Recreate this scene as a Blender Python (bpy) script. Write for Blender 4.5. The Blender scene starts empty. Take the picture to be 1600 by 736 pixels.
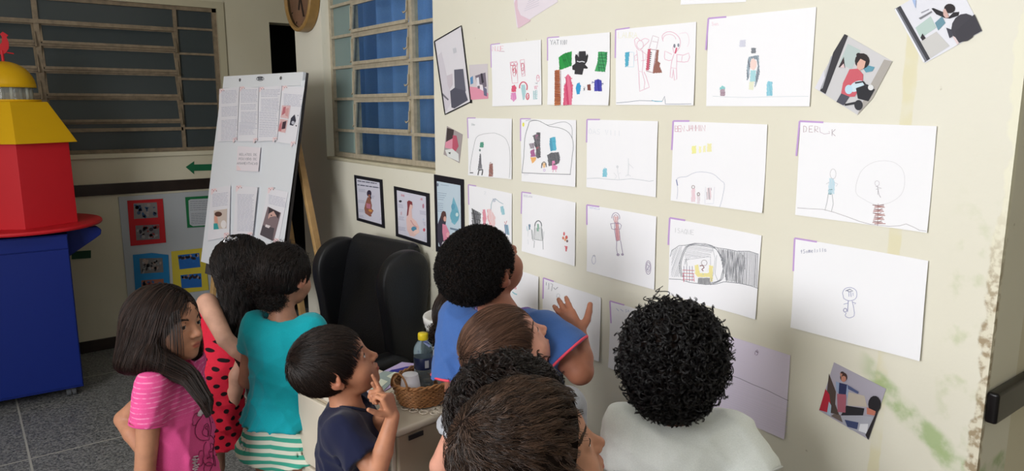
import bpy, math, random
import numpy as np
from mathutils import Vector, Matrix

random.seed(7); RNG = np.random.default_rng(7)
SC = bpy.context.scene
COL = SC.collection
# ------------------------------------------------------------------ camera
F_PX = 1133.0; PITCH = math.radians(10.0); YAW = math.radians(37.4); EYE = 1.56
cam_d = bpy.data.cameras.new('camera'); cam = bpy.data.objects.new('camera', cam_d); COL.objects.link(cam)
cam_d.sensor_width = 36.0; cam_d.lens = 36.0 * F_PX / 1600.0; cam_d.clip_start = 0.05
cam.location = (0, 0, EYE)
cam.rotation_euler = (math.radians(90) - PITCH, 0, -YAW)
SC.camera = cam
# ------------------------------------------------------------------ light and exposure
SC.view_settings.view_transform = 'Standard'; SC.view_settings.look = 'None'
SC.view_settings.gamma = 1.0; SC.view_settings.exposure = 0.14
SC.view_settings.use_curve_mapping = False
SC.render.film_transparent = False
world = bpy.data.worlds.new('world'); SC.world = world; world.use_nodes = True
world.node_tree.nodes['Background'].inputs[0].default_value = (0.75, 0.85, 1.0, 1)
world.node_tree.nodes['Background'].inputs[1].default_value = 0.5

def area(name, loc, target, sx, sy, power, color):
    d = bpy.data.lights.new(name, 'AREA'); d.shape = 'RECTANGLE'; d.size = sx; d.size_y = sy
    d.energy = power; d.color = color
    o = bpy.data.objects.new(name, d); COL.objects.link(o); o.location = loc
    o.rotation_euler = (Vector(target) - Vector(loc)).to_track_quat('-Z', 'Y').to_euler()
    return o
# daylight through the big windows of the left wall, then the added fill lamps
area('window_daylight', (-2.14, 0.9, 1.80), (1.5, 1.0, 1.45), 2.0, 1.15, 95, (0.98, 0.985, 1.0))
area('rear_fill', (-0.9, -2.3, 2.0), (0.9, 2.0, 0.9), 1.8, 1.1, 5, (0.90, 0.95, 1.0))  # weak fill added behind the camera to lift the room
area('curtain_backlight', (3.05, 2.6, 2.3), (1.7, 2.8, 1.5), 1.6, 1.2, 60, (0.97, 0.97, 1.0))  # lamp added behind the curtains so they glow through the panes
area('ceiling_fill', (-0.5, 2.0, 2.83), (-0.5, 2.0, 0), 1.2, 0.25, 5, (1.0, 0.98, 0.92))  # added overhead fill, no tube lamp is seen

# ------------------------------------------------------------------ projection of photo points on real surfaces
_fw = np.array([math.sin(YAW)*math.cos(PITCH), math.cos(YAW)*math.cos(PITCH), -math.sin(PITCH)])
_rt = np.array([math.cos(YAW), -math.sin(YAW), 0.0]); _up = np.cross(_rt, _fw)
CAM = np.array([0, 0, EYE])
def ray(px, py): return _fw + _rt*(px-800)/F_PX + _up*(368-py)/F_PX
def at_depth(px, py, d): return CAM + ray(px, py)*d
def on_plane(px, py, p0, n):
    r = ray(px, py); n = np.asarray(n, float)
    return CAM + r*(((np.asarray(p0)-CAM) @ n)/(r @ n))
WX = 1.5
BY = 5.24
def onwall(px, py): return on_plane(px, py, (WX, 0, 0), (1, 0, 0))
def onback(px, py): return on_plane(px, py, (0, BY, 0), (0, 1, 0))

# ------------------------------------------------------------------ object helpers
def link(name, me, parent=None):
    o = bpy.data.objects.new(name, me); COL.objects.link(o)
    if parent is not None: o.parent = parent
    return o
def thing(name, label, cat, loc=(0, 0, 0), rz=0.0, group=None):
    o = bpy.data.objects.new(name, None); COL.objects.link(o); o.empty_display_size = 0.1
    o.location = loc; o.rotation_euler = (0, 0, rz); o['label'] = label; o['category'] = cat
    if group: o['group'] = group
    return o
def tag(o, label, cat, group=None):
    o['label'] = label; o['category'] = cat
    if group: o['group'] = group
    return o
def structure(o): o['kind'] = 'structure'; return o

class MB:
    """collects faces with material slots"""
    def __init__(s): s.v = []; s.f = []; s.m = []
    def add(s, vs, fs, m=0):
        b = len(s.v); s.v += [tuple(map(float, v)) for v in vs]
        s.f += [tuple(b+i for i in f) for f in fs]; s.m += [m]*len(fs)
    def box(s, a, b, m=0, M=None):
        x0, y0, z0 = a; x1, y1, z1 = b
        vs = [(x0,y0,z0),(x1,y0,z0),(x1,y1,z0),(x0,y1,z0),(x0,y0,z1),(x1,y0,z1),(x1,y1,z1),(x0,y1,z1)]
        if M is not None: vs = [tuple(M @ Vector(v)) for v in vs]
        s.add(vs, [(0,3,2,1),(4,5,6,7),(0,1,5,4),(1,2,6,5),(2,3,7,6),(3,0,4,7)], m)
    def bar(s, p, q, w, h, m=0, upv=(0, 0, 1)):
        """box beam from p to q, width w (side), height h (up)"""
        p = Vector(p); q = Vector(q); d = (q-p).normalized(); u = Vector(upv)
        sd = d.cross(u)
        if sd.length < 1e-5: sd = Vector((1, 0, 0))
        sd.normalize(); u = sd.cross(d).normalized()
        vs = []
        for c in (p, q):
            for a, b in ((-1,-1),(1,-1),(1,1),(-1,1)):
                vs.append(tuple(c + sd*(a*w/2) + u*(b*h/2)))
        s.add(vs, [(0,1,2,3),(7,6,5,4),(0,4,5,1),(1,5,6,2),(2,6,7,3),(3,7,4,0)], m)
    def tube(s, pts, r, m=0, n=8, cap=True):
        pts = [Vector(p) for p in pts]; k = len(pts)
        rr = r if hasattr(r, '__len__') else [r]*k
        vs = []; prev = None
        for i, p in enumerate(pts):
            d = (pts[min(i+1, k-1)] - pts[max(i-1, 0)]).normalized()
            if prev is None:
                a = Vector((0, 0, 1)) if abs(d.z) < .9 else Vector((1, 0, 0)); u = d.cross(a).normalized()
            else: u = (prev - d*prev.dot(d)).normalized()
            prev = u; w = d.cross(u)
            for j in range(n):
                t = 2*math.pi*j/n; vs.append(tuple(p + (u*math.cos(t) + w*math.sin(t))*rr[i]))
        fs = [(i*n+j, i*n+(j+1) % n, (i+1)*n+(j+1) % n, (i+1)*n+j) for i in range(k-1) for j in range(n)]
        if cap: fs += [tuple(range(n))[::-1], tuple((k-1)*n+j for j in range(n))]
        s.add(vs, fs, m)
    def lathe(s, prof, c=(0, 0, 0), n=32, m=0, M=None, capb=False, capt=False):
        """prof: list of (r, z)"""
        vs = []
        for r, z in prof:
            for j in range(n):
                t = 2*math.pi*j/n; v = Vector((r*math.cos(t), r*math.sin(t), z))
                if M is not None: v = M @ v
                vs.append(tuple(v + Vector(c)))
        k = len(prof)
        fs = [(i*n+j, i*n+(j+1) % n, (i+1)*n+(j+1) % n, (i+1)*n+j) for i in range(k-1) for j in range(n)]
        if capb: fs.append(tuple(range(n))[::-1])
        if capt: fs.append(tuple((k-1)*n+j for j in range(n)))
        s.add(vs, fs, m)
    def prism(s, poly, d, m=0):
        """poly: 3D points of a flat outline, d: extrusion vector"""
        k = len(poly); d = Vector(d)
        vs = [tuple(p) for p in poly] + [tuple(Vector(p)+d) for p in poly]
        s.add(vs, [tuple(range(k))[::-1], tuple(range(k, 2*k))] + [(i, (i+1) % k, k+(i+1) % k, k+i) for i in range(k)], m)
    def build(s, name, mats, parent=None, smooth=False, bevel=0, subsurf=0, seg=2):
        me = bpy.data.meshes.new(name); me.from_pydata(s.v, [], s.f)
        for mt in (mats if isinstance(mats, (list, tuple)) else [mats]): me.materials.append(mt)
        me.polygons.foreach_set('material_index', s.m)
        if smooth: me.polygons.foreach_set('use_smooth', [True]*len(s.f))
        me.update()
        o = link(name, me, parent)
        if bevel:
            b = o.modifiers.new('bevel', 'BEVEL'); b.width = bevel; b.segments = seg; b.limit_method = 'ANGLE'; b.angle_limit = math.radians(35)
            me.polygons.foreach_set('use_smooth', [True]*len(s.f))
            w = o.modifiers.new('wn', 'WEIGHTED_NORMAL'); w.keep_sharp = True
        if subsurf:
            b = o.modifiers.new('sub', 'SUBSURF'); b.levels = subsurf; b.render_levels = subsurf
        return o

# ------------------------------------------------------------------ materials
def srgb(r, g, b):
    f = lambda c: (c/255/12.92) if c/255 <= .04045 else ((c/255+.055)/1.055)**2.4
    return (f(r), f(g), f(b), 1)
_mats = {}
def mat(name, rgb, rough=.6, metal=0, spec=.5, noise=0, nscale=8, bump=0, bscale=60, emit=0, trans=0, alpha=1, sheen=0, ior=1.45, coat=0):
    if name in _mats: return _mats[name]
    m = bpy.data.materials.new(name); m.use_nodes = True; nt = m.node_tree
    b = nt.nodes['Principled BSDF']; c = srgb(*rgb)
    b.inputs['Base Color'].default_value = c; b.inputs['Roughness'].default_value = rough
    b.inputs['Metallic'].default_value = metal; b.inputs['Specular IOR Level'].default_value = spec
    b.inputs['IOR'].default_value = ior
    if coat: b.inputs['Coat Weight'].default_value = coat
    if sheen: b.inputs['Sheen Weight'].default_value = sheen
    if trans: b.inputs['Transmission Weight'].default_value = trans
    if alpha < 1: b.inputs['Alpha'].default_value = alpha
    if emit:
        b.inputs['Emission Color'].default_value = c; b.inputs['Emission Strength'].default_value = emit
    tc = nt.nodes.new('ShaderNodeTexCoord')
    if noise:
        n = nt.nodes.new('ShaderNodeTexNoise'); n.inputs['Scale'].default_value = nscale; n.inputs['Detail'].default_value = 6
        nt.links.new(tc.outputs['Object'], n.inputs['Vector'])
        r = nt.nodes.new('ShaderNodeMapRange'); r.inputs['From Min'].default_value = .3; r.inputs['From Max'].default_value = .7
        r.inputs['To Min'].default_value = 1-noise; r.inputs['To Max'].default_value = 1+noise
        nt.links.new(n.outputs['Fac'], r.inputs['Value'])
        mx = nt.nodes.new('ShaderNodeVectorMath'); mx.operation = 'SCALE'; mx.inputs[0].default_value = c[:3]
        nt.links.new(r.outputs[0], mx.inputs['Scale']); nt.links.new(mx.outputs[0], b.inputs['Base Color'])
    if bump:
        n = nt.nodes.new('ShaderNodeTexNoise'); n.inputs['Scale'].default_value = bscale; n.inputs['Detail'].default_value = 4
        nt.links.new(tc.outputs['Object'], n.inputs['Vector'])
        bp = nt.nodes.new('ShaderNodeBump'); bp.inputs['Strength'].default_value = bump; bp.inputs['Distance'].default_value = .004
        nt.links.new(n.outputs['Fac'], bp.inputs['Height']); nt.links.new(bp.outputs[0], b.inputs['Normal'])
    _mats[name] = m; return m
class NT:
    """small node helper"""
    def __init__(s, name, rough=.6, spec=.5):
        s.m = bpy.data.materials.new(name); s.m.use_nodes = True; s.t = s.m.node_tree; s.b = s.t.nodes['Principled BSDF']
        s.b.inputs['Roughness'].default_value = rough; s.b.inputs['Specular IOR Level'].default_value = spec
        s.tc = s.t.nodes.new('ShaderNodeTexCoord'); s.obj = s.tc.outputs['Object']
    def lk(s, a, b): s.t.links.new(a, b)
    def _in(s, sock, v):
        if v is None: return
        if isinstance(v, bpy.types.NodeSocket): s.lk(v, sock)
        else: sock.default_value = v
    def math(s, op, a, b=None, c=None, clamp=False):
        n = s.t.nodes.new('ShaderNodeMath'); n.operation = op; n.use_clamp = clamp
        for i, v in enumerate((a, b, c)): s._in(n.inputs[i], v)
        return n.outputs[0]
    def noise(s, scale, detail=5, vec=None, rough=.5, out='Fac'):
        n = s.t.nodes.new('ShaderNodeTexNoise'); n.inputs['Scale'].default_value = scale; n.inputs['Detail'].default_value = detail
        n.inputs['Roughness'].default_value = rough
        s.lk(vec or s.obj, n.inputs['Vector']); return n.outputs[out]
    def ramp(s, v, a, b, lo=0, hi=1):
        n = s.t.nodes.new('ShaderNodeMapRange'); n.interpolation_type = 'SMOOTHSTEP'; s._in(n.inputs['Value'], v)
        for k, x in (('From Min', a), ('From Max', b), ('To Min', lo), ('To Max', hi)): n.inputs[k].default_value = x
        return n.outputs[0]
    def mix(s, f, a, b):
        n = s.t.nodes.new('ShaderNodeMix'); n.data_type = 'RGBA'
        s._in(n.inputs['Factor'], f); s._in(n.inputs[6], a); s._in(n.inputs[7], b); return n.outputs[2]
    def sep(s, v=None):
        n = s.t.nodes.new('ShaderNodeSeparateXYZ'); s.lk(v or s.obj, n.inputs[0]); return n.outputs
    def attr(s, name, out='Color'):
        n = s.t.nodes.new('ShaderNodeAttribute'); n.attribute_name = name; return n.outputs[out]
    def color(s, v): s._in(s.b.inputs['Base Color'], v)
    def bump(s, h, strength=.3, dist=.004):
        n = s.t.nodes.new('ShaderNodeBump'); n.inputs['Strength'].default_value = strength; n.inputs['Distance'].default_value = dist
        s._in(n.inputs['Height'], h); s.lk(n.outputs[0], s.b.inputs['Normal'])
# ================================================================== the room
CREAM = (218, 212, 182)
def cream_mat():
    n = NT('cream_wall_paint', .62, .25)
    a = n.noise(1.3, 3); b = n.noise(55, 5)
    c = n.mix(n.ramp(a, .3, .7), srgb(212, 204, 178), srgb(220, 213, 190))
    n.color(n.mix(n.ramp(b, .62, .75, 0, .15), c, srgb(190, 182, 150)))
    n.bump(n.noise(70, 3), .12, .002); return n.m
def drawing_wall_mat():
    n = NT('worn_cream_wall_paint', .55, .3)
    X, Y, Z = n.sep()
    a = n.noise(1.3, 3); base = n.mix(n.ramp(a, .3, .7), srgb(226, 221, 203), srgb(231, 227, 212))
    sp = n.noise(38, 2); base = n.mix(n.ramp(sp, .74, .8, 0, .5), base, srgb(150, 138, 110))
    # old tape residue: a vertical pale band
    w = n.math('ADD', Y, n.math('MULTIPLY', n.noise(14, 4), .012))
    def band(v, c, hw, soft):
        d = n.math('ABSOLUTE', n.math('SUBTRACT', v, c)); return n.ramp(d, hw, hw+soft, 1, 0)
    tb = n.math('MULTIPLY', band(w, TAPE_Y, .010, .004), n.ramp(n.noise(9, 3), .30, .5, .0, .5))
    base = n.mix(tb, base, srgb(222, 212, 160))
    # green crayon / algae smear near the low right, stretched along the wall
    gv = n.math('ADD', Z, n.math('MULTIPLY', Y, -.75))
    gv = n.math('ADD', gv, n.math('MULTIPLY', n.noise(16, 5), .05))
    g = band(gv, GREEN_C, .018, .022)
    g = n.math('MULTIPLY', g, n.ramp(n.noise(22, 5), .35, .6, .1, .62))
    g = n.math('MULTIPLY', g, n.ramp(Y, .68, .74, 1, 0))
    base = n.mix(g, base, srgb(128, 168, 72))
    # chipped vertical edge
    e = n.math('ADD', Y, n.math('MULTIPLY', n.noise(13, 6), .055))
    chip = n.math("MULTIPLY", n.ramp(e, CORNER_Y+.040, CORNER_Y+.046, 1, 0), n.ramp(X, WX+.008, WX+.02, 1, 0))
    cc = n.mix(n.ramp(n.noise(60, 5), .4, .6), srgb(226, 219, 198), srgb(166, 148, 120))
    cc = n.mix(n.ramp(Z, 1.15, 1.45), cc, srgb(236, 232, 210))
    base = n.mix(chip, base, cc)
    gr = n.math('MULTIPLY', band(e, CORNER_Y+.075, .015, .03), n.math('MULTIPLY', n.ramp(Z, 1.5, 1.25), n.ramp(n.noise(20, 4), .50, .70, 0, .35)))
    base = n.mix(gr, base, srgb(160, 180, 110))
    n.color(base)
    n.bump(n.math('ADD', n.noise(70, 3), n.math('MULTIPLY', chip, -1.2)), .2, .002)
    return n.m
CORNER_Y = .487
TAPE_Y = float(onwall(1386, 500)[1]) + .006
_g = onwall(1450, 680); GREEN_C = float(_g[2] - .75*_g[1]) + .025
M_CREAM = cream_mat(); M_DWALL = drawing_wall_mat()
M_DARKRAIL = mat('dark_brown_rail_wood', (44, 34, 30), .35, noise=.25, nscale=20)
M_BLACKRAIL = mat('black_rail_varnish', (17, 14, 15), .28, noise=.2, nscale=20, spec=.35)

def floor_mat():
    n = NT('speckled_grey_granite_floor', .42, .4)
    v1 = n.t.nodes.new('ShaderNodeTexVoronoi'); v1.inputs['Scale'].default_value = 130; n.lk(n.obj, v1.inputs['Vector'])
    g = n.sep(v1.outputs['Color'])[0]
    base = n.mix(g, srgb(78, 80, 82), srgb(150, 150, 148))
    base = n.mix(n.ramp(n.noise(90, 3), .55, .7), base, srgb(60, 62, 64))
    X, Y, Z = n.sep()
    def line(c, off, per):
        u = n.math('ADD', c, off); u = n.math('FRACT', n.math('DIVIDE', u, per))
        return n.ramp(n.math('ABSOLUTE', n.math('SUBTRACT', u, .5)), .0035, .0055, 1, 0)
    l = n.math('MAXIMUM', line(X, FX, 1.0), line(Y, FYO, 1.0))
    n.color(n.mix(l, base, srgb(176, 174, 166))); return n.m
_a = on_plane(38, 680, (0,0,0), (0,0,1)); _b = on_plane(150, 692, (0,0,0), (0,0,1))
FX = .5 - float(_a[0]); FYO = .5 - float(_b[1])
M_FLOOR = floor_mat()

def sbox(name, a, b, m, bevel=0):
    k = MB(); k.box(a, b); return structure(k.build(name, m, bevel=bevel))
XL, YR, ZC = -2.25, -2.4, 2.9
sbox('floor', (XL-.1, YR-.1, -.1), (3.3, BY+.1, 0), M_FLOOR)
sbox('ceiling', (XL-.1, YR-.1, ZC), (3.3, BY+.1, ZC+.1), mat('white_ceiling', (225, 223, 214), .8))

# wall of drawings, with its window opening
wy0 = 1.75; 
jam = onwall(503, 60); WIN_Y1 = float(jam[1]); WIN_Z0 = float(onwall(683, 267)[2]); WIN_Y0 = float(onwall(678, 130)[1]); WIN_Z1 = 2.45
FAR_Y = 3.86; TH = .15
k = MB()
k.box((WX, CORNER_Y, 0), (WX+TH, WIN_Y0, ZC)); k.box((WX, WIN_Y1, 0), (WX+TH, FAR_Y, ZC))
k.box((WX, WIN_Y0, 0), (WX+TH, WIN_Y1, WIN_Z0)); k.box((WX, WIN_Y0, WIN_Z1), (WX+TH, WIN_Y1, ZC))
structure(k.build('wall_right', M_DWALL, bevel=0))
sbox('wall_near_right', (WX+TH, CORNER_Y, 0), (3.3, CORNER_Y+.12, ZC), M_CREAM)
sbox('wall_passage', (WX+TH, FAR_Y-.12, 0), (3.3, FAR_Y, ZC), M_CREAM)
# back wall with window and dark doorway
bw0 = (-.75, 1.277); bwx1 = float(onback(345, 120)[0]); bwz1 = float(onback(200, 3)[2]); BWX0 = -.75
BWZ0 = float(onback(200, 239)[2])
dx0 = float(onback(424, 100)[0]); dz1 = float(onback(440, 36)[2])
k = MB(); t = .15
k.box((XL, BY, 0), (BWX0, BY+t, ZC)); k.box((BWX0, BY, 0), (bwx1, BY+t, BWZ0)); k.box((BWX0, BY, bwz1), (bwx1, BY+t, ZC))
k.box((bwx1, BY, 0), (dx0, BY+t, ZC)); k.box((dx0, BY, dz1), (dx0+.9, BY+t, ZC)); k.box((dx0+.9, BY, 0), (3.3, BY+t, ZC))
structure(k.build('wall_back', M_CREAM))
# dark room beyond the doorway and the window
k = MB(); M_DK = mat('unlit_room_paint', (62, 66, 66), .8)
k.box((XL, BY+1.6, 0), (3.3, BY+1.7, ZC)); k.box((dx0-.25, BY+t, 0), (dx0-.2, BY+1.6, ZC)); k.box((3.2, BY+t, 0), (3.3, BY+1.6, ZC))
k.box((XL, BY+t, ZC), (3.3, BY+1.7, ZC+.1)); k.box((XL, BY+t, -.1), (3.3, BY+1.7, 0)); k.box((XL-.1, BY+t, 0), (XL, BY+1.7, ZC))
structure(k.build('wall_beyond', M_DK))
sbox('wall_passage_end', (3.2, FAR_Y, 0), (3.3, BY, ZC), M_CREAM)
sbox('wall_next_room', (3.2, CORNER_Y, 0), (3.3, FAR_Y, ZC), M_CREAM)
# left wall with a window opening, wall behind the camera
k = MB()
k.box((XL-.1, YR, 0), (XL, -.2, ZC)); k.box((XL-.1, 2.0, 0), (XL, BY, ZC)); k.box((XL-.1, -.2, 0), (XL, 2.0, 1.2)); k.box((XL-.1, -.2, 2.45), (XL, 2.0, ZC))
structure(k.build('wall_left', M_CREAM))
k = MB()
k.box((XL, YR-.1, 0), (-1.9, YR, ZC)); k.box((.1, YR-.1, 0), (3.3, YR, ZC)); k.box((-1.9, YR-.1, 0), (.1, YR, 1.3)); k.box((-1.9, YR-.1, 2.6), (.1, YR, ZC))
structure(k.build('wall_rear', M_CREAM))
sbox('wall_near_end', (3.2, YR, 0), (3.3, CORNER_Y, ZC), M_CREAM)
# rails and skirting
rz0 = float(onback(250, 297)[2])-.004; rz1 = float(onback(250, 283)[2])-.002
dr = sbox('trim_1', (XL, BY-.02, rz0-.005), (dx0-.06, BY, rz1+.005), M_DARKRAIL, .003)
q = on_plane(1546, 606, (0, CORNER_Y, 0), (0, 1, 0)); q2 = on_plane(1546, 656, (0, CORNER_Y, 0), (0, 1, 0))
sbox('trim_2', (WX+.002, CORNER_Y-.022, float(q2[2])+.004), (3.3, CORNER_Y, float(q[2])-.004), M_BLACKRAIL, .006)
sbox('baseboard_back', (XL, BY-.015, 0), (dx0-.06, BY, .075), M_DARKRAIL, .003)
sbox('baseboard_right', (WX-.012, CORNER_Y, 0), (WX, FAR_Y, .075), M_DARKRAIL, .003)
# ---------------------------------------------------------------- windows
M_FRAME = mat('old_cream_window_paint', (174, 163, 142), .45, noise=.15, nscale=40, bump=.3)
M_FRAMED = mat('aged_window_paint', (138, 122, 100), .5, noise=.25, nscale=30, bump=.3)
def glass_mat(name, tint, dif, fac, rough=.05):
    n = NT(name, rough); b = n.b; t = n.t; out = t.nodes['Material Output']
    tr = t.nodes.new('ShaderNodeBsdfTransparent'); tr.inputs[0].default_value = tint
    b.inputs['Base Color'].default_value = dif; b.inputs['Roughness'].default_value = rough
    mx = t.nodes.new('ShaderNodeMixShader'); mx.inputs[0].default_value = fac
    n.lk(tr.outputs[0], mx.inputs[1]); n.lk(b.outputs[0], mx.inputs[2]); n.lk(mx.outputs[0], out.inputs[0]); return n.m
M_GLASS = glass_mat('clear_window_glass', (.85, .93, .95, 1), srgb(60, 80, 84), .18)
M_FROST = glass_mat('pale_ribbed_window_glass', (.5, .6, .58, 1), srgb(140, 160, 155), .8, .4)
M_SMOKE = glass_mat('dusty_grey_window_glass', (.45, .5, .52, 1), srgb(80, 88, 90), .72, .28)

# window 1: back wall, awning sashes in columns.  x stations and z levels read on the glazing plane
def bz(px, py): return float(on_plane(px, py, (0, BY+.03, 0), (0, 1, 0))[2])
def bx(px, py=130): return float(on_plane(px, py, (0, BY+.03, 0), (0, 1, 0))[0])
win = structure(bpy.data.objects.new('window_1', None)); COL.objects.link(win)
yy = BY+.03
k = MB()
xm1, xm2 = bx(66), bx(280)
k.bar((xm1, yy, BWZ0), (xm1, yy, bwz1), .028, .035); k.bar((xm2, yy, BWZ0), (xm2, yy, bwz1), .022, .035)
xl3 = xm1-(xm2-xm1)
k.bar((xl3, yy, BWZ0), (xl3, yy, bwz1), .028, .035)
for a, b in (((BWX0, BWZ0+.012), (bwx1, BWZ0+.012)), ((BWX0, bwz1-.012), (bwx1, bwz1-.012))):
    k.bar((a[0], yy, a[1]), (b[0], yy, b[1]), .04, .024)
k.bar((bwx1-.014, yy, BWZ0), (bwx1-.014, yy, bwz1), .028, .04); k.bar((BWX0+.014, yy, BWZ0), (BWX0+.014, yy, bwz1), .028, .04)
# upper transom and fixed bars
zt = bz(165, 40)
k.bar((BWX0, yy, zt), (xm2, yy, zt), .05, .024)
zs_mid = [bz(165, 74), bz(165, 112), bz(165, 152), bz(165, 192)]
zs_r = [bz(310, 46), bz(310, 85), bz(310, 124), bz(310, 162), bz(310, 200)]
for z in zs_mid: k.bar((BWX0, yy, z), (xm2, yy, z), .03, .014)
for z in zs_r: k.bar((xm2, yy, z), (bwx1, yy, z), .03, .014)
k.bar((BWX0, yy, bz(165, 203)), (xm2, yy, bz(165, 203)), .035, .022)
k.build('window_frame', M_FRAMED, win)
levels = [zt]+zs_mid
for (xa, xb) in ((xl3+.02, xm1-.02), (xm1+.02, xm2-.015)):
    for i in range(len(levels)-1):
        z0 = levels[i]; z1 = levels[i+1]
        s = MB(); lean = .028
        top = (yy+.012, z0-.012); bot = (yy-lean, z1+.014)
        s.bar((xa, bot[0], bot[1]), (xb, bot[0], bot[1]), .014, .016)
        s.bar((xa, top[0], top[1]), (xb, top[0], top[1]), .012, .012)
        s.bar((xa, top[0], top[1]), (xa, bot[0], bot[1]), .012, .012); s.bar((xb, top[0], top[1]), (xb, bot[0], bot[1]), .012, .012)
        s.bar((xb+.006, top[0]-.03, top[1]-.05), (xb+.006, bot[0]-.01, bot[1]-.03), .008, .014)
        sash = s.build('window_sash', M_FRAMED, win)
        g = MB(); g.add([(xa, bot[0], bot[1]), (xb, bot[0], bot[1]), (xb, top[0], top[1]), (xa, top[0], top[1])], [(0, 1, 2, 3)])
        g.build('pane', M_SMOKE, sash)
g = MB()
for (xa, xb, za, zb) in ((BWX0, xm2, zt, bwz1), (BWX0, xm2, BWZ0, levels[-1]), (xm2, bwx1, BWZ0, bwz1)):
    g.add([(xa, yy, za), (xb, yy, za), (xb, yy, zb), (xa, yy, zb)], [(0, 1, 2, 3)])
g.build('window_glass', M_SMOKE, win)
s = MB(); s.box((BWX0-.02, BY-.02, BWZ0-.03), (bwx1+.02, BY+.03, BWZ0)); s.build('window_sill', M_CREAM, win, bevel=.004)
k = MB()
e = .045
k.box((bwx1, BY-.014, BWZ0-.02), (bwx1+e, BY+.002, bwz1+e)); k.box((BWX0, BY-.014, bwz1), (bwx1, BY+.002, bwz1+e))
k.build('window_casing', mat('cream_casing', (196, 188, 160), .5), win)
# jars on the far ledge seen through the lowest panes
ORD = ['leftmost small', 'second from left small', 'third from left small', 'fourth from left small', 'middle small', 'fourth from right small', 'third from right small', 'second from right small', 'rightmost small']
for i, px in enumerate((108, 121, 134, 147, 160, 172, 186, 200, 214)):
    c = on_plane(px, 233, (0, BY+.12, 0), (0, 1, 0)); r = .020+.004*((i*7) % 3)
    j = MB(); j.lathe([(r*.8, 0), (r, r*.5), (r, r*1.2), (r*.55, r*1.7), (r*.5, r*2.0)], (c[0], BY+.11, BWZ0+.001), 12, capb=True, capt=True)
    tag(j.build('jar', mat('dark_clay', (42, 40, 42), .6), smooth=True), ORD[i]+' dark jar in the row on the ledge behind the grey window', 'jar', 'dark jars behind the back window')

# window 2: blue curtained window in the drawing wall
GX = WX+.055
def gy(px, py): return float(on_plane(px, py, (GX, 0, 0), (1, 0, 0))[1])
def gz(px, py): return float(on_plane(px, py, (GX, 0, 0), (1, 0, 0))[2])
win = structure(bpy.data.objects.new('window_2', None)); COL.objects.link(win)
zs = [gz(521, 60), gz(523, 107), gz(526, 155), gz(529, 203)]; zs = [2*zs[0]-zs[1], *zs]; zs = [2*zs[0]-zs[1], *zs]
zb = WIN_Z0+.015
y_l = WIN_Y1-.012; y_1 = gy(557, 120); y_2 = gy(648, 120); y_r = WIN_Y0-.3
k = MB()
k.bar((GX, y_l, WIN_Z0), (GX, y_l, WIN_Z1), .03, .024, upv=(0, 1, 0)); k.bar((GX, y_1, WIN_Z0), (GX, y_1, WIN_Z1), .03, .018, upv=(0, 1, 0)); k.bar((GX, y_2, WIN_Z0), (GX, y_2, WIN_Z1), .03, .022, upv=(0, 1, 0))
k.bar((GX, WIN_Y0+.012, WIN_Z0), (GX, WIN_Y0+.012, WIN_Z1), .03, .024, upv=(0, 1, 0))
for z in zs: k.bar((GX, y_l, z), (GX, WIN_Y0, z), .035, .013)
k.bar((GX, y_l, zb), (GX, WIN_Y0, zb), .035, .022); k.bar((GX, y_l, WIN_Z1-.012), (GX, WIN_Y0, WIN_Z1-.012), .035, .024)
k.build('window_frame', M_FRAME, win)
zz = zs+[zb]
for i in range(len(zz)-1):
    z0, z1 = zz[i], zz[i+1]
    if i < len(zz)-2:
        s = MB(); xt = GX-.012; xb_ = GX-.022
        a, b = y_1-.014, y_2+.016
        s.bar((xb_, a, z1+.012), (xb_, b, z1+.012), .014, .014); s.bar((xt, a, z0-.012), (xt, b, z0-.012), .012, .010)
        s.bar((xt, a, z0-.012), (xb_, a, z1+.012), .010, .010, upv=(0, 1, 0)); s.bar((xt, b, z0-.012), (xb_, b, z1+.012), .010, .010, upv=(0, 1, 0))
        sash = s.build('window_sash', M_FRAME, win)
        g = MB(); g.add([(xb_, a, z1+.012), (xb_, b, z1+.012), (xt, b, z0-.012), (xt, a, z0-.012)], [(0, 1, 2, 3)]); g.build('pane', M_GLASS, sash)
        h = MB(); zc = (z0+z1)/2
        h.tube([(xt-.012, b-.004, zc+.02), (xt-.014, b-.004, zc-.02), (xt-.018, b+.012, zc-.028), (xt-.016, b+.022, zc-.022)], .0035)
        h.tube([(xt-.010, a+.006, zc+.05), (xt-.014, a+.006, zc-.045), (xt-.014, a+.018, zc-.055)], .0035); h.build('latch', M_FRAME, sash, smooth=True)
    else:
        g = MB(); g.add([(GX, y_1, z1), (GX, y_2, z1), (GX, y_2, z0), (GX, y_1, z0)], [(0, 1, 2, 3)]); g.build('pane', M_GLASS, win)
    for (ya, yb, mm, nm) in ((y_l, y_1, M_FROST, 'frosted_pane'), (y_2, WIN_Y0, M_GLASS, 'pane')):
        g = MB(); g.add([(GX, ya, z1), (GX, yb, z1), (GX, yb, z0), (GX, ya, z0)], [(0, 1, 2, 3)]); g.build(nm, mm, win)
s = MB(); s.box((WX-.003, WIN_Y0-.0, WIN_Z0-.014), (WX+TH, WIN_Y1+.0, WIN_Z0+.002)); s.build('window_sill', mat('cream_sill_paint', (196, 188, 162), .5, noise=.1), win, bevel=.004)
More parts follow.
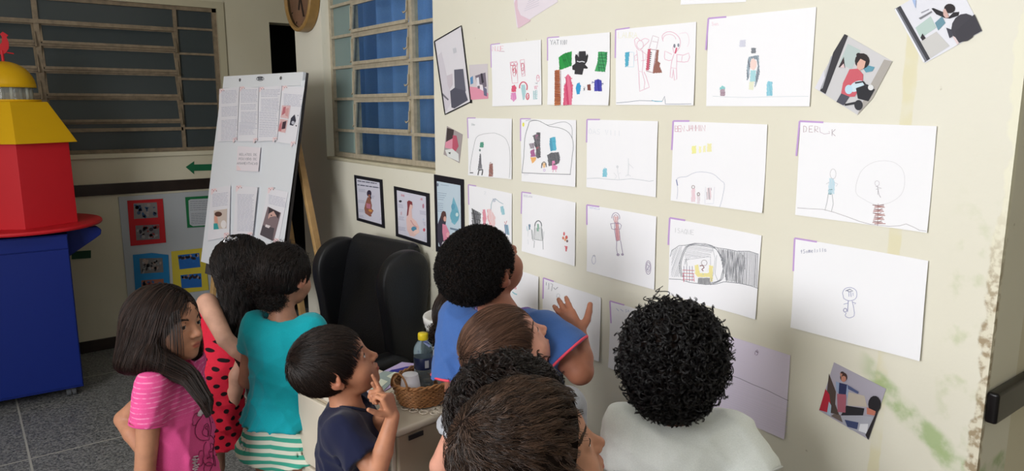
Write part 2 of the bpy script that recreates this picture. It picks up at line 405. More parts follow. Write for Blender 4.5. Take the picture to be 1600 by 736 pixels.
# curtain
def curtain_mat():
    n = NT('blue_curtain_cloth', .8, .2)
    w = n.noise(300, 2); n.color(n.mix(n.ramp(w, .3, .7), srgb(104, 136, 174), srgb(130, 162, 198)))
    t = n.t; tl = t.nodes.new('ShaderNodeBsdfTranslucent'); tl.inputs[0].default_value = srgb(150, 178, 214)
    mx = t.nodes.new('ShaderNodeMixShader'); mx.inputs[0].default_value = .5
    n.lk(n.b.outputs[0], mx.inputs[1]); n.lk(tl.outputs[0], mx.inputs[2]); n.lk(mx.outputs[0], t.nodes['Material Output'].inputs[0]); return n.m
def curtain(y0, y1, x, waves, z0, z1, ph=0):
    k = MB(); n = waves*12; vs = []
    for i in range(n+1):
        u = i/n; y = y0+(y1-y0)*u
        for z, am in ((z0, 1.25), ((z0+z1)/2, 1), (z1, .8)):
            a = .036*am*math.sin(ph+u*waves*2*math.pi+.6*math.sin(u*9)) + .008*math.sin(u*waves*5.1+ph)
            vs.append((x+a, y, z))
    k.add(vs, [(i*3+j, (i+1)*3+j, (i+1)*3+j+1, i*3+j+1) for i in range(n) for j in range(2)])
    o = k.build('curtain', M_CURT, smooth=True); sd = o.modifiers.new('thick', 'SOLIDIFY'); sd.thickness = .002; return o
M_CURT = curtain_mat()
tag(curtain(1.9, 2.56, WX+.26, 6, .9, 2.62), 'blue gathered curtain hanging behind the right hand panes of the barred window', 'curtain')
tag(curtain(2.60, 3.62, WX+.22, 7, .9, 2.62, 1), 'blue gathered curtain hanging behind the middle panes of the barred window', 'curtain')
tag(MBt := (lambda k: (k.tube([(WX+.24, 1.85, 2.63), (WX+.24, 3.66, 2.63)], .012), k.build('curtain_rod', mat('rod_metal', (120, 120, 125), .3, 1))))(MB())[1], 'thin metal rod carrying the blue curtains above the barred window', 'curtain rod')
# ================================================================== sheets of paper, photographs and posters
PAPER = mat('white_drawing_paper', (244, 243, 246), .75, bump=.08, bscale=30)
TAPE = mat('lilac_paper_tape', (196, 160, 214), .6)
def pig(c): return mat('ink_%d_%d_%d' % tuple(c), c, .7)
def fade(c, f): return tuple(int(a+(244-a)*f) for a in c)
def ZF(x0, y0, s): return lambda x, y: (x0+x/s, y0+y/s)

class Sheet:
    """a flat sheet on a plane, laid out between four photo points; strokes and patches are its children"""
    def __init__(s, name, label, cat, corners, plane=onwall, normal=(-1, 0, 0), paper=None, group=None, curl=.0, thick=.0004, off=.0012, parent=None, world=False, seed=0, nu=16, nv=12):
        P = [np.array(c if world else plane(*c), float) for c in corners]
        s.n = np.array(normal, float); s.n /= np.linalg.norm(s.n); s.plane = plane
        s.P = P; s.c = sum(P)/4; s.off = off; s.curl = curl; s.sd = seed; s.thick = thick
        s.eu = (P[1]-P[0]+P[2]-P[3])/2; s.ev = (P[3]-P[0]+P[2]-P[1])/2
        vs = []; fs = []
        for j in range(nv+1):
            for i in range(nu+1):
                u, v = i/nu, j/nv
                p = P[0]*(1-u)*(1-v)+P[1]*u*(1-v)+P[2]*u*v+P[3]*(1-u)*v
                vs.append(p + s.n*(s.off+s.lift(u, v)) - s.c)
        w = nu+1
        for j in range(nv):
            for i in range(nu): fs.append((j*w+i, j*w+i+1, (j+1)*w+i+1, (j+1)*w+i))
        # orient faces along the normal
        a, b, c2 = vs[0], vs[1], vs[w+1]
        if np.dot(np.cross(b-a, c2-a), s.n) < 0: fs = [f[::-1] for f in fs]
        k = MB(); k.add(vs, fs); s.o = k.build(name, paper or PAPER, parent, smooth=True)
        m = s.o.modifiers.new('t', 'SOLIDIFY'); m.thickness = thick; m.offset = -1
        m = s.o.modifiers.new('e', 'EDGE_SPLIT'); m.split_angle = math.radians(40)
        s.o.location = tuple(s.c) if parent is None else (0, 0, 0)
        if parent is None: tag(s.o, label, cat, group)
        s.base = s.c if parent is None else s.c
        s.parts = []
    def lift(s, u, v):
        if not s.curl: return 0.0
        r = random.Random(s.sd); a, b, c = r.uniform(.5, 1), r.uniform(0, .6), r.uniform(-1, 1)
        uu = max(0, (u-.72)/.28); vv = max(0, (v-.7)/.3)
        return s.curl*(a*uu**2*(.5+.5*v*b+.25*c*math.sin(3*v)) + b*vv**2*.6 + .12*(1+math.sin(5*u+4*v+c*3)))
    def uv(s, px, py):
        p = s.plane(px, py) - s.P[0]
        A = np.array([[s.eu@s.eu, s.eu@s.ev], [s.eu@s.ev, s.ev@s.ev]])
        return np.linalg.solve(A, np.array([p@s.eu, p@s.ev]))
    def pt(s, px, py, lay=0):
        p = s.plane(px, py)
        u, v = s.uv(px, py); l = s.lift(min(max(u, 0), 1), min(max(v, 0), 1))
        return p + s.n*(s.off+l+.0004+lay*.00025) - s.c
class Ink:
    """strokes and patches in photo points on a sheet, built as one part"""
    def __init__(s, sheet, Z=None, lay=0, fd=.0):
        s.fd = fd
        s.sh = sheet; s.Z = Z or (lambda x, y: (x, y)); s.k = MB(); s.cols = []; s.lay = lay; s.r = random.Random(sheet.sd*13+5)
    def ci(s, c):
        c = fade(c, s.fd)
        if c not in s.cols: s.cols.append(c)
        return s.cols.index(c)
    def _rib(s, pts, w, m):
        """pts in px, w in px"""
        q = []
        for a, b in zip(pts[:-1], pts[1:]):
            L = math.hypot(b[0]-a[0], b[1]-a[1]); n = max(1, int(L/6))
            q += [(a[0]+(b[0]-a[0])*i/n, a[1]+(b[1]-a[1])*i/n) for i in range(n)]
        q.append(pts[-1])
        vs = []
        for i, p in enumerate(q):
            a = q[max(i-1, 0)]; b = q[min(i+1, len(q)-1)]
            dx, dy = b[0]-a[0], b[1]-a[1]; L = math.hypot(dx, dy) or 1
            nx, ny = -dy/L*w/2, dx/L*w/2
            vs.append(s.sh.pt(p[0]+nx, p[1]+ny, s.lay)); vs.append(s.sh.pt(p[0]-nx, p[1]-ny, s.lay))
        s.k.add(vs, [(2*i, 2*i+1, 2*i+3, 2*i+2) for i in range(len(q)-1)], m)
    def line(s, pts, c, w=.8, wob=.15, smooth=False):
        p = [s.Z(*a) for a in pts]
        if smooth and len(p) > 2:
            out = []
            for i in range(len(p)-1):
                p0 = p[max(i-1, 0)]; p1 = p[i]; p2 = p[i+1]; p3 = p[min(i+2, len(p)-1)]
                for t in (0, .25, .5, .75):
                    out.append(tuple(.5*((2*p1[d])+(-p0[d]+p2[d])*t+(2*p0[d]-5*p1[d]+4*p2[d]-p3[d])*t*t+(-p0[d]+3*p1[d]-3*p2[d]+p3[d])*t**3) for d in (0, 1)))
            p = out+[p[-1]]
        p = [(a+s.r.uniform(-wob, wob), b+s.r.uniform(-wob, wob)) for a, b in p]
        s._rib(p, w, s.ci(c)); return s
    def ell(s, cx, cy, rx, ry, c, w=.8, a0=0, a1=360, wob=.15):
        n = 18; return s.line([(cx+rx*math.cos(math.radians(a0+(a1-a0)*i/n)), cy+ry*math.sin(math.radians(a0+(a1-a0)*i/n))) for i in range(n+1)], c, w, wob)
    def hatch(s, poly, c, ang=80, sp=1.0, w=1.15, jit=.4, c2=None, zz=True):
        P = [s.Z(*a) for a in poly]; t = math.radians(ang); ca, sa = math.cos(t), math.sin(t)
        R = [(x*ca+y*sa, -x*sa+y*ca) for x, y in P]; y0 = min(r[1] for r in R); y1 = max(r[1] for r in R)
        y = y0+sp*.4; last = None
        while y < y1:
            xs = []
            for (ax, ay), (bx_, by_) in zip(R, R[1:]+R[:1]):
                if (ay <= y) != (by_ <= y): xs.append(ax+(y-ay)/(by_-ay)*(bx_-ax))
            xs.sort()
            for a, b in zip(xs[::2], xs[1::2]):
                a += s.r.uniform(-jit, jit); b += s.r.uniform(-jit, jit)
                dy = s.r.uniform(-jit, jit)*.6
                q = [(a*ca-(y)*sa, a*sa+(y)*ca), (b*ca-(y+dy)*sa, b*sa+(y+dy)*ca)]
                s._rib(q, w, s.ci(c2 if (c2 and s.r.random() < .35) else c))
            y += sp*s.r.uniform(.75, 1.25)
        return s
    def fill(s, poly, c):
        s.k.add([s.sh.pt(*s.Z(*p), s.lay) for p in poly], [tuple(range(len(poly)))], s.ci(c)); s.lay += .4; return s
    def blob(s, cx, cy, rx, ry, c, rot=0):
        t = math.radians(rot); n = 14
        return s.fill([(cx+rx*math.cos(a)*math.cos(t)-ry*math.sin(a)*math.sin(t), cy+rx*math.cos(a)*math.sin(t)+ry*math.sin(a)*math.cos(t)) for a in [2*math.pi*i/n for i in range(n)]], c)
    def text(s, x, y, h, st, c, w=.7, adv=.75, slope=0.0, wob=.2, aw=.55):
        for ch in st:
            for pl in FONT.get(ch, []):
                s.line([(x+a*h*aw, y+b*h+(a*h*aw)*slope) for a, b in pl], c, w, wob)
            x += h*adv; y += h*adv*slope
        return s
    def lines(s, x0, y0, x1, y1, n, c, w=.5, sl=0, seed=1, gaps=(), last=1.0):
        """rows of printed text between photo points"""
        r = random.Random(seed)
        for i in range(n):
            if i in gaps: continue
            y = y0+(y1-y0)*i/max(1, n-1); xa = x0
            xe = x0+(x1-x0)*(r.uniform(.85, 1) if i < n-1 else last)
            while xa < xe:
                xb = min(xe, xa+(x1-x0)*r.uniform(.1, .25)); s.line([(xa, y+(xa-x0)*sl), (xb, y+(xb-x0)*sl)], c, w, 0); xa = xb+(x1-x0)*.025
        return s
    def build(s, name, **kw):
        o = s.k.build(name, [pig(c) for c in s.cols], s.sh.o); 
        return o
FONT = {
 'A': [[(0,1),(.5,0),(1,1)],[(.2,.6),(.8,.6)]], 'B': [[(0,1),(0,0),(.7,.1),(.75,.4),(0,.5),(.9,.6),(.8,.95),(0,1)]],
 'C': [[(1,.15),(.5,0),(0,.5),(.4,1),(1,.9)]], 'D': [[(0,0),(0,1),(.7,.85),(.9,.4),(.6,.05),(0,0)]],
 'E': [[(1,0),(0,0),(0,1),(1,1)],[(0,.5),(.8,.5)]], 'F': [[(1,0),(0,0),(0,1)],[(0,.5),(.8,.5)]], 'G': [[(1,.1),(.4,0),(0,.5),(.4,1),(1,.85),(1,.55),(.6,.55)]],
 'H': [[(0,0),(0,1)],[(1,0),(1,1)],[(0,.5),(1,.5)]], 'I': [[(.5,0),(.5,1)]], 'J': [[(.8,0),(.8,.8),(.4,1),(0,.8)]],
 'K': [[(0,0),(0,1)],[(.9,0),(0,.55),(.9,1)]], 'L': [[(0,0),(0,1),(.9,1)]], 'M': [[(0,1),(0,0),(.5,.6),(1,0),(1,1)]],
 'N': [[(0,1),(0,0),(1,1),(1,0)]], 'O': [[(.5,0),(0,.4),(.2,1),(.8,1),(1,.4),(.5,0)]], 'P': [[(0,1),(0,0),(.9,.15),(.8,.5),(0,.55)]],
 'Q': [[(.5,0),(0,.4),(.2,1),(.8,1),(1,.4),(.5,0)],[(.6,.7),(1,1.1)]], 'R': [[(0,1),(0,0),(.9,.15),(.8,.5),(0,.55),(1,1)]],
 'S': [[(.9,.1),(.3,0),(.1,.3),(.9,.65),(.7,1),(0,.9)]], 'T': [[(0,0),(1,0)],[(.5,0),(.5,1)]], 'U': [[(0,0),(.1,.9),(.8,1),(1,0)]],
 'V': [[(0,0),(.5,1),(1,0)]], 'W': [[(0,0),(.25,1),(.5,.4),(.75,1),(1,0)]], 'X': [[(0,0),(1,1)],[(1,0),(0,1)]], 'Y': [[(0,0),(.5,.5),(1,0)],[(.5,.5),(.5,1)]],
 'Z': [[(0,0),(1,0),(0,1),(1,1)]], 'l': [[(.5,0),(.5,1)]], 'm': [[(0,1),(0,.3),(.25,.2),(.5,1),(.5,.3),(.8,.2),(1,1)]], 'n': [[(0,1),(0,.3),(.6,.3),(.9,1)]],
 'e': [[(0,.6),(.9,.6),(.5,.25),(0,.6),(.4,1),(.9,.9)]], 'a': [[(.9,.4),(.3,.3),(0,.7),(.4,1),(.9,.6),(.9,1)]], 'i': [[(.5,.4),(.5,1)]], 't': [[(.5,0),(.5,1)],[(.1,.35),(.9,.35)]],
 'o': [[(.5,.4),(0,.7),(.5,1),(.9,.7),(.5,.4)]], 's': [[(.9,.4),(.2,.45),(.8,.75),(.1,1)]], 'r': [[(0,1),(0,.4),(.8,.4)]], 'd': [[(.9,0),(.9,1),(.2,1),(0,.6),(.9,.5)]], ' ': [], ',': [[(.5,.9),(.3,1.1)]], '/': [[(0,1),(1,0)]], '1': [[(.3,.2),(.6,0),(.6,1)]],
}
def tape_part(sh, Z, tl, tr, bl, w=2.2):
    k = Ink(sh, Z, lay=0); k.line([tr, tl], (196, 160, 214), w, 0); k.line([tl, bl], (196, 160, 214), w, 0)
    k.k.build('corner_tape', TAPE, sh.o)
G = 'children\'s drawings taped in rows on the cream wall'
_sd = [0]
def drawing(label, Z, corners, tape=None, curl=.006, world=False, paper=None, w=2.2):
    _sd[0] += 1
    sh = Sheet('drawing_sheet', label, 'drawing', [c if world else Z(*c) for c in corners], curl=curl, seed=_sd[0], group=G, world=world, paper=paper)
    if tape: tape_part(sh, Z, tape[0], tape[1], tape[2], w)
    return sh, Ink(sh, Z, fd=.27)
RED, PK, PINK2, DK, BLU, GRN, BRN, NAVY, GREY = (200, 40, 70), (222, 120, 150), (236, 150, 190), (30, 28, 32), (30, 140, 190), (30, 140, 70), (120, 50, 36), (40, 40, 130), (150, 152, 160)
# --- row 1
Z = ZF(720, 50, 5.664)
sh, k = drawing('drawing of small pink and red figures, leftmost sheet of the top row', Z, [(272,112),(718,68),(725,645),(285,658)], [(272,112),(352,102),(274,315)], w=1.5)
k.text(285, 125, 45, 'NUJE', (236,170,186), .8, .55).line([(345,172),(392,174)], (190,170,190), .6)
for x, y, x2, y2 in ((440,268,510,450), (528,250,575,388)):
    k.line([(x,y),(x2-10,y-8),(x2,y2),(x+20,y2+4),(x,y)], PK, .7)
    k.ell((x+x2)/2, y+60, 13, 34, RED, .9).ell((x+x2)/2+3, y+95, 12, 30, PK, .7).line([(x+5,y+30),(x2-15,y+25)], RED, .7)
k.ell(460,285,14,16,PK,.7).ell(492,285,14,18,PK,.7).ell(480,350,15,30,RED,1.1,180,420)
k.hatch([(455,480),(480,468),(496,490),(494,530),(458,532)], (214,40,80), 85, .9, 1.2).hatch([(452,540),(492,536),(500,590),(475,618),(450,590)], (220,110,180), 80, 1.1, 1.1)
k.ell(560,490,34,48,RED,1.8,170,390).hatch([(540,470),(572,465),(582,530),(570,600),(556,600),(545,530)], (150,200,206), 80, 1, 1)
k.ell(598,570,12,28,RED,1.4).ell(604,575,8,14,RED,.8)
k.hatch([(652,520),(688,515),(686,590),(650,592)], (140,196,200), 5, 1.6, .9).line([(650,520),(652,595),(685,592)], (100,170,180), .8).line([(668,515),(668,590)], (90,110,140), .6)
k.hatch([(655,478),(690,474),(688,505),(655,508)], (226,140,170), 80, 1.6, .8).ell(693,412,14,26,PK,.7).ell(692,395,10,14,PK,.6).line([(668,452),(685,458),(684,445)], (60,50,90), .7)
k.build('crayon_drawing')
Z = ZF(840, 40, 5.254)
sh, k = drawing('drawing with green blocks, a black armchair and a brown tower, top row', Z, [(85,100),(603,55),(597,655),(88,650)], [(85,100),(180,92),(85,288)], w=1.7)
k.fd = .08; k.text(108, 118, 38, 'YATIN', (140,142,150), .8, .66).text(222, 118, 38, 'N', (110,112,120), .8, .5)
k.hatch([(178,262),(215,232),(285,210),(284,330),(186,366)], (30,150,60), 70, .8, 1.2, c2=(20,120,50)).line([(205,275),(225,285),(240,280),(222,300),(215,265)], (10,80,30), .8)
k.fill([(345,212),(400,210),(405,250),(415,230),(422,250),(412,295),(395,320),(418,345),(412,355),(385,352),(372,404),(308,398),(312,368),(292,362),(290,330),(318,310),(312,260),(318,235),(330,240),(345,262)], DK)
k.hatch([(345,212),(400,210),(405,290),(395,320),(385,352),(372,404),(308,398),(312,310),(330,240)], (50,48,54), 60, 1.4, .5).line([(330,292),(350,298),(372,294),(392,300)], (225,225,230), 1.4)
k.hatch([(505,214),(580,218),(576,290),(560,380),(475,374),(498,300)], (60,160,90), 80, .8, 1.2, c2=(30,120,70))
for yy_ in (240,265,290,320,345): k.line([(512-yy_*.05+10,yy_),(570-yy_*.06+12,yy_+3)], (20,70,40), .8)
k.hatch([(145,368),(185,362),(196,650),(148,655)], (190,110,64), 4, .9, 1.1, c2=(160,80,50))
for yy_ in range(372, 652, 14): k.line([(148,yy_),(192,yy_+2)], (110,44,30), .7)
for xx_ in (148,160,172,184,194): k.line([(xx_,368),(xx_+3,652)], (120,50,36), .6)
k.hatch([(238,420),(255,398),(278,420),(286,478),(296,490),(286,650),(220,655),(224,490),(238,480)], (206,56,100), 84, .8, 1.1, c2=(226,110,140)).line([(228,425),(240,430)], RED, 1.2).line([(278,435),(290,434)], RED, 1.2).line([(224,480),(296,486)], (150,20,60), .8)
k.hatch([(330,475),(350,468),(360,500),(350,560),(328,566),(318,520)], (40,150,206), 80, .8, 1.2).ell(343,515,5,14,NAVY,.9)
k.line([(378,505),(392,505),(390,535),(378,533)], GREY, .8).line([(384,515),(390,530)], (50,50,60), 1.2)
k.hatch([(412,485),(438,482),(440,530),(414,528)], (120,56,50), 5, .8, 1.1)
k.hatch([(472,450),(500,440),(528,450),(534,540),(470,538)], (44,44,150), 84, .8, 1.2, c2=(70,70,180)).line([(472,470),(452,462),(452,475)], NAVY, 1.2).line([(530,478),(545,474),(540,486)], NAVY, 1.2)
k.build('crayon_drawing')
Z = ZF(950, 20, 4.6)
sh, k = drawing('drawing of two pink outlined figures beside a brown and red block, top row', Z, [(58,122),(640,65),(625,665),(62,662)], [(58,122),(160,108),(57,325)], w=2)
k.text(78, 140, 42, 'LAURA', (236,232,200), .8, .68)
k.hatch([(128,285),(160,282),(150,385),(130,388)], (30,150,190), 80, .9, 1.2).line([(160,282),(192,286),(190,388),(130,390)], (170,210,230), .6)
P1 = (226,150,180)
k.line([(196,195),(205,240),(232,270),(262,240),(300,200),(270,185),(240,200),(215,180),(196,195)], P1, .7, smooth=True).ell(236,230,24,30,P1,.7).line([(212,270),(218,340),(225,420),(250,425),(258,340),(252,270)], P1, .7).line([(240,270),(280,300),(275,340),(245,345)], P1, .7).line([(225,425),(230,565),(300,535),(275,455),(262,425)], P1, .8).line([(250,425),(268,500),(262,545)], P1, .7).line([(215,300),(196,310),(198,345),(220,335)], P1, .7)
k.line([(300,255),(328,165),(370,178),(352,262)], (190,150,170), .7).line([(322,205),(360,212)], (190,150,170), .6)
k.hatch([(292,262),(312,258),(296,412),(276,415)], (190,40,70), 80, .9, 1.2).line([(300,262),(350,268),(325,430),(278,418)], (120,30,50), .8)
for i in range(9): k.line([(306-i*2,285+i*14),(320-i*2,287+i*14)], (40,20,24), 1.5)
k.hatch([(354,268),(368,268),(360,350),(378,362),(372,385),(392,430),(326,434),(332,400),(345,340)], (120,52,36), 75, .9, 1.3)
k.line([(400,205),(395,165),(430,138),(480,145),(520,190),(520,240),(495,280),(478,290),(470,250),(480,225)], P1, .8, smooth=True).ell(445,190,45,35,P1,.6,180,360).line([(520,150),(570,145),(588,200),(575,245)], (236,200,215), .6, smooth=True)
k.ell(481,238,4,11,(70,80,100),1.4).ell(509,233,4,9,(70,80,100),1.2).line([(497,252),(486,292)], (210,50,90), 2.4)
k.line([(478,295),(462,345),(455,395),(495,400),(498,345),(498,300)], P1, .8).line([(462,300),(412,275),(408,315),(412,335),(440,345),(460,340)], P1, .8).line([(498,300),(545,305),(585,290),(592,320),(580,350),(550,355),(498,350)], P1, .8)
k.line([(455,395),(450,460),(465,470),(472,405),(480,485),(498,475),(495,400)], P1, .8).line([(538,308),(532,350)], P1, .6)
k.line([(65,648),(150,640),(230,630),(300,632),(395,636),(412,600),(418,655),(520,656),(610,654)], (90,100,120), .7, smooth=False).line([(318,630),(345,636),(395,637)], (80,170,200), 1.2)
k.build('crayon_drawing')
Z = ZF(1090, 0, 4.09)
sh, k = drawing('drawing of one grey haired figure above a thin line, rightmost sheet of the top row', Z, [(72,118),(763,45),(722,680),(58,678)], [(72,118),(188,108),(57,320)], w=2.6)
k.text(94, 142, 22, 'Son', (240,196,210), .7, .7)
k.hatch([(275,258),(313,254),(308,300),(270,300)], (206,206,226), 80, 1.1, 1).hatch([(348,306),(376,308),(374,340),(346,342)], (90,96,106), 80, .9, 1.2)
k.hatch([(330,365),(392,352),(398,470),(380,535),(368,560),(372,500),(388,420),(380,380),(345,375),(335,440),(330,500),(318,515),(318,430)], (130,150,166), 80, .8, 1.1, c2=(70,80,96)).hatch([(340,450),(374,450),(376,520),(338,525)], (150,210,220), 80, 1, 1.1)
k.hatch([(338,395),(358,370),(380,395),(378,430),(360,450),(340,435)], (246,206,196), 60, .9, 1.3).hatch([(334,520),(364,520),(358,575),(330,572)], (232,234,200), 80, 1, 1.2)
k.hatch([(148,570),(178,570),(178,612),(148,612)], (146,110,130), 4, 1, 1.1).hatch([(146,560),(160,548),(180,558),(178,570),(146,572)], (90,190,190), 30, 1.1, 1)
k.hatch([(446,530),(455,518),(480,525),(482,612),(444,614)], (130,206,226), 82, .9, 1.1, c2=(90,176,206))
k.line([(100,615),(200,620),(320,623),(500,618),(640,617),(715,616)], (190,200,206), .6)
k.build('crayon_drawing')
# --- row 2
Z = ZF(720, 170, 6.133)
sh, k = drawing('drawing of an arch over a dark striped tree, leftmost sheet of the second row', Z, [(70,88),(500,95),(500,675),(76,636)], [(70,88),(147,88),(75,282)], w=1.5)
k.text(92, 138, 24, 'jlAo', (170,176,180), .6, .5)
k.line([(96,600),(98,520),(120,400),(150,280),(210,245),(290,234),(350,238),(430,280),(470,350),(484,450),(478,660)], (150,152,156), .6, smooth=True)
k.hatch([(190,322),(218,318),(224,370),(186,368)], (40,130,100), 80, .8, 1.2).ell(187,397,5,8,(60,90,90),1.2)
k.hatch([(186,430),(196,430),(212,575),(170,575)], (90,90,100), 86, .7, .6, c2=(50,50,60)).line([(172,635),(180,590),(214,582),(218,600),(212,636)], DK, 1.8).line([(168,580),(222,585)], DK, 1).line([(94,612),(126,614)], DK, 1.5)
k.hatch([(280,528),(312,524),(318,648),(276,648)], (130,66,56), 40, .9, 1, c2=(90,40,36)).line([(286,525),(288,515),(298,515)], BRN, .8)
k.build('crayon_drawing')
Z = ZF(800, 170, 5.658)
sh, k = drawing('drawing of a hill outline full of small black, orange and blue portraits', Z, [(80,88),(575,100),(575,690),(90,640)], [(80,88),(170,88),(82,285)], w=1.7)
k.blob(106,140,9,19,(232,224,40))
k.line([(94,568),(110,420),(120,260),(150,150),(165,112),(230,104),(290,130),(340,155),(430,170),(500,205),(540,260),(552,330),(545,400),(525,580)], (90,92,100), .7, smooth=True).line([(125,106),(170,100),(240,104),(300,135),(340,142),(430,118),(490,122),(535,165),(540,265)], (110,112,120), .6, smooth=True)
k.line([(94,566),(260,574),(400,576),(530,580)], (60,60,66), .8).line([(108,580),(150,582)], (190,196,206), .5)
k.hatch([(190,238),(220,225),(222,208),(255,210),(252,290),(256,430),(232,438),(214,420),(220,350),(205,330),(206,280)], (70,66,74), 75, .8, 1.3, c2=(30,28,34)).hatch([(214,232),(236,230),(238,268),(216,270)], (150,60,110), 75, 1, .9).hatch([(218,335),(244,330),(246,358),(218,365)], (200,40,60), 75, 1, 1)
k.hatch([(155,310),(205,300),(200,350),(165,352)], (90,70,90), 70, 1.4, .9).hatch([(168,370),(200,355),(206,400),(214,420),(172,425)], (150,60,120), 75, .9, 1.2).hatch([(170,430),(214,428),(216,450),(182,486)], (240,160,70), 75, .9, 1.2)
k.hatch([(340,258),(384,246),(395,350),(392,368),(345,374),(336,330)], (40,160,196), 82, .8, 1.2, c2=(30,130,170)).ell(352,303,8,22,(30,30,60),1.4).line([(375,280),(372,320)], (20,80,110), .9)
k.hatch([(316,410),(350,388),(415,384),(428,440),(420,480),(385,498),(330,505)], (66,66,72), 75, .8, 1.4, c2=(40,40,46)).hatch([(360,458),(386,458),(388,500),(406,510),(402,535),(358,540)], (226,110,170), 75, .8, 1.2).ell(366,418,12,14,(190,160,170),1).line([(370,540),(366,560)], PK, .8).line([(390,538),(395,558)], PK, .8)
k.ell(286,500,16,30,(110,100,90),1.6,180,360).hatch([(276,480),(298,480),(294,520),(278,520)], (240,180,110), 75, .9, 1.1).line([(268,480),(264,525)], DK, 1.2).line([(304,480),(308,515)], DK, 1.1).ell(290,542,8,10,(200,160,220),.8)
k.build('crayon_drawing')
Z = ZF(900, 170, 4.907)
sh, k = drawing('nearly blank drawing with a tiny blue box on a faint line, second row, third sheet', Z, [(90,82),(635,95),(620,678),(82,600)], [(90,82),(188,82),(86,258)], w=2)
k.text(104, 150, 40, 'OAS VIII', (216,220,228), .6, .78, slope=.08)
k.hatch([(210,462),(238,458),(242,522),(208,522)], (90,180,206), 80, .9, 1.2, c2=(120,196,216)).line([(215,465),(222,452),(236,462)], (90,180,206), .7)
lg = (206,210,216)
k.ell(321,445,5,8,(190,194,200),.9).line([(322,455),(328,500),(345,492)], lg, .6).line([(295,490),(318,520),(302,535)], lg, .6).line([(328,500),(336,540)], lg, .6).line([(406,380),(408,460),(404,515)], lg, .8).line([(408,420),(445,455)], lg, .6).ell(405,520,18,14,lg,.6,180,360)
k.line([(86,535),(170,532),(250,540),(330,545),(430,536),(500,545),(570,555),(605,550)], (180,186,194), .7)
k.build('crayon_drawing')
Z = ZF(1030, 170, 4.089)
sh, k = drawing('drawing of a yellow scribble above a hill with small people, BEN written on top', Z, [(92,78),(697,100),(668,665),(80,585)], [(92,78),(195,78),(83,263)], w=2.6)
k.text(104, 108, 38, 'BEN', (206,140,160), .8, .5).text(176, 104, 38, 'JAMMIN', (206,146,160), .8, .52)
k.hatch([(212,240),(238,236),(238,284),(214,286)], (240,236,130), 80, .8, 1.4).hatch([(258,240),(272,240),(272,280),(258,282)], (246,240,170), 80, 1, 1.2).hatch([(286,238),(300,234),(300,276),(286,276)], (246,240,170), 80, 1, 1.2).hatch([(312,222),(338,222),(338,274),(312,274)], (242,234,160), 80, .9, 1.3)
k.line([(120,576),(124,520),(116,455),(135,438),(180,432),(230,408),(290,404),(350,418),(400,460),(420,486),(405,580),(392,628)], (176,180,200), .7, smooth=True).line([(114,452),(122,490)], (80,90,150), 1.4)
k.hatch([(212,510),(234,510),(236,594),(210,594)], (240,200,210), 84, 1.1, .9).ell(222,500,9,10,(150,130,130),1.1).ell(256,545,7,10,(130,110,110),1.3).hatch([(248,556),(264,556),(266,605),(248,603)], (226,206,214), 84, 1.2, .8)
k.hatch([(308,505),(338,505),(336,580),(306,578)], (234,200,206), 84, 1.2, .8, c2=(160,140,150)).line([(300,500),(298,605),(352,606),(356,500)], (206,206,220), .6)
k.build('crayon_drawing')
Z = ZF(1230, 170, 3.504)
sh, k = drawing('drawing of a standing child and a large thin circle over brown scribble', Z, [(74,70),(824,95),(772,678),(48,580)], [(70,68),(200,74),(52,258)], w=2.8)
k.text(92, 94, 34, 'DER', (170,130,140), .8, .9).line([(180,100),(182,128),(205,138),(236,134),(232,122)], (180,150,170), .7).text(248, 112, 36, 'K', (150,130,140), .8, .7)
th = (206,204,208)
k.line([(390,475),(378,450),(385,400),(410,340),(460,300),(520,284),(590,294),(635,335),(646,400),(632,460),(590,500),(540,520),(480,522),(430,500),(390,475)], th, .55, smooth=True)
k.ell(255,356,16,27,(190,186,190),.7).hatch([(234,380),(258,380),(264,410),(262,465),(228,466),(232,410)], (186,220,236), 84, 1.2, 1).hatch([(230,442),(250,440),(248,468),(230,468)], (60,120,130), 80, .9, 1.2)
k.line([(228,468),(222,510),(210,556)], (150,150,156), .7).line([(250,468),(256,520),(246,562)], (150,150,156), .7).line([(234,400),(218,412)], (180,180,190), .6).line([(262,402),(280,412),(272,424)], (180,180,190), .6)
k.ell(495,408,12,14,(190,180,190),.7).line([(488,425),(520,436),(490,440)], (150,140,150), .7).line([(496,422),(506,470),(514,486)], (150,140,150), .7).line([(500,440),(498,470)], (150,140,150), .6)
for i in range(15):
    yy_ = 526+i*7.4; xx_ = 470+(i*37 % 13); k.line([(xx_,yy_),(xx_+30,yy_+4-(i % 3)*3),(xx_+62-(i*11 % 17),yy_-1)], (146,66,56) if i % 3 else (90,30,28), 1.1)
k.line([(500,520),(498,640)], (110,60,60), .7)
k.line([(60,542),(120,546),(200,550),(260,566),(330,590),(400,616),(460,632),(560,642),(620,640),(655,630),(700,648),(730,664),(768,668)], (150,140,146), .7)
k.build('crayon_drawing')
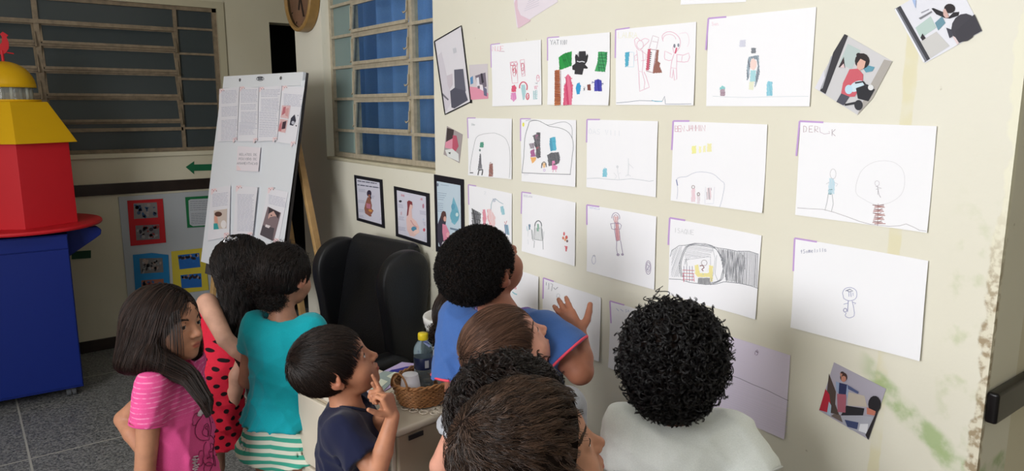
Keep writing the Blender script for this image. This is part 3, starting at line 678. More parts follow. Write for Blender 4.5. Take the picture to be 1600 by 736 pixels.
# --- row 3
Z = ZF(720, 280, 4.905)
sh, k = drawing('drawing with a black scribble and pink shapes just above the boy in blue', Z, [(62,42),(398,110),(400,520),(66,432)], [(62,42),(122,52),(66,195)], w=1.6)
k.hatch([(86,222),(110,235),(158,262),(152,350),(90,350)], (60,60,66), 82, 1.1, .9, c2=DK).line([(88,260),(155,275)], DK, 1).line([(86,300),(155,315)], DK, 1)
k.hatch([(170,232),(188,230),(198,300),(192,355),(172,352)], (226,120,140), 82, 1, 1).hatch([(208,230),(232,228),(268,290),(268,350),(250,385),(216,350),(204,290)], (244,190,190), 82, 1.2, .9).line([(206,232),(212,300),(238,360)], (220,100,120), .8)
k.line([(232,240),(240,180),(262,150),(300,175),(330,190)], (150,176,190), 1, smooth=True).hatch([(246,150),(272,146),(272,172),(248,176)], (150,160,186), 80, 1.2, .8).hatch([(306,210),(330,205),(342,270),(318,272)], (130,190,206), 82, 1, 1).hatch([(336,345),(370,350),(380,428),(344,420)], (100,160,186), 82, 1.2, 1, c2=(90,80,130)).line([(312,398),(308,422)], (200,60,70), 1.3).line([(340,325),(348,350),(360,318)], (190,80,90), 1)
k.text(150, 95, 22, 'v Z', (200,206,214), .5, .8)
k.build('crayon_drawing')
sh, k = drawing('drawing of a small grey armchair and a red flower, second sheet of the third row', Z, [(470,98),(888,178),(882,665),(472,550)], [(472,98),(542,108),(466,265)], w=1.8)
k.text(488, 118, 16, 'BEEoNe', (190,190,206), .5, .7, slope=.12)
gc = (130,134,138)
k.ell(597,360,26,42,(80,84,90),1.5,180,360).line([(570,360),(566,460),(630,470),(622,360)], gc, 1).hatch([(572,370),(620,368),(626,468),(568,460)], (170,176,174), 86, 1.6, .6).hatch([(590,340),(602,345),(604,400),(588,398)], (110,160,136), 85, 1, 1).line([(552,390),(558,470),(570,472),(566,525)], gc, .8).line([(628,380),(634,470),(638,538)], gc, .8).line([(545,385),(552,460)], gc, .8).line([(642,400),(636,460)], (190,194,196), .8)
k.hatch([(522,345),(535,345),(536,385),(524,385)], (80,110,140), 84, .9, 1).line([(508,360),(514,395)], (160,206,216), 1).line([(520,390),(518,440)], (210,214,220), .6).line([(518,460),(522,500)], (214,218,224), .6)
k.blob(797,418,7,15,(206,60,70)).blob(790,450,8,12,(214,90,60)).blob(816,445,10,14,(206,60,50)).blob(806,462,8,12,(236,150,90)).blob(822,474,8,10,(90,50,50)).hatch([(802,510),(824,514),(814,562)], (206,60,70), 85, .9, 1.2)
k.build('crayon_drawing')
Z = ZF(900, 300, 4.329)
sh, k = drawing('drawing of one tall thin pink figure with long legs, third sheet of the third row', Z, [(78,85),(550,165),(538,660),(75,535)], [(78,87),(162,99),(78,222)], w=2.2)
k.text(96, 98, 12, 'SOTALLA', (170,180,216), .5, .85, slope=.15)
v = (110,84,130)
k.ell(272,172,26,32,v,.8,170,380).ell(272,178,16,24,(150,90,120),.8).hatch([(260,165),(286,165),(284,205),(262,205)], (226,170,170), 84, 1.2, 1).line([(266,200),(264,260),(275,330)], v, .8).line([(286,200),(296,262),(302,325),(276,332)], v, .8).hatch([(266,205),(288,205),(302,325),(276,330)], (230,176,170), 84, 1.1, 1.1, c2=(200,120,130))
k.line([(236,214),(262,212),(298,212),(310,225),(302,250),(262,254),(244,248),(238,214)], v, .8).line([(278,332),(276,380),(284,425)], v, .8).line([(304,328),(320,420)], v, .8).ell(288,424,7,6,v,1.2).ell(318,422,6,5,v,1.2)
k.ell(123,460,13,27,(176,176,206),.7).line([(116,432),(128,426),(132,436)], (120,120,140), .8).ell(496,510,19,46,v,.8).ell(496,508,12,34,v,.7).line([(490,490),(502,500),(490,525),(502,528)], (90,70,130), 1)
k.build('crayon_drawing')
Z = ZF(1030, 330, 4.089)
sh, k = drawing('drawing of a big grey scribbled cave with a yellow bed inside', Z, [(74,42),(660,155),(622,690),(60,530)], [(72,42),(170,58),(62,215)], w=2.6)
k.text(100, 105, 30, 'ISAQUE', (196,196,200), .7, .72, slope=.12)
gr, g2 = (100,102,110), (60,62,70)
k.line([(74,290),(85,250),(130,220),(180,215),(230,204),(300,208),(345,225),(380,235),(430,240),(500,255),(580,255),(640,272)], gr, .8).line([(65,432),(140,436),(200,455),(300,468),(360,466),(420,450),(520,460),(590,475),(640,490)], gr, .9)
k.hatch([(370,236),(500,252),(585,258),(642,275),(636,485),(560,468),(430,446),(395,300)], (120,122,130), 92, 1.5, .55, jit=.9, c2=(80,82,92)).hatch([(395,245),(520,262),(560,300),(540,460),(430,440),(405,330)], (90,92,100), 95, 1.7, .6, jit=.9, c2=g2)
k.hatch([(85,245),(150,220),(140,330),(130,420),(80,420)], (160,162,170), 110, 1.8, .5, jit=.8).hatch([(170,218),(300,208),(350,235),(330,290),(200,300),(165,330)], (150,152,160), 10, 2, .55, jit=1)
for o_ in (0, 6, 12): k.line([(140+o_,420),(130+o_,340),(150+o_,270),(180+o_,222),(250,206+o_),(330,216+o_),(372,250),(405+o_,320),(415-o_,400),(400-o_,440),(330,470-o_)], gr, .7, smooth=True)
k.line([(340,225),(360,300),(350,400),(330,460)], (160,162,170), .6).line([(370,280),(360,400),(380,445)], (150,152,160), .6)
k.hatch([(230,345),(252,340),(260,395),(320,395),(322,345),(345,350),(345,450),(330,450),(330,420),(250,420),(232,400)], (240,224,130), 84, .9, 1.2)
k.hatch([(250,425),(328,425),(330,468),(252,466)], (120,120,124), 92, .9, .8).line([(170,310),(330,290),(330,345)], (150,150,160), .6).line([(180,350),(175,300),(165,340)], gr, .6)
for xx_ in (160,178,196,214): k.line([(xx_,350),(xx_,448)], (90,80,120), .7)
for yy_ in (375,395,415,435): k.line([(152,yy_),(226,yy_+4)], (186,60,60), .9)
k.line([(155,395),(160,452)], RED, .8).line([(222,400),(226,450)], RED, .8)
k.ell(290,330,18,18,(130,110,110),.7).line([(262,350),(280,345),(290,360),(275,372),(285,382)], (110,50,50), 1.6).hatch([(282,396),(302,396),(304,418),(284,418)], (150,200,216), 84, .9, 1)
k.build('crayon_drawing')
Z = ZF(1230, 360, 3.504)
sh, k = drawing('drawing of one small mushroom shaped figure in blue pencil, big sheet ending the third row', Z, [(50,40),(778,165),(735,712),(22,530)], [(46,42),(168,62),(38,222)], curl=.010, w=2.6)
k.text(78, 105, 20, 'tSomelslla', (130,130,160), .7, .72, slope=-.07)
b = (120,122,176)
k.line([(312,372),(306,340),(320,318),(348,312),(376,325),(384,350),(376,374),(350,384),(330,382),(312,372)], b, .8, smooth=True).line([(322,330),(345,322),(362,330),(340,336),(330,328)], (70,72,110), 1.2).line([(340,340),(340,362)], b, .9).line([(350,338),(352,364)], b, .9).line([(362,340),(364,358)], b, .7)
k.line([(336,385),(334,445)], (80,84,150), .9).line([(358,384),(368,430),(370,465),(345,478),(322,468),(326,450)], b, .8, smooth=True).line([(312,404),(334,398)], b, .8).line([(360,392),(380,398),(372,404)], b, .8).ell(320,436,9,10,(90,90,150),.9)
k.build('crayon_drawing')
# --- row 4 (partly behind the children)
def a4(p, w=.287, h=.207, dy=0):
    """A4 sheet hung from its wall point p (top left) """
    return [p, p+np.array([0, -w, dy]), p+np.array([0, -w, -h+dy]), p+np.array([0, 0, -h])]
Z = ZF(780, 400, 3.679)
tr = onwall(843, 432); p0 = tr+np.array([0, .285, 0])
sh, k = drawing('sheet with a small red and blue scribble behind the neck of the boy in blue', Z, a4(p0), world=True, curl=.008)
k.line([(70,148),(85,165),(100,188)], (210,100,110), .9).line([(98,176),(100,190),(88,186)], RED, 1).line([(78,205),(90,215),(105,222)], (110,190,206), 1.6).line([(64,175),(72,190)], (150,110,160), .8)
k.build('crayon_drawing')
p0 = onwall(849.5, 434.5)
sh, k = drawing('curled sheet with small circles beside the raised hand of the boy in blue', Z, [(255,126),(592,238),(587,603),(253,500)], [(257,126),(318,146),(257,245)], curl=.012, w=2)
g3 = (130,130,140)
k.line([(275,150),(275,168)], g3, .8).line([(290,155),(290,190),(284,188)], g3, .8).line([(300,158),(312,160),(306,200)], g3, .8).line([(318,180),(328,192),(344,178)], g3, 1).ell(345,228,9,12,(190,190,200),.7).ell(355,288,13,22,(180,180,196),.7).ell(407,306,20,26,(150,150,170),.7).line([(392,292),(402,308),(405,298),(398,316)], DK, 1.4).ell(413,390,8,12,(176,176,196),.8)
k.build('crayon_drawing')
sh, k = drawing('sheet with a purple tape corner showing at the left of the curly haired boy', Z, a4(onwall(954, 470), dy=-.004), [(640,258),(722,282),(645,386)], world=True, curl=.006, w=2)
k.line([(676,300),(690,316)], (150,160,200), .7).line([(700,305),(715,318)], (150,160,200), .7).text(728, 306, 16, 'SA', (160,170,200), .6, .8).line([(730,400),(740,440),(735,480)], (206,150,90), .8)
k.build('crayon_drawing')
Z = ZF(1100, 510, 3.875)
tr = onwall(1236, 555)
LILAC = mat('lilac_drawing_paper', (228, 218, 236), .8, bump=.08, bscale=30)
sh, k = drawing('lilac sheet with a slanting horizon line at the right of the curly haired boy', Z, [tr+np.array([0, .292, .006]), tr, tr+np.array([0, -.001, -.208]), tr+np.array([0, .292, -.204])], world=True, curl=.006, paper=LILAC)
k.line([(140,285),(220,315),(300,352),(385,385),(440,412),(500,440),(518,446)], (100,84,110), .8).line([(312,170),(314,150),(326,140),(332,155),(325,172),(316,172)], (140,110,150), .9).line([(320,148),(328,158)], (60,40,70), 1.2)
k.hatch([(100,275),(130,240),(170,232),(168,255),(125,270),(108,292)], (130,70,146), 60, .9, 1.5)
k.hatch([(130,300),(518,455),(500,660),(60,500)], (214,202,224), 20, 3.2, .7, jit=2)
k.build('crayon_drawing')

# ---------------------------------------------------------------- printed photographs
GP = 'printed photographs taped to the cream wall'
GLOSS = mat('glossy_photo_paper', (216, 214, 216), .3)
def photo(label, Z, corners, base=(216, 214, 216), **kw):
    _sd[0] += 1
    sh = Sheet('photo_print', label, 'photograph', [Z(*c) for c in corners], paper=mat('photo_paper_%d_%d_%d' % base, base, .35), group=GP, seed=_sd[0], curl=kw.get('curl', 0))
    return sh, Ink(sh, Z)
Z = ZF(670, 20, 2.945)
sh, k = photo('tall tilted black edged photo of a grey armchair in a white room', Z, [(28,132),(152,60),(195,410),(77,468)], (226,222,228))
k.fill([(40,200),(60,180),(110,400),(82,455),(72,430)], (212,206,214)).fill([(118,262),(160,258),(172,360),(150,390),(122,380)], (98,98,112)).fill([(100,360),(120,345),(168,358),(182,402),(120,440),(106,436)], (84,84,98)).fill([(62,366),(94,398),(90,404),(62,378)], (120,116,126)).fill([(84,290),(110,280),(112,330),(98,352),(88,330)], (206,196,204)).fill([(112,165),(126,160),(130,182),(116,188)], (200,200,206))
k.build('photo_image')
f = Ink(sh, Z, lay=4); f.line([(28,132),(152,60),(195,410),(77,468),(28,132)], (26,24,28), 1.8, 0); f.line([(196,400),(197,416)], (26,24,28), 3, 0); f.build('black_border')
sh, k = photo('small upright photo of a classroom with a pink floor beside the tall armchair photo', Z, [(187,240),(272,234),(275,395),(192,401)], (214,206,210))
k.fill([(190,340),(240,345),(275,372),(275,395),(192,401)], (226,150,172)).fill([(192,300),(204,290),(206,325),(194,330)], (90,140,186)).fill([(215,290),(262,275),(268,340),(228,350)], (120,110,124)).fill([(220,300),(232,296),(236,335),(224,338)], (226,222,230)).fill([(240,280),(248,278),(256,320),(246,326)], (60,54,64)).fill([(252,340),(268,350),(270,385),(256,380)], (110,110,136)).fill([(236,330),(250,332),(254,360),(238,352)], (236,226,232))
k.build('photo_image')
Z = ZF(660, 0, 2.453)
sh, k = photo('small tilted photo of a person in pink bending over a table', Z, [(95,483),(155,515),(143,625),(82,592)], (170,160,160))
k.fill([(96,490),(122,498),(118,540),(92,545)], (70,60,60)).fill([(90,545),(118,530),(116,572),(88,566)], (226,150,170)).fill([(118,518),(132,520),(140,560),(128,582),(116,570)], (190,90,110)).fill([(88,575),(116,570),(140,590),(142,620),(98,600)], (224,226,224)).fill([(100,585),(110,583),(108,592)], (60,70,60))
k.build('photo_image')
Z = ZF(1380, 0, 6.688)
sh, k = photo('tilted photo at the top right of a boy reaching past a dark haired head', Z, [(120,95),(740,-265),(1040,325),(440,660)], (222,222,230))
k.fill([(340,290),(500,170),(560,290),(395,400)], (186,206,200)).fill([(330,470),(560,330),(700,480),(480,620)], (206,204,202)).fill([(120,95),(185,62),(495,615),(440,650)], (120,122,132)).fill([(150,80),(185,62),(495,615),(462,632)], (64,64,70)).fill([(122,98),(136,90),(440,640),(425,655)], (236,236,242))
k.fill([(545,240),(620,170),(655,240),(580,320)], (110,150,166)).fill([(375,190),(510,115),(515,130),(395,205)], (130,130,136)).fill([(395,395),(415,350),(450,400),(415,425)], (50,44,50)).fill([(400,130),(480,95),(484,102),(404,138)], (150,150,160))
k.fill([(510,90),(530,85),(640,130),(680,190),(740,130),(800,125),(790,165),(700,195),(650,190),(560,150)], (40,38,44)).blob(700,90,58,50,(44,38,42)).fill([(632,105),(655,90),(680,140),(695,180),(660,190),(635,160)], (214,178,170))
k.blob(850,290,130,150,(66,64,72), 20).fill([(760,330),(960,150),(1038,322),(815,445),(790,450)], (62,60,68)).fill([(725,370),(760,390),(800,450),(780,470)], (226,206,206)).fill([(665,290),(720,310),(735,380),(700,400)], (70,70,80)).fill([(310,0),(350,0),(345,90)], (170,190,226))
k.build('photo_image')
Z = ZF(1260, 40, 4.907)
sh, k = photo('tilted photo of a dark haired child in a pink shirt standing beside a black chair', Z, [(295,65),(663,275),(395,685),(65,480)], (206,204,206))
k.fill([(320,140),(420,190),(350,335),(255,290)], (186,200,198)).fill([(295,65),(322,78),(150,525),(108,500),(210,205)], (58,56,62)).fill([(190,240),(205,225),(128,480),(114,488)], (170,170,178)).fill([(66,480),(140,340),(145,400),(105,500)], (222,220,228))
k.fill([(510,560),(663,275),(600,260),(480,480),(395,685)], (176,170,164)).fill([(440,330),(475,305),(528,318),(510,350),(460,360)], (100,156,176)).fill([(250,320),(290,240),(300,325)], (60,46,50)).fill([(262,320),(290,290),(298,325)], (226,200,200))
k.fill([(335,335),(400,330),(440,375),(436,440),(375,545),(280,550),(270,520),(285,440)], (206,96,108)).blob(390,465,62,36,(206,226,236),-30).blob(330,490,30,36,(190,220,236)).blob(432,272,56,60,(44,36,38)).blob(405,225,18,16,(44,36,38)).fill([(395,290),(420,255),(460,275),(448,325),(415,345),(392,325)], (222,176,160))
k.fill([(272,520),(335,545),(290,612),(235,585)], (80,80,92)).fill([(385,480),(470,450),(530,490),(480,580),(400,560)], (40,40,46)).blob(405,610,32,40,(52,52,58)).fill([(300,600),(400,580),(400,600),(300,615)], (50,50,56)).blob(500,475,22,22,(226,226,226)).line([(380,440),(440,430),(470,470)], (50,50,56), 2.4)
k.build('photo_image')
Z = ZF(1260, 540, 4.6)
sh, k = photo('lowest tilted photo of a girl with raised arm above someone in a grey striped top', Z, [(200,120),(575,310),(450,675),(92,465)], (176,170,184))
k.fill([(165,200),(215,330),(210,420),(240,500),(170,480),(150,330)], (80,66,60)).fill([(140,310),(168,350),(178,430),(160,480),(95,462)], (186,40,60)).fill([(165,400),(182,430),(176,500),(150,490)], (170,190,210)).fill([(300,330),(420,360),(440,440),(300,430)], (196,184,170)).fill([(290,430),(420,450),(410,500),(270,500),(240,520)], (36,34,40)).fill([(200,490),(260,500),(280,560),(180,505)], (110,96,90))
k.fill([(240,265),(300,280),(295,350),(235,345)], (44,50,90)).fill([(215,255),(240,265),(235,345),(218,325)], (150,166,196)).fill([(296,280),(310,290),(300,380),(288,350)], (150,166,196)).fill([(225,345),(290,350),(285,480),(228,475)], (170,96,112)).blob(272,225,26,32,(70,44,40)).blob(272,238,18,22,(190,130,110)).fill([(245,200),(255,185),(265,200),(255,230)], (180,130,112)).blob(262,192,12,8,(60,40,40)).fill([(300,280),(380,330),(375,345),(305,310)], (80,90,130))
k.fill([(250,500),(420,500),(490,510),(440,640),(320,600),(270,560)], (172,172,184)).fill([(280,530),(380,550),(370,600),(300,580)], (60,70,110)).fill([(392,560),(450,560),(440,630),(380,610)], (226,226,232)).blob(495,420,46,62,(30,26,32)).fill([(440,440),(505,470),(495,500),(440,490)], (196,120,100)).fill([(430,640),(545,400),(450,675)], (40,34,36))
k.build('photo_image')
# sheets cut by the top of the frame
Z = ZF(780, 0, 3.81)
pa = onwall(808, 43); d1 = onwall(803, 0)-pa; d2 = onwall(880, -2)-pa; d1 = d1/np.linalg.norm(d1)*.30; d2 = d2/np.linalg.norm(d2)*.21
_sd[0] += 1
sh = Sheet('notice_sheet', 'pale pink printed sheet hanging at an angle from the top edge, above the first drawings', 'notice', [pa+d1, pa+d1+d2, pa+d2, pa], world=True, seed=_sd[0], paper=mat('pale_pink_paper', (232, 222, 230), .6))
k = Ink(sh, Z); k.fill([(115,170),(92,20),(100,0),(110,0),(112,50),(130,90),(160,105),(190,120),(185,128)], (226,196,208))
for i in range(7): k.line([(150+i*6,66-i*14),(240,30-i*14)], (206,200,212), .6)
k.build('printed_text')
pa = onwall(1166, 3); pb = onwall(1136, 0)
sh = Sheet('notice_sheet', 'white sheet whose bottom edge alone shows above the large top row drawing', 'notice', [pb+np.array([0,.12,.2]), pa+np.array([0,-.03,.21]), pa, pb+np.array([0,.14,.004])], world=True, seed=99)

# ---------------------------------------------------------------- black bordered breastfeeding posters
GB = 'black bordered posters above the armchair'
BLK = mat('black_card_border', (26, 26, 34), .5)
def poster(label, Z, cs, m=.085, paper=(214, 212, 226)):
    _sd[0] += 1
    W4 = [Z(*c) for c in cs]
    sh = Sheet('poster', label, 'poster', W4, paper=BLK, group=GB, seed=_sd[0], thick=.003, off=.004, curl=.002)
    (a, b, c, d) = W4
    def L(u, v): return tuple(a[i]*(1-u)*(1-v)+b[i]*u*(1-v)+c[i]*u*v+d[i]*(1-u)*v for i in (0, 1))
    k = Ink(sh, lambda x, y: (x, y), lay=1); k.fill([L(m, m*.8), L(1-m, m*.8), L(1-m, 1-m*.8), L(m, 1-m*.8)], paper); k.build('printed_sheet')
    return sh, Ink(sh, Z, lay=2.5), L
Z = ZF(540, 260, 5.255)
sh, k, L = poster('black bordered poster of a dark haired woman sitting cross legged above the armchair', Z, [(75,70),(305,108),(327,508),(98,442)])
k.lines(105, 118, 285, 150, 2, (70,74,100), 1.4, .14, 3)
for (x, y, w) in ((115,185,60),(112,275,55),(110,350,60),(112,400,50),(220,240,80),(222,310,75),(240,370,60),(245,410,60)): k.lines(x, y, x+w, y+18, 3, (150,152,176), .5, .13, int(x+y))
k.blob(202,222,19,28,(52,40,62)).blob(210,258,10,18,(52,40,62)).fill([(190,250),(212,255),(218,290),(225,320),(222,345),(240,365),(242,385),(215,395),(232,412),(205,410),(170,385),(162,345),(175,290)], (150,96,80)).fill([(178,300),(215,310),(212,350),(180,340)], (190,120,140)).blob(212,362,16,10,(214,150,80), 20).blob(203,240,8,11,(170,110,90))
k.build('poster_print')
sh, k, L = poster('black bordered poster of a red haired woman holding a baby above the armchair', Z, [(402,162),(693,222),(702,662),(420,572)])
k.text(462, 226, 18, 'IMPORT DE TODO', (206,120,140), .8, .72, slope=.19)
for (x, y, w) in ((440,310,42),(440,410,50),(440,495,62),(620,365,55),(640,455,30),(636,545,40),(636,580,40)): k.lines(x, y, x+w, y+22, 3, (150,146,176), .6, .17, int(x+y))
k.blob(458,286,12,9,(40,34,50)).blob(466,385,6,16,(206,176,190)).blob(648,325,8,20,(190,130,150)).blob(655,520,10,14,(206,90,110)).blob(650,435,6,10,(190,200,220))
k.fill([(520,290),(545,300),(560,330),(552,350),(556,420),(590,450),(615,500),(608,540),(575,575),(540,570),(515,520),(508,440),(520,380)], (232,196,190)).blob(545,330,16,26,(232,196,190)).fill([(515,290),(530,278),(556,290),(560,318),(540,310),(532,340),(524,400),(512,408),(518,340)], (136,58,64)).blob(572,512,22,20,(80,140,170)).blob(592,536,26,18,(240,206,196), -20).line([(545,440),(570,480),(600,500)], (206,150,150), 1.2)
k.build('poster_print')
sh, k, L = poster('tall black bordered poster with a pale blue drop and a woman in pink', Z, [(732,65),(975,107),(985,765),(748,698)], m=.1, paper=(196, 212, 224))
for (x, y, w, n) in ((790,150,65,1),(765,215,80,4),(765,300,95,5)): k.lines(x, y, x+w, y+n*13, n, (130,150,176), .7, .13, int(x+y))
k.blob(766,150,8,14,(120,130,150)).fill([(895,250),(930,340),(945,400),(935,440),(905,480),(875,455),(862,400),(872,345)], (120,180,200)).blob(892,330,16,26,(100,160,186)).blob(905,405,38,54,(110,172,192)).blob(925,395,12,16,(206,226,226)).fill([(868,500),(958,520),(955,535),(868,515)], (110,130,150))
k.fill([(765,480),(800,380),(830,370),(838,420),(830,480),(860,540),(870,600),(840,640),(790,672),(765,600)], (60,56,72)).blob(815,405,22,40,(90,60,56)).fill([(805,470),(835,480),(865,545),(862,590),(815,610),(805,540)], (222,140,164)).blob(826,430,12,22,(222,170,156)).fill([(790,665),(806,620),(850,600),(840,640)], (232,226,232)).blob(850,560,14,20,(236,170,180))
k.build('poster_print')
sh, k, L = poster('black bordered pale blue poster mostly hidden behind the boy in blue', ZF(0, 0, 1), [(685,414),(731,425),(733,535),(688,522)], m=.12, paper=(190, 204, 214))
k.lines(693, 430, 722, 470, 6, (150,160,176), .5, .2, 5)
k.build('poster_print')
# ================================================================== things on the back wall
GREEN = mat('green_paper', (16, 104, 66), .6)
k = MB(); pts = [(290,261),(303,252),(303,257),(342,256),(342,266),(303,267),(303,272)]
k.prism([onback(*p)+np.array([0,-.004,0]) for p in pts], (0, .003, 0)); tag(k.build('arrow_sign', GREEN), 'green paper arrow pointing left on the back wall above the dark rail', 'sign')
k = MB(); pts = [(112,393),(142,391),(142,403),(112,405)]
k.prism([onback(*p)+np.array([0,-.004,0]) for p in pts], (0, .003, 0)); tag(k.build('paper_strip', mat('dark_green_paper', (14, 66, 42), .6)), 'short dark green paper strip on the back wall beside the blue cabinet', 'paper strip')
# white display board
bn = (0, -1, 0)
bp = lambda x, y: on_plane(x, y, (0, BY-.02, 0), (0, 1, 0))
Z = ZF(180, 290, 4.331)
tlb = bp(*Z(22, 78)); trb = bp(338, 297); blb = bp(*Z(85, 735)); blb = tlb+(blb-tlb)*1.25
brb = trb+(blb-tlb)
board = Sheet('display_board', 'white display board with coloured photo cards leaning on the back wall under the rail', 'display board', [tlb, trb, brb, blb], plane=bp, normal=bn, world=True, paper=mat('white_foam_board', (178, 182, 186), .7), thick=.012, off=.0)
def card(name, cs, col, label=None):
    k = Ink(board, Z, lay=1); P = [np.array(bp(*Z(*c))) + np.array([0, -.006, 0]) for c in cs]
    m = MB(); m.prism([p-board.c for p in P], (0, .002, 0)); o = m.build(name, mat('card_%d_%d_%d' % col, col, .6), board.o)
    if label: o['label'] = label
    return o
def card_ink(): return Ink(board, Z, lay=26)
rc = card('photo_card', [(80,102),(320,88),(343,385),(103,408)], (190, 26, 36), 'red card with two photographs')
gc_ = card('text_card', [(472,78),(690,64),(690,272),(487,285)], (16, 112, 62), 'green bordered printed card')
bc = card('photo_card', [(118,468),(245,455),(358,468),(372,740),(138,752)], (24, 122, 178), 'blue card with two photographs')
yc = card('photo_card', [(377,445),(605,420),(632,705),(395,735)], (206, 186, 60), 'yellow card with two photographs')
k = card_ink()
rr = random.Random(4)
def snap(c4, base, cols, n=26):
    (a, b, c, d) = c4; k.fill(c4, base)
    for i in range(n):
        u, v = rr.uniform(.08, .92), rr.uniform(.1, .9)
        x = a[0]*(1-u)*(1-v)+b[0]*u*(1-v)+c[0]*u*v+d[0]*(1-u)*v; y = a[1]*(1-u)*(1-v)+b[1]*u*(1-v)+c[1]*u*v+d[1]*(1-u)*v
        k.lay = 28; k.blob(x, y, rr.uniform(4, 13), rr.uniform(5, 14), rr.choice(cols), rr.uniform(0, 90))
    k.lay = 26
snap([(122,120),(280,112),(288,215),(126,225)], (130, 124, 124), [(60,80,110),(80,76,76),(50,90,130),(150,140,136)])
snap([(135,270),(295,262),(300,360),(142,370)], (120, 116, 120), [(56,56,64),(150,60,60),(90,96,120),(150,146,146)])
snap([(162,492),(318,488),(325,585),(170,595)], (110, 106, 104), [(40,40,44),(150,130,120),(140,140,140)])
snap([(175,640),(325,630),(332,720),(180,730)], (146, 90, 70), [(70,60,60),(120,40,50),(60,90,130)])
snap([(422,470),(566,455),(575,550),(434,566)], (30, 96, 170), [(30,96,170),(36,106,180)], 4)
for i in range(14): k.lay = 28; k.blob(432+i*9.5, 480+rr.uniform(-10, 14), 8, 10, rr.choice([(60,50,56),(150,120,110),(40,40,50),(170,150,146)]))
k.lay = 26
snap([(440,605),(580,592),(585,685),(448,695)], (30, 96, 170), [(30,96,170),(36,106,180)], 3)
for i in range(13): k.lay = 28; k.blob(455+i*9.5, 615+rr.uniform(-8, 14), 8, 10, rr.choice([(60,50,56),(150,120,110),(40,40,50),(170,150,146)]))
k.k.build('photographs', [pig(c) for c in k.cols], board.o)
k = card_ink(); k.fill([(494,100),(510,92),(690,84),(690,262),(525,274),(503,262),(498,200)], (186, 190, 196)); k.lay = 28
k.lines(505, 108, 640, 165, 5, (110,112,120), .6, -.04, 8).lines(512, 190, 640, 258, 7, (110,112,120), .6, -.04, 9)
k.k.build('printed_text', [pig(c) for c in k.cols], board.o)
# clock on the far end of the drawing wall
cc = onwall(482, 2)
cth = thing('wall_clock', 'round wooden wall clock hanging at the far end of the drawing wall', 'clock', (WX, cc[1]+.02, cc[2]+.025))
M = Matrix.Rotation(math.radians(-90), 4, 'Y')
WOOD = mat('honey_clock_wood', (150, 116, 66), .4, noise=.15, nscale=30)
k = MB(); R = .175; k.lathe([(R*.6, .001), (R, .003), (R, .05), (R-.006, .056), (R-.018, .056), (R-.022, .044)], n=48, M=M); k.build('clock_rim', WOOD, cth, smooth=False, bevel=.001)
k = MB(); k.lathe([(.001, .030), (R-.02, .030)], n=48, M=M); k.build('clock_face', mat('brown_dial', (122, 88, 66), .45, noise=.25, nscale=9), cth)
k = MB()
for i in range(12):
    t = math.radians(30*i); r = R*.78; L = .012
    k.bar((-.032, r*math.sin(t), r*math.cos(t)), (-.032, (r+L)*math.sin(t), (r+L)*math.cos(t)), .002, .005, upv=(1, 0, 0))
k.build('hour_mark', mat('dark_ink', (50, 36, 30), .5), cth)
for nm, ang, L in (('hour_hand', 160, .07), ('minute_hand', 200, .11)):
    k = MB(); t = math.radians(ang); k.bar((-.036, 0, 0), (-.036, L*math.sin(t), L*math.cos(t)), .002, .008, upv=(1, 0, 0)); k.build(nm, mat('dark_ink', (50, 36, 30), .5), cth)
k = MB(); k.lathe([(.001, .047), (R-.02, .046)], n=48, M=M); k.build('clock_glass', glass_mat('clock_glass', (.95, .95, .95, 1), srgb(120, 110, 100), .06), cth)

# ================================================================== toy lighthouse on its blue cabinet
LX, LY = .25, 4.70
cart = thing('lighthouse_cabinet', 'red and yellow toy lighthouse standing on a blue wheeled cabinet', 'toy cabinet', (LX, LY, 0), math.radians(-3))
CBLUE = mat('royal_blue_laminate', (16, 38, 118), .4, spec=.35); CRED = mat('red_laminate', (206, 34, 44), .45, spec=.35); CYEL = mat('yellow_laminate', (222, 172, 14), .45, spec=.35)
zt_ = .925
k = MB(); h = .190; hy = .285; k.box((-.62, -hy, .062), (h, hy, zt_-.02)); k.build('cabinet_body', CBLUE, cart, bevel=.003)
k = MB(); k.box((-.60, -hy-.008, .075), (h-.004, -hy-.0005, zt_-.10)); k.build('door', CBLUE, cart, bevel=.002)
k = MB(); k.box((-.60, -hy-.008, zt_-.095), (h-.004, -hy-.0005, zt_-.025)); k.build('top_panel', CBLUE, cart, bevel=.002)
# fin bracket under the top
k = MB(); prof = [(h, zt_-.01), (h+.15, zt_-.015), (h+.17, zt_-.035), (h+.165, zt_-.06), (h+.13, zt_-.085), (h+.03, zt_-.15), (h, zt_-.17)]
k.prism([(x, -.13, z) for x, z in prof], (0, .05, 0)); k.build('side_bracket', CBLUE, cart, bevel=.004)
k = MB(); k.box((h-.03, -.15, zt_-.02), (h+.06, -.07, zt_-.005)); k.build('bracket_plate', mat('dark_steel', (50, 50, 54), .4, .8), cart)
k = MB(); k.lathe([(.001, 0), (.375, 0), (.38, .010), (.375, .020), (.001, .020)], (0, 0, zt_), 72); k.build('round_top', CRED, cart, bevel=.002)
def hexa(r, z, rot): return [(r*math.cos(math.radians(rot+60*i)), r*math.sin(math.radians(rot+60*i)), z) for i in range(6)]
def frustum(r0, z0, r1, z1, rot, nm, m, bev=.002):
    k = MB(); a = hexa(r0, z0, rot)+hexa(r1, z1, rot); k.add(a, [tuple(range(6))[::-1], tuple(range(6, 12))]+[(i, (i+1) % 6, 6+(i+1) % 6, 6+i) for i in range(6)]); return k.build(nm, m, cart, bevel=bev)
ROT = -88
frustum(.285, zt_+.02, .280, zt_+.455, ROT, 'tower', CRED)
frustum(.325, zt_+.455, .195, zt_+.665, ROT, 'roof', CYEL)
k = MB(); k.lathe([(.150, 0), (.152, .004), (.150, .012)], (0, 0, zt_+.665), 40, capb=True, capt=True); k.build('lantern_base', CYEL, cart, smooth=False)
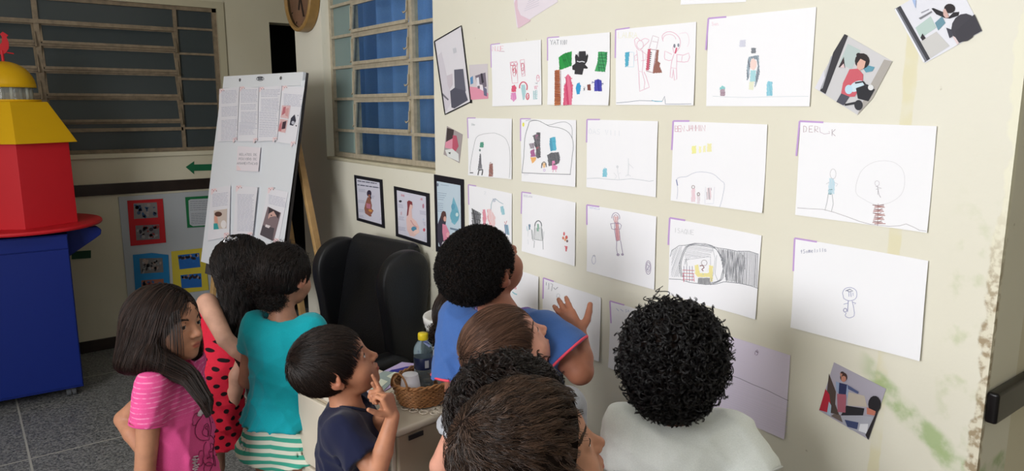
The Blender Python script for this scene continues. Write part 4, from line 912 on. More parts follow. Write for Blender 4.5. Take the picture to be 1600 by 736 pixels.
k = MB(); k.lathe([(.118, 0), (.118, .062)], (0, 0, zt_+.677), 40); o = k.build('lantern_glass', glass_mat('lantern_plastic', (.85, .87, .85, 1), srgb(190, 190, 180), .3), cart, smooth=True)
for i in range(8):
    t = math.radians(45*i+10); k = MB(); k.tube([(.108*math.cos(t), .108*math.sin(t), zt_+.677), (.108*math.cos(t), .108*math.sin(t), zt_+.739)], .008); k.build('lantern_post', mat('clear_plastic_post', (220, 220, 214), .2), cart, smooth=True)
k = MB(); k.lathe([(.001, .0), (.135, 0)] + [(.135*math.cos(math.radians(a)), .135*math.sin(math.radians(a))) for a in range(0, 91, 9)], (0, 0, zt_+.739), 48); k.build('dome', CYEL, cart, smooth=True)
def bez(k, pts3): pass
k = MB(); zc = zt_+.739+.135
k.tube([(0, 0, zc-.01), (0, 0, zc+.055)], .007)
k.build('weathervane_rod', CRED, cart)
ck = [(-.034,.055),(-.05,.085),(-.055,.115),(-.045,.135),(-.03,.125),(-.022,.10),(-.008,.095),(.004,.112),(.006,.14),(.0,.155),(.012,.168),(.022,.16),(.034,.15),(.026,.14),(.032,.11),(.03,.08),(.015,.055),(0,.045)]
k = MB(); k.prism([(x*1.05, -.004, zc+z*.95-.01) for x, z in ck], (0, .008, 0)); k.build('weathervane_rooster', CRED, cart, bevel=.001)
k = MB(); k.tube([(.02, 0, zc+.045), (.05, 0, zc+.04)], .003); k.build('weathervane_pointer', CRED, cart)
for x, y in ((h-.07, -hy+.06), (h-.07, hy-.06), (-.54, -hy+.06), (-.54, hy-.06)):
    k = MB(); k.tube([(x-.012, y+.012, .026), (x+.012, y+.012, .026)], .026, n=20); k.tube([(x+.016, y+.012, .026), (x+.036, y+.012, .026)], .026, n=20)
    w = k.build('caster_wheel', mat('grey_caster_rubber', (90, 92, 96), .5), cart, bevel=.003)
    k = MB(); k.box((x-.02, y-.02, .054), (x+.04, y+.03, .063)); k.box((x+.0125, y-.008, .022), (x+.0155, y+.03, .055)); k.build('caster_fork', mat('caster_steel', (150, 152, 156), .3, .9), w)

# ================================================================== easel flip chart
P0 = at_depth(353, 120, 3.725); P1 = at_depth(477, 113, 3.25); Pb = at_depth(322, 393, 3.755)
wv = (P1-P0); EW = np.linalg.norm(wv); wv /= EW
dv = Pb-P0; dv -= wv*(dv@wv); EL = np.linalg.norm(dv); dv /= EL
en = np.cross(dv, wv); en /= np.linalg.norm(en)
if en @ (CAM-P0) < 0: en = -en
def eplane(x, y): return on_plane(x, y, P0, en)
ec = np.array([(P0+P1)[0]/2, (P0+P1)[1]/2, 0])
easel = thing('flip_chart_easel', 'wooden easel flip chart covered with typed sheets and photos beside the doorway', 'easel', tuple(ec))
def E_(p): return tuple(np.asarray(p)-ec)
PINE = mat('pine_easel_wood', (178, 142, 92), .5, noise=.15, nscale=25)
EWHITE = mat('white_flip_board', (226, 229, 234), .5)
BL = 1.02
k = MB(); q = [P0, P1, P1+dv*BL, P0+dv*BL]; k.prism([E_(p-en*.006) for p in q], tuple(-en*.012)); k.build('backing_board', mat('grey_board_back', (70, 66, 66), .7), easel)
# header clip bar
hb = [P0-wv*.0-dv*.0, P1, P1+dv*.062, P0+dv*.062]
k = MB(); k.prism([E_(p+en*.012) for p in hb], tuple(-en*.018)); k.build('clamp_bar', mat('white_clamp_metal', (226, 228, 232), .35), easel, bevel=.002)
class ESheet(Sheet): pass
tl = eplane(347, 139); tr = eplane(480, 126)
tl2 = tl; br_ = tr + dv*BL*.96; bl_ = tl + dv*(np.linalg.norm(eplane(322, 393)-tl))
tr = tl + wv*((tr-tl)@wv) + dv*((tr-tl)@dv)
es = Sheet('flip_sheet', '', '', [tl-ec, tr-ec, tr-ec+dv*.93-wv*.012, tl-ec+dv*.90], plane=lambda x, y: eplane(x, y)-ec, normal=en, world=True, paper=EWHITE, parent=easel, off=.004, curl=.02, seed=3)
es.o.location = tuple(es.c)
EG = dict()
def esheet(name, cs, seed, curl=.006, paper=(232, 230, 236), off=.0):
    s_ = Sheet(name, "", "", [eplane(*c)-ec for c in cs], plane=lambda x, y: eplane(x, y)-ec, normal=en, world=True, paper=mat('typed_%d_%d_%d' % paper, paper, .6), parent=easel, off=.014+off, curl=curl, seed=seed)
    s_.o.location = tuple(s_.c); return s_
ZU = ZF(320, 100, 4.906); ZV = ZF(310, 220, 4.088)
BLU_T = (150, 152, 178); PKB = (238, 216, 219)
def page(cs, Z, text, seed, flowers=True, photos=(), **kw):
    if photos: kw['curl'] = .0006
    s_ = esheet('typed_sheet', [Z(*c) for c in cs], seed, **kw); k = Ink(s_, Z)
    a, b, c, d = cs
    if flowers:
        for (x, y) in ((a[0]+16, a[1]+10), (c[0]-18, c[1]-14)):
            k.fill([(x-16, y-6), (x+6, y-12), (x+24, y-8), (x+4, y+8), (x-8, y+26), (x-16, y+30)], PKB)
            for i in range(4): k.blob(x-8+i*9, y-4+(i % 2)*8, 4, 4, [(222,176,180), (196,146,152), (232,196,190), (180,146,146)][i])
    for t in text: k.lines(*t[:5], BLU_T, .42, t[5], seed+len(t), gaps=t[6] if len(t) > 6 else ())
    for f in photos: f(k)
    k.build('typed_text'); return s_
page([(133,196),(290,180),(272,592),(118,598)], ZU, [(150,214,280,585,34,-.06,(9,10,18,19))], 11)
page([(291,178),(438,186),(430,596),(270,596)], ZU, [(300,205,430,500,27,-.02,(9,14)), (285,455,412,545,9,-.02)], 12)
page([(440,182),(614,172),(580,590),(425,598)], ZU, [(455,205,605,360,14,-.02,(5,)), (440,375,590,560,15,-.02)], 13)
def ph1(k):
    k.fill([(615,322),(680,325),(664,425),(602,415)], (226,190,192)).fill([(625,335),(645,332),(640,380),(612,400)], (190,110,120)).fill([(640,350),(668,340),(660,410),(640,400)], (214,160,160))
    k.fill([(600,425),(660,435),(640,532),(584,522)], (220,180,180)).fill([(620,450),(650,440),(640,500),(612,505)], (70,50,60)).fill([(596,470),(615,440),(610,520),(588,515)], (196,120,126))
    k.fill([(684,420),(712,392),(722,440),(700,478),(674,472)], (56,56,70)).blob(700,455,12,14,(190,190,200)).blob(738,400,3,4,(60,60,80)).blob(725,478,5,5,(50,50,60))
page([(615,172),(785,185),(715,622),(570,600)], ZU, [(628,235,770,320,9,.08)], 14, photos=(ph1,), curl=.012)
def ph2(k): k.text(280, 82, 15, 'RELATOS DE', (120,120,130), .45, .76, slope=.02, wob=.05).text(276, 110, 15, 'PERIODO DE', (120,120,130), .45, .78, slope=.02, wob=.05).text(264, 138, 15, 'AMAMENTACAO', (120,120,130), .45, .82, slope=.02, wob=.05).fill([(262,192),(262,160),(275,165),(292,190)], PKB)
page([(268,36),(414,46),(400,200),(258,192)], ZV, [], 15, flowers=False, photos=(ph2,), paper=(234, 226, 232))
def ph3(k): k.fill([(118,448),(202,436),(198,560),(116,568)], (206,190,180)).blob(148,500,28,40,(222,160,140)).blob(146,470,24,16,(90,60,50)).fill([(116,530),(140,528),(150,565),(116,568)], (60,160,160)).blob(180,535,18,26,(232,226,226))
page([(98,308),(222,286),(214,612),(75,640)], ZV, [(108,345,208,422,9,-.12)], 16, photos=(ph3,))
page([(258,288),(400,300),(368,610),(240,612)], ZV, [(268,345,380,575,28,.02)], 17)
def ph4(k): k.fill([(462,422),(546,462),(500,640),(412,600)], (130,112,116)).blob(495,490,30,44,(206,166,156),10).fill([(470,425),(540,462),(528,500),(500,450),(465,470)], (60,50,56)).fill([(430,540),(505,560),(492,640),(414,602)], (84,76,82)).blob(486,478,5,4,(50,36,40)).fill([(450,535),(480,545),(470,560),(446,550)], (226,214,216))
page([(462,300),(590,330),(530,650),(400,610)], ZV, [(468,348,580,402,7,.22)], 18, photos=(ph4,), curl=.015)
k = MB()
for (x, y) in ((379,126),(443,123)):
    c = eplane(x, y)+en*.0125; k.tube([E_(c), E_(c+en*.003)], .008, n=12)
k.build('clamp_screw', mat('grey_screw', (140, 142, 148), .3, .8), easel)
lg_ = Sheet('brand_mark', '', '', [eplane(402,119)-ec, eplane(418,118)-ec, eplane(418,127)-ec, eplane(402,128)-ec], plane=lambda x, y: eplane(x, y)-ec, normal=en, world=True, parent=easel, off=.0125, paper=mat('clamp_white', (222, 224, 228), .4))
lg_.o.location = tuple(lg_.c)
k = Ink(lg_, ZU); k.ell(443,117,28,16,(60,62,70),.8,wob=0)
for i in range(4): k.line([(422+i*2,108+i*6),(464-i,106+i*6)], (60,62,70), 1.0, .2)
k.build('mark_lines')
# legs
back = -en*np.array([1, 1, 0]); back /= np.linalg.norm(back)
k = MB(); tr_ = on_plane(438, 135, P0, en)-en*.03
d2 = at_depth(517, 495, 3.28)-tr_; k.bar(E_(tr_), E_(tr_+d2*((tr_[2]-.0)/-d2[2])), .022, .032, upv=tuple(back)); k.build('leg', PINE, easel, bevel=.003)
k = MB(); tl_ = P0+dv*.03+wv*.02-en*.03; f = np.array([tl_[0], tl_[1], 0])+en*np.array([1,1,0])*.28+wv*np.array([1,1,0])*-.02
k.bar(E_(tl_+dv*.2-en*.0), E_(f), .032, .022, upv=tuple(back)); k.build('leg', PINE, easel, bevel=.003)
k = MB(); m_ = (P0+P1)/2+dv*.05-en*.03; f = np.array([1.40, m_[1], 0]); k.bar(E_(m_), E_(f), .032, .022, upv=tuple(wv)); k.build('rear_leg', PINE, easel, bevel=.003)

# ================================================================== black nursing armchair
ca = math.atan2(.24, .97)   # turn of the facing direction away from -X
chair = thing('armchair', 'large black leather winged armchair standing against the drawing wall under the posters', 'armchair', (1.17, 2.70, 0), math.radians(-90)+ca*.75)
chair.scale = (.80, .74, .95)
# local frame: +Y is the chair's front... facing = local -Y -> world (-X side)
LEA = mat('black_chair_leather', (26, 27, 31), .42, spec=.5, bump=.25, bscale=140)
def cushion(name, prof, x0, x1, parent, m=LEA, bev=.03, sub=0):
    """side outline (y,z) extruded across x"""
    k = MB(); k.prism([(x0, y, z) for y, z in prof], (x1-x0, 0, 0)); return k.build(name, m, parent, bevel=bev, seg=4)
# back: reclined slab, local y grows to the rear
cushion('backrest', [(.10,.42),(.24,.40),(.40,.98),(.385,1.05),(.34,1.075),(.29,1.05),(.25,.97)], -.25, .25, chair, bev=.035)
cushion('seat_cushion', [(-.42,.34),(-.44,.42),(-.40,.47),(.14,.45),(.16,.36),(.1,.32)], -.25, .25, chair, bev=.025)
def wing(sx):
    # ear shaped pad seen from the side: wide rounded top, narrow waist, joins the arm
    P = [(.13,.46),(.11,.60),(.10,.70),(.085,.79),(.06,.87),(.055,.94),(.085,1.0),(.15,1.045),(.25,1.06),(.34,1.04),(.385,.99),(.385,.90),(.36,.78),(.31,.62),(.27,.46)]
    k = MB(); n = len(P); th = .085; x0 = sx*.235; x1 = sx*(.235+th)
    cy = sum(p[0] for p in P)/n; cz = sum(p[1] for p in P)/n
    rings = [(x0, .90), (x0+(x1-x0)*.12, .975), (x0+(x1-x0)*.3, 1.0), (x0+(x1-x0)*.7, 1.0), (x0+(x1-x0)*.88, .975), (x1, .90)]
    vs = []
    for x, s_ in rings:
        for y, z in P: vs.append((x, y*s_+(.22)*(1-s_), z*s_+.80*(1-s_)))
    fs = [tuple(range(n)), tuple(range(5*n, 6*n))[::-1]] + [(r*n+(i+1) % n, r*n+i, (r+1)*n+i, (r+1)*n+(i+1) % n) for r in range(5) for i in range(n)]
    if sx < 0: fs = [f[::-1] for f in fs]
    k.add(vs, fs); o = k.build('wing', LEA, chair, smooth=True, subsurf=2)
for sx in (-1, 1):
    wing(sx)
    cushion('armrest', [(-.36,.10),(-.38,.52),(-.36,.60),(-.30,.635),(.10,.635),(.20,.60),(.24,.50),(.24,.10)], sx*.25, sx*.36, chair, bev=.035)
cushion('chair_base', [(-.38,.06),(-.39,.32),(.2,.34),(.26,.06)], -.25, .25, chair, bev=.02)
for x in (-.3, .3):
    for y in (-.32, .2):
        k = MB(); k.lathe([(.02, 0), (.026, .01), (.03, .1)], (x, y, 0), 14, capb=True, capt=True); k.build('foot', mat('black_plastic_foot', (24, 24, 26), .5), chair)

# ================================================================== beige filing cabinet with its things
CZ = .715
A_ = on_plane(621, 672, (0,0,CZ), (0,0,1)); B_ = on_plane(697, 642, (0,0,CZ), (0,0,1))
rz = math.atan2(B_[1]-A_[1], B_[0]-A_[0])
cab = thing('filing_cabinet', 'beige metal filing cabinet carrying the basket and bottle in front of the armchair', 'cabinet', (A_[0], A_[1], 0), rz)
BEI_SHADE = mat('shaded_cabinet_enamel', (178, 164, 142), .45, noise=.04); BEI_LIT = mat('lit_cabinet_enamel', (206, 196, 178), .45)  # shade put into the colour: body darker, top and drawers as lit
CW, CD = .24, .50
k = MB(); k.box((.004, .004, .03), (CW, CD, CZ-.022)); k.build('cabinet_body', BEI_SHADE, cab, bevel=.006)
k = MB(); k.box((-.004, -.004, CZ-.022), (CW+.004, CD+.004, CZ)); k.build('cabinet_top', BEI_LIT, cab, bevel=.008, seg=3)
for z0, z1 in ((.04,.24),(.25,.45),(.46,CZ-.03)):
    k = MB(); k.box((-.012, .012, z0), (.004, CD-.008, z1)); d_ = k.build('drawer', BEI_LIT, cab, bevel=.004)
    k = MB(); k.box((-.022, CD/2-.06, z1-.05), (-.012, CD/2+.06, z1-.035)); k.build('handle', mat('steel_handle', (150, 150, 152), .3, .9), d_, bevel=.002)
k = MB(); k.box((.035, -.0045, CZ-.042), (.085, -.001, CZ-.028)); k.build('nameplate', mat('dark_plate', (40, 38, 40), .4), cab, bevel=.001)
def up(px, py, z): return on_plane(px, py, (0, 0, z), (0, 0, 1))
def onto(px, py, z, cz=None): p = up(px, py, z); return (float(p[0]), float(p[1]))
# crocheted doily
bx_, by_ = onto(668, 622, CZ)
def doily():
    k = MB(); n = 72; rings = [0, .05, .085, .105, .12, .135]; vs = []; fs = []
    cx, cy = bx_+.062, by_+.0
    def zat(x, y): return CZ+.0025
    for r in rings:
        for j in range(n):
            t = 2*math.pi*j/n; rr_ = r*(1+(.09*abs(math.sin(t*9)) if r > .1 else 0)); vs.append((cx+rr_*1.05*math.cos(t), cy+rr_*math.sin(t), CZ+.0015+.0015*math.sin(t*18)*(r > .1)))
    for r in range(len(rings)-1):
        for j in range(n):
            if rings[r] > .08 and (j+r) % 3 == 0: continue
            fs.append((r*n+j, r*n+(j+1) % n, (r+1)*n+(j+1) % n, (r+1)*n+j))
    k.add(vs, fs); o = k.build('doily', mat('cream_crochet', (222, 212, 196), .8)); m = o.modifiers.new('s', 'SOLIDIFY'); m.thickness = .0015; m.offset = 1
    # rebuild scallop loops as a part
    return tag(o, 'cream crocheted doily spread under the basket on the cabinet', 'doily')
dl = doily()
q = MB(); cx, cy = bx_+.062, by_+.0
for j in range(30):
    t = 2*math.pi*j/30; c = Vector((cx+.150*1.05*math.cos(t), cy+.150*math.sin(t), CZ+.004))
    q.tube([c+Vector((.012*math.cos(a), .012*math.sin(a), 0)) for a in [i*math.pi/4 for i in range(9)]], .0016, n=5, cap=False)
q.build('scallop_edge', mat('cream_crochet', (222, 212, 196), .8), dl)
# wicker basket
WIC = mat('brown_wicker', (168, 118, 74), .5, noise=.25, nscale=40)
bk = thing('wicker_basket', 'oval brown wicker basket with a looped handle holding the bottle and cups', 'basket', (bx_+.005, by_, CZ+.005), rz+math.radians(8))
A1, B1, HB = .118, .082, .062
def wr(t, z): f = .80+.20*(z/HB)**.7; w = .0016*math.sin(14*t*2+z*900); return ((A1*f+w)*math.cos(t), (B1*f+w)*math.sin(t), z)
k = MB(); n = 64
k.add([wr(2*math.pi*j/n, z) for z in (0, HB*.33, HB*.66, HB) for j in range(n)] + [(0, 0, .001)], [(r*n+j, r*n+(j+1) % n, (r+1)*n+(j+1) % n, (r+1)*n+j) for r in range(3) for j in range(n)]+[(j, 4*n, (j+1) % n) for j in range(n)])
o = k.build('basket_body', mat('dark_wicker', (110, 74, 46), .6), bk)
k = MB()
for i in range(11):
    z = .002+i*HB/10.5
    k.tube([(lambda a: (a[0]*1.02+.0022*math.cos(2*math.pi*j/72)*(1 if (j+i) % 2 else -1), a[1]*1.02+.0022*math.sin(2*math.pi*j/72)*(1 if (j+i) % 2 else -1), z))(wr(2*math.pi*j/72, z)) for j in range(73)], .0028, n=5, cap=False)
k.build('weave', WIC, bk, smooth=True)
k = MB()
for z, ph in ((HB+.002, 0), (HB+.004, math.pi)):
    k.tube([(A1*1.03*math.cos(t)+.003*math.cos(t)*math.cos(t*16+ph), B1*1.03*math.sin(t)+.003*math.sin(t)*math.cos(t*16+ph), z+.003*math.sin(t*16+ph)) for t in [2*math.pi*j/120 for j in range(121)]], .0034, n=6, cap=False)
k.build('rim', WIC, bk, smooth=True)
for s_ in (1, -1):
    k = MB(); k.tube([(s_*(A1*1.02+.004*math.sin(math.pi*i/12)), .032*math.cos(math.pi*i/12), HB+.0+.045*math.sin(math.pi*i/12)) for i in range(13)], .003, n=6)
    k.tube([(s_*(A1*1.02+.004*math.sin(math.pi*i/12)), .030*math.cos(math.pi*i/12), HB+.005+.040*math.sin(math.pi*i/12)) for i in range(13)], .003, n=6); k.build('handle', WIC, bk, smooth=True)
# water bottle
btx, bty = onto(663, 620, CZ+.006)
bt = thing('water_bottle', 'clear blue plastic water bottle with a yellow cap standing in the basket', 'bottle', (btx, bty, CZ+.008)); bt.scale = (.88, .88, .80)
pr = [(.001,.004),(.012,.0),(.028,.0),(.0315,.006),(.0315,.055),(.030,.060),(.0315,.065),(.030,.078),(.0285,.084),(.0305,.09),(.0315,.098),(.0315,.104),(.0312,.108),(.0312,.150),(.0318,.153),(.0325,.160),(.0325,.172),(.030,.185),(.024,.198),(.016,.208),(.0135,.213),(.0135,.222)]
WATER = NT('tinted_bottle_plastic', .06)
WATER.b.inputs['Base Color'].default_value = srgb(196, 222, 234); WATER.b.inputs['Transmission Weight'].default_value = .88; WATER.b.inputs['IOR'].default_value = 1.2
k = MB(); k.lathe([(r, z*1.03) for r, z in pr], n=40); k.build('bottle_body', WATER.m, bt, smooth=True)
k = MB(); k.lathe([(.032, .112), (.0325, .113), (.0325, .154), (.032, .155)], n=40); lb = k.build('label', mat('navy_bottle_label', (24, 36, 76), .4), bt, smooth=True)
k = MB()
for i in range(6):
    a0 = math.radians(-112+i*4); k.add([(.0328*math.cos(a0), .0328*math.sin(a0), .12), (.0328*math.cos(a0+.04), .0328*math.sin(a0+.04), .12), (.0328*math.cos(a0+.04), .0328*math.sin(a0+.04), .148), (.0328*math.cos(a0), .0328*math.sin(a0), .148)], [(0, 1, 2, 3)])
k.build('barcode_patch', mat('white_label_print', (220, 222, 226), .5), lb)
k = MB(); k.lathe([(.0165,.218),(.0172,.220),(.0172,.238),(.016,.242),(.001,.242)], n=28, capb=True); k.build('cap', mat('yellow_bottle_cap', (232, 206, 40), .4), bt, smooth=True, bevel=0)
# stack of cups
cx_, cy_ = onto(640, 628, CZ+.006)
CUP = mat('white_plastic_cup', (238, 236, 244), .35, spec=.4)
cp = thing('plastic_cups', 'stack of white disposable cups turned upside down in the basket', 'cups', (cx_+.004, cy_, CZ+.008))
for i in range(4):
    k = MB(); z = i*.006; k.lathe([(.0325, z), (.0335, z+.001), (.0325, z+.003), (.0235, z+.062), (.0225, z+.064), (.001, z+.064)], n=32)
    o = k.build('cup', CUP, cp, smooth=True); m = o.modifiers.new('e', 'EDGE_SPLIT'); m.split_angle = .9
# leaflets beside the basket
def flat(name, label, cat, cs, z, m, parts=()):
    P = [up(x, y, z) for x, y in cs]; c = sum(P)/len(P); k = MB(); k.prism([p-c for p in P], (0, 0, .0008)); o = k.build(name, m); o.location = tuple(c); return tag(o, label, cat), c
lf, c = flat('leaflet', 'lilac leaflet with a dark blue wavy band lying behind the basket', 'leaflet', [(556,602),(628,566),(664,570),(652,580),(600,612)], CZ+.002, mat('lilac_leaflet', (190, 172, 214), .6))
k = MB(); zz_ = CZ+.0035; top = [(600,584),(612,578),(622,576),(634,573),(648,571),(660,570)]; bot = [(660,575),(648,578),(638,579),(628,583),(616,584),(606,589)]
k.add([up(x, y, zz_)-c for x, y in top+bot], [tuple(range(12))]); k.build('wavy_band', mat('deep_blue_ink', (44, 44, 140), .6), lf)
lf, c = flat('leaflet', 'grey green leaflet with a pale stripe lying left of the basket', 'leaflet', [(558,604),(600,580),(626,583),(598,612)], CZ+.004, mat('sage_leaflet', (150, 164, 160), .6))
k = MB(); k.add([up(x, y, CZ+.0055)-c for x, y in [(604,588),(616,581),(626,583),(612,592)]], [(0, 1, 2, 3)]); k.build('pale_stripe', mat('pale_print', (216, 220, 200), .6), lf)
k = MB(); k.add([up(x, y, CZ+.0055)-c for x, y in [(560,606),(596,592),(606,596),(590,610)]], [(0, 1, 2, 3)]); k.build('pale_stripe', mat('pale_print', (216, 220, 200), .6), lf)
flat('leaflet', 'white leaflet at the left edge of the cabinet by the pointing boy', 'leaflet', [(545,625),(566,605),(600,606),(585,640)], CZ+.001, mat('white_leaflet', (220, 212, 220), .6))
# white bucket behind the bottle
bq = at_depth(708, 492, 2.40)
BZT = float(bq[2]); BZB = BZT-.30
st_ = thing('wooden_stool', 'small pale stool under the white bucket behind the cabinet', 'stool', (float(bq[0]), float(bq[1]), 0))
k = MB(); k.lathe([(.001,BZB-.025),(.10,BZB-.025),(.104,BZB-.02),(.104,BZB-.004),(.10,BZB-.001),(.001,BZB-.001)], n=32); k.build('seat', mat('pale_stool_wood', (190, 168, 130), .5), st_)
for i_ in range(4):
    t_ = math.pi/4+i_*math.pi/2; k = MB(); k.tube([(.065*math.cos(t_), .065*math.sin(t_), BZB-.025), (.095*math.cos(t_), .095*math.sin(t_), 0)], .012); k.build('leg', mat('pale_stool_wood', (190, 168, 130), .5), st_)
bu = thing('white_bucket', 'white plastic bucket with blue lettering standing behind the bottle', 'bin', (float(bq[0]), float(bq[1]), 0))
WPL = mat('white_bin_plastic', (222, 220, 216), .4)
k = MB(); k.lathe([(.001,BZB),(.060,BZB),(.064,BZB+.006),(.090,BZT-.04),(.094,BZT-.035),(.096,BZT),(.092,BZT),(.086,BZT-.03),(.060,BZB+.02),(.001,BZB+.02)], n=48); k.build('bin_body', WPL, bu, smooth=True)
k = MB(); k.lathe([(.092,BZT-.024),(.0975,BZT-.023),(.100,BZT-.004),(.098,BZT+.001),(.093,BZT)], n=48); k.build('rim', WPL, bu, smooth=True)
def curved_text(st, z, h, a0, parent, rad, z0r):
    k = MB(); a = a0
    for ch in st:
        for pl in FONT.get(ch, []):
            pts = []
            for u, v in pl:
                t = a+u*h*.6/rad; r = rad+.0015; pts.append((r*math.cos(t), r*math.sin(t), z-v*h))
            k.tube(pts, .0016, n=5)
        a += h*.85/rad
    return k.build('lettering', mat('blue_lettering', (60, 80, 130), .5), parent)
fa = math.atan2(-bq[1], -bq[0])
curved_text('LIQUIDO', BZT-.095, .016, fa-.95, bu, .0855, 0)
curved_text('ALCOOL', BZT-.150, .018, fa-.95, bu, .0805, 0)
# ================================================================== implicit-surface modelling for bodies, clothes and hair
f32 = np.float32
def V3(*a): return np.array(a, float)
def nrm(v): v = np.asarray(v, float); return v/(np.linalg.norm(v)+1e-12)
def rotm(yaw=0, pitch=0, roll=0):
    """head frame: yaw turns right (clockwise from above), pitch looks up, roll tips to the right; degrees"""
    y, p, r = map(math.radians, (yaw, pitch, roll))
    Rz = np.array([[math.cos(y), math.sin(y), 0], [-math.sin(y), math.cos(y), 0], [0, 0, 1]])
    Rx = np.array([[1, 0, 0], [0, math.cos(p), -math.sin(p)], [0, math.sin(p), math.cos(p)]])
    Ry = np.array([[math.cos(r), 0, math.sin(r)], [0, 1, 0], [-math.sin(r), 0, math.cos(r)]])
    return Rz @ Rx @ Ry
class SDF:
    def __init__(s): s.p = []
    def _add(s, fn, c, rad, k, op): s.p.append((fn, np.asarray(c, float), np.asarray(rad, float)*np.ones(3), k, op)); return s
    def cone(s, a, b, r1, r2, k=.01, op='u', flat=False):
        a = np.asarray(a, float); b = np.asarray(b, float); ba = b-a; L2 = ba@ba; L = math.sqrt(L2)
        def fn(x, y, z):
            px, py, pz = x-a[0], y-a[1], z-a[2]; t = (px*ba[0]+py*ba[1]+pz*ba[2])/L2; h = np.clip(t, 0, 1)
            d = np.sqrt((px-ba[0]*h)**2+(py-ba[1]*h)**2+(pz-ba[2]*h)**2)-(r1+(r2-r1)*h)
            if flat: d = np.maximum(d, (t-1)*L)
            return d
        return s._add(fn, (a+b)/2, np.abs(ba)/2+max(r1, r2), k, op)
    def ell(s, c, r, R=None, k=.01, op='u'):
        c = np.asarray(c, float); r = np.asarray(r, float); Rt = None if R is None else np.asarray(R).T
        def fn(x, y, z):
            px, py, pz = x-c[0], y-c[1], z-c[2]
            if Rt is not None: px, py, pz = (Rt[0,0]*px+Rt[0,1]*py+Rt[0,2]*pz, Rt[1,0]*px+Rt[1,1]*py+Rt[1,2]*pz, Rt[2,0]*px+Rt[2,1]*py+Rt[2,2]*pz)
            k0 = np.sqrt((px/r[0])**2+(py/r[1])**2+(pz/r[2])**2); k1 = np.sqrt((px/r[0]**2)**2+(py/r[1]**2)**2+(pz/r[2]**2)**2)+1e-9
            return k0*(k0-1)/k1
        return s._add(fn, c, r if R is None else max(r), k, op)
    def econe(s, a, b, r1, r2, k=.02, op='u', lat=(1, 0, 0), flat=(False, False)):
        """elliptic cone; r1, r2 = (radius along lat, radius across)"""
        a = np.asarray(a, float); b = np.asarray(b, float); ba = b-a; L = np.linalg.norm(ba); w = ba/L
        u = nrm(np.asarray(lat)-w*(np.asarray(lat)@w)); v = np.cross(w, u)
        def fn(x, y, z):
            px, py, pz = x-a[0], y-a[1], z-a[2]
            t = px*w[0]+py*w[1]+pz*w[2]; h = np.clip(t/L, 0, 1); q = px*u[0]+py*u[1]+pz*u[2]; m = px*v[0]+py*v[1]+pz*v[2]
            rx = r1[0]+(r2[0]-r1[0])*h; ry = r1[1]+(r2[1]-r1[1])*h; mn = np.minimum(rx, ry); e = (t-h*L)
            d = (np.sqrt((q/rx)**2+(m/ry)**2+(e/mn)**2)-1)*mn
            if flat[0]: d = np.maximum(d, -t)
            if flat[1]: d = np.maximum(d, t-L)
            return d
        return s._add(fn, (a+b)/2, np.abs(ba)/2+max(max(r1), max(r2)), k, op)
    def plane(s, p, n, k=.004, op='i'):
        """keep the side the normal points away from"""
        p = np.asarray(p, float); n = nrm(n)
        def fn(x, y, z): return (x-p[0])*n[0]+(y-p[1])*n[1]+(z-p[2])*n[2]
        return s._add(fn, (0, 0, 0), 99, k, op)
    @staticmethod
    def comb(D, d, k, op):
        if op == 'u':
            h = np.clip(.5+.5*(d-D)/k, 0, 1); return d+(D-d)*h-k*h*(1-h)
        if op == 's': d = -d
        h = np.clip(.5-.5*(d-D)/k, 0, 1); return d+(D-d)*h+k*h*(1-h)
    def at(s, P):
        P = np.asarray(P); x, y, z = P[..., 0], P[..., 1], P[..., 2]; D = np.full(x.shape, .2)
        for fn, c, r, k, op in s.p: D = s.comb(D, fn(x, y, z), k, op)
        return D
    def grad(s, P, e=.0015):
        g = np.stack([s.at(P+np.eye(3)[i]*e)-s.at(P-np.eye(3)[i]*e) for i in range(3)], -1)
        return g/(np.linalg.norm(g, axis=-1, keepdims=True)+1e-9)
    def bounds(s):
        lo = np.full(3, 9e9); hi = -lo
        for fn, c, r, k, op in s.p:
            if op == 'u': lo = np.minimum(lo, c-r); hi = np.maximum(hi, c+r)
        return lo-.012, hi+.012
    def grid(s, xs, ys, zs, extra=None):
        D = np.full((len(xs), len(ys), len(zs)), .06, f32)
        for fn, c, r, k, op in s.p:
            m = k+.03; sl = []
            for ax, A in enumerate((xs, ys, zs)):
                i0 = max(0, np.searchsorted(A, c[ax]-r[ax]-m)-1); i1 = min(len(A), np.searchsorted(A, c[ax]+r[ax]+m)+1); sl.append(slice(i0, i1))
            if any(q.stop <= q.start for q in sl): continue
            X = xs[sl[0]][:, None, None].astype(f32); Y = ys[sl[1]][None, :, None].astype(f32); Z = zs[sl[2]][None, None, :].astype(f32)
            d = fn(X, Y, Z); sub = D[sl[0], sl[1], sl[2]]
            D[sl[0], sl[1], sl[2]] = s.comb(sub, np.broadcast_to(d, sub.shape), k, op)
        if extra is not None: D = D + extra(xs[:, None, None], ys[None, :, None], zs[None, None, :]).astype(f32)
        return D
def axis(lo, hi, h, fine=()):
    """grid stations: spacing h, finer inside the given (a, b, step) spans"""
    a = [lo]
    while a[-1] < hi:
        st = h
        for (p, q, f) in fine:
            if p-h <= a[-1] <= q: st = min(st, f)
        a.append(a[-1]+st)
    return np.array(a)
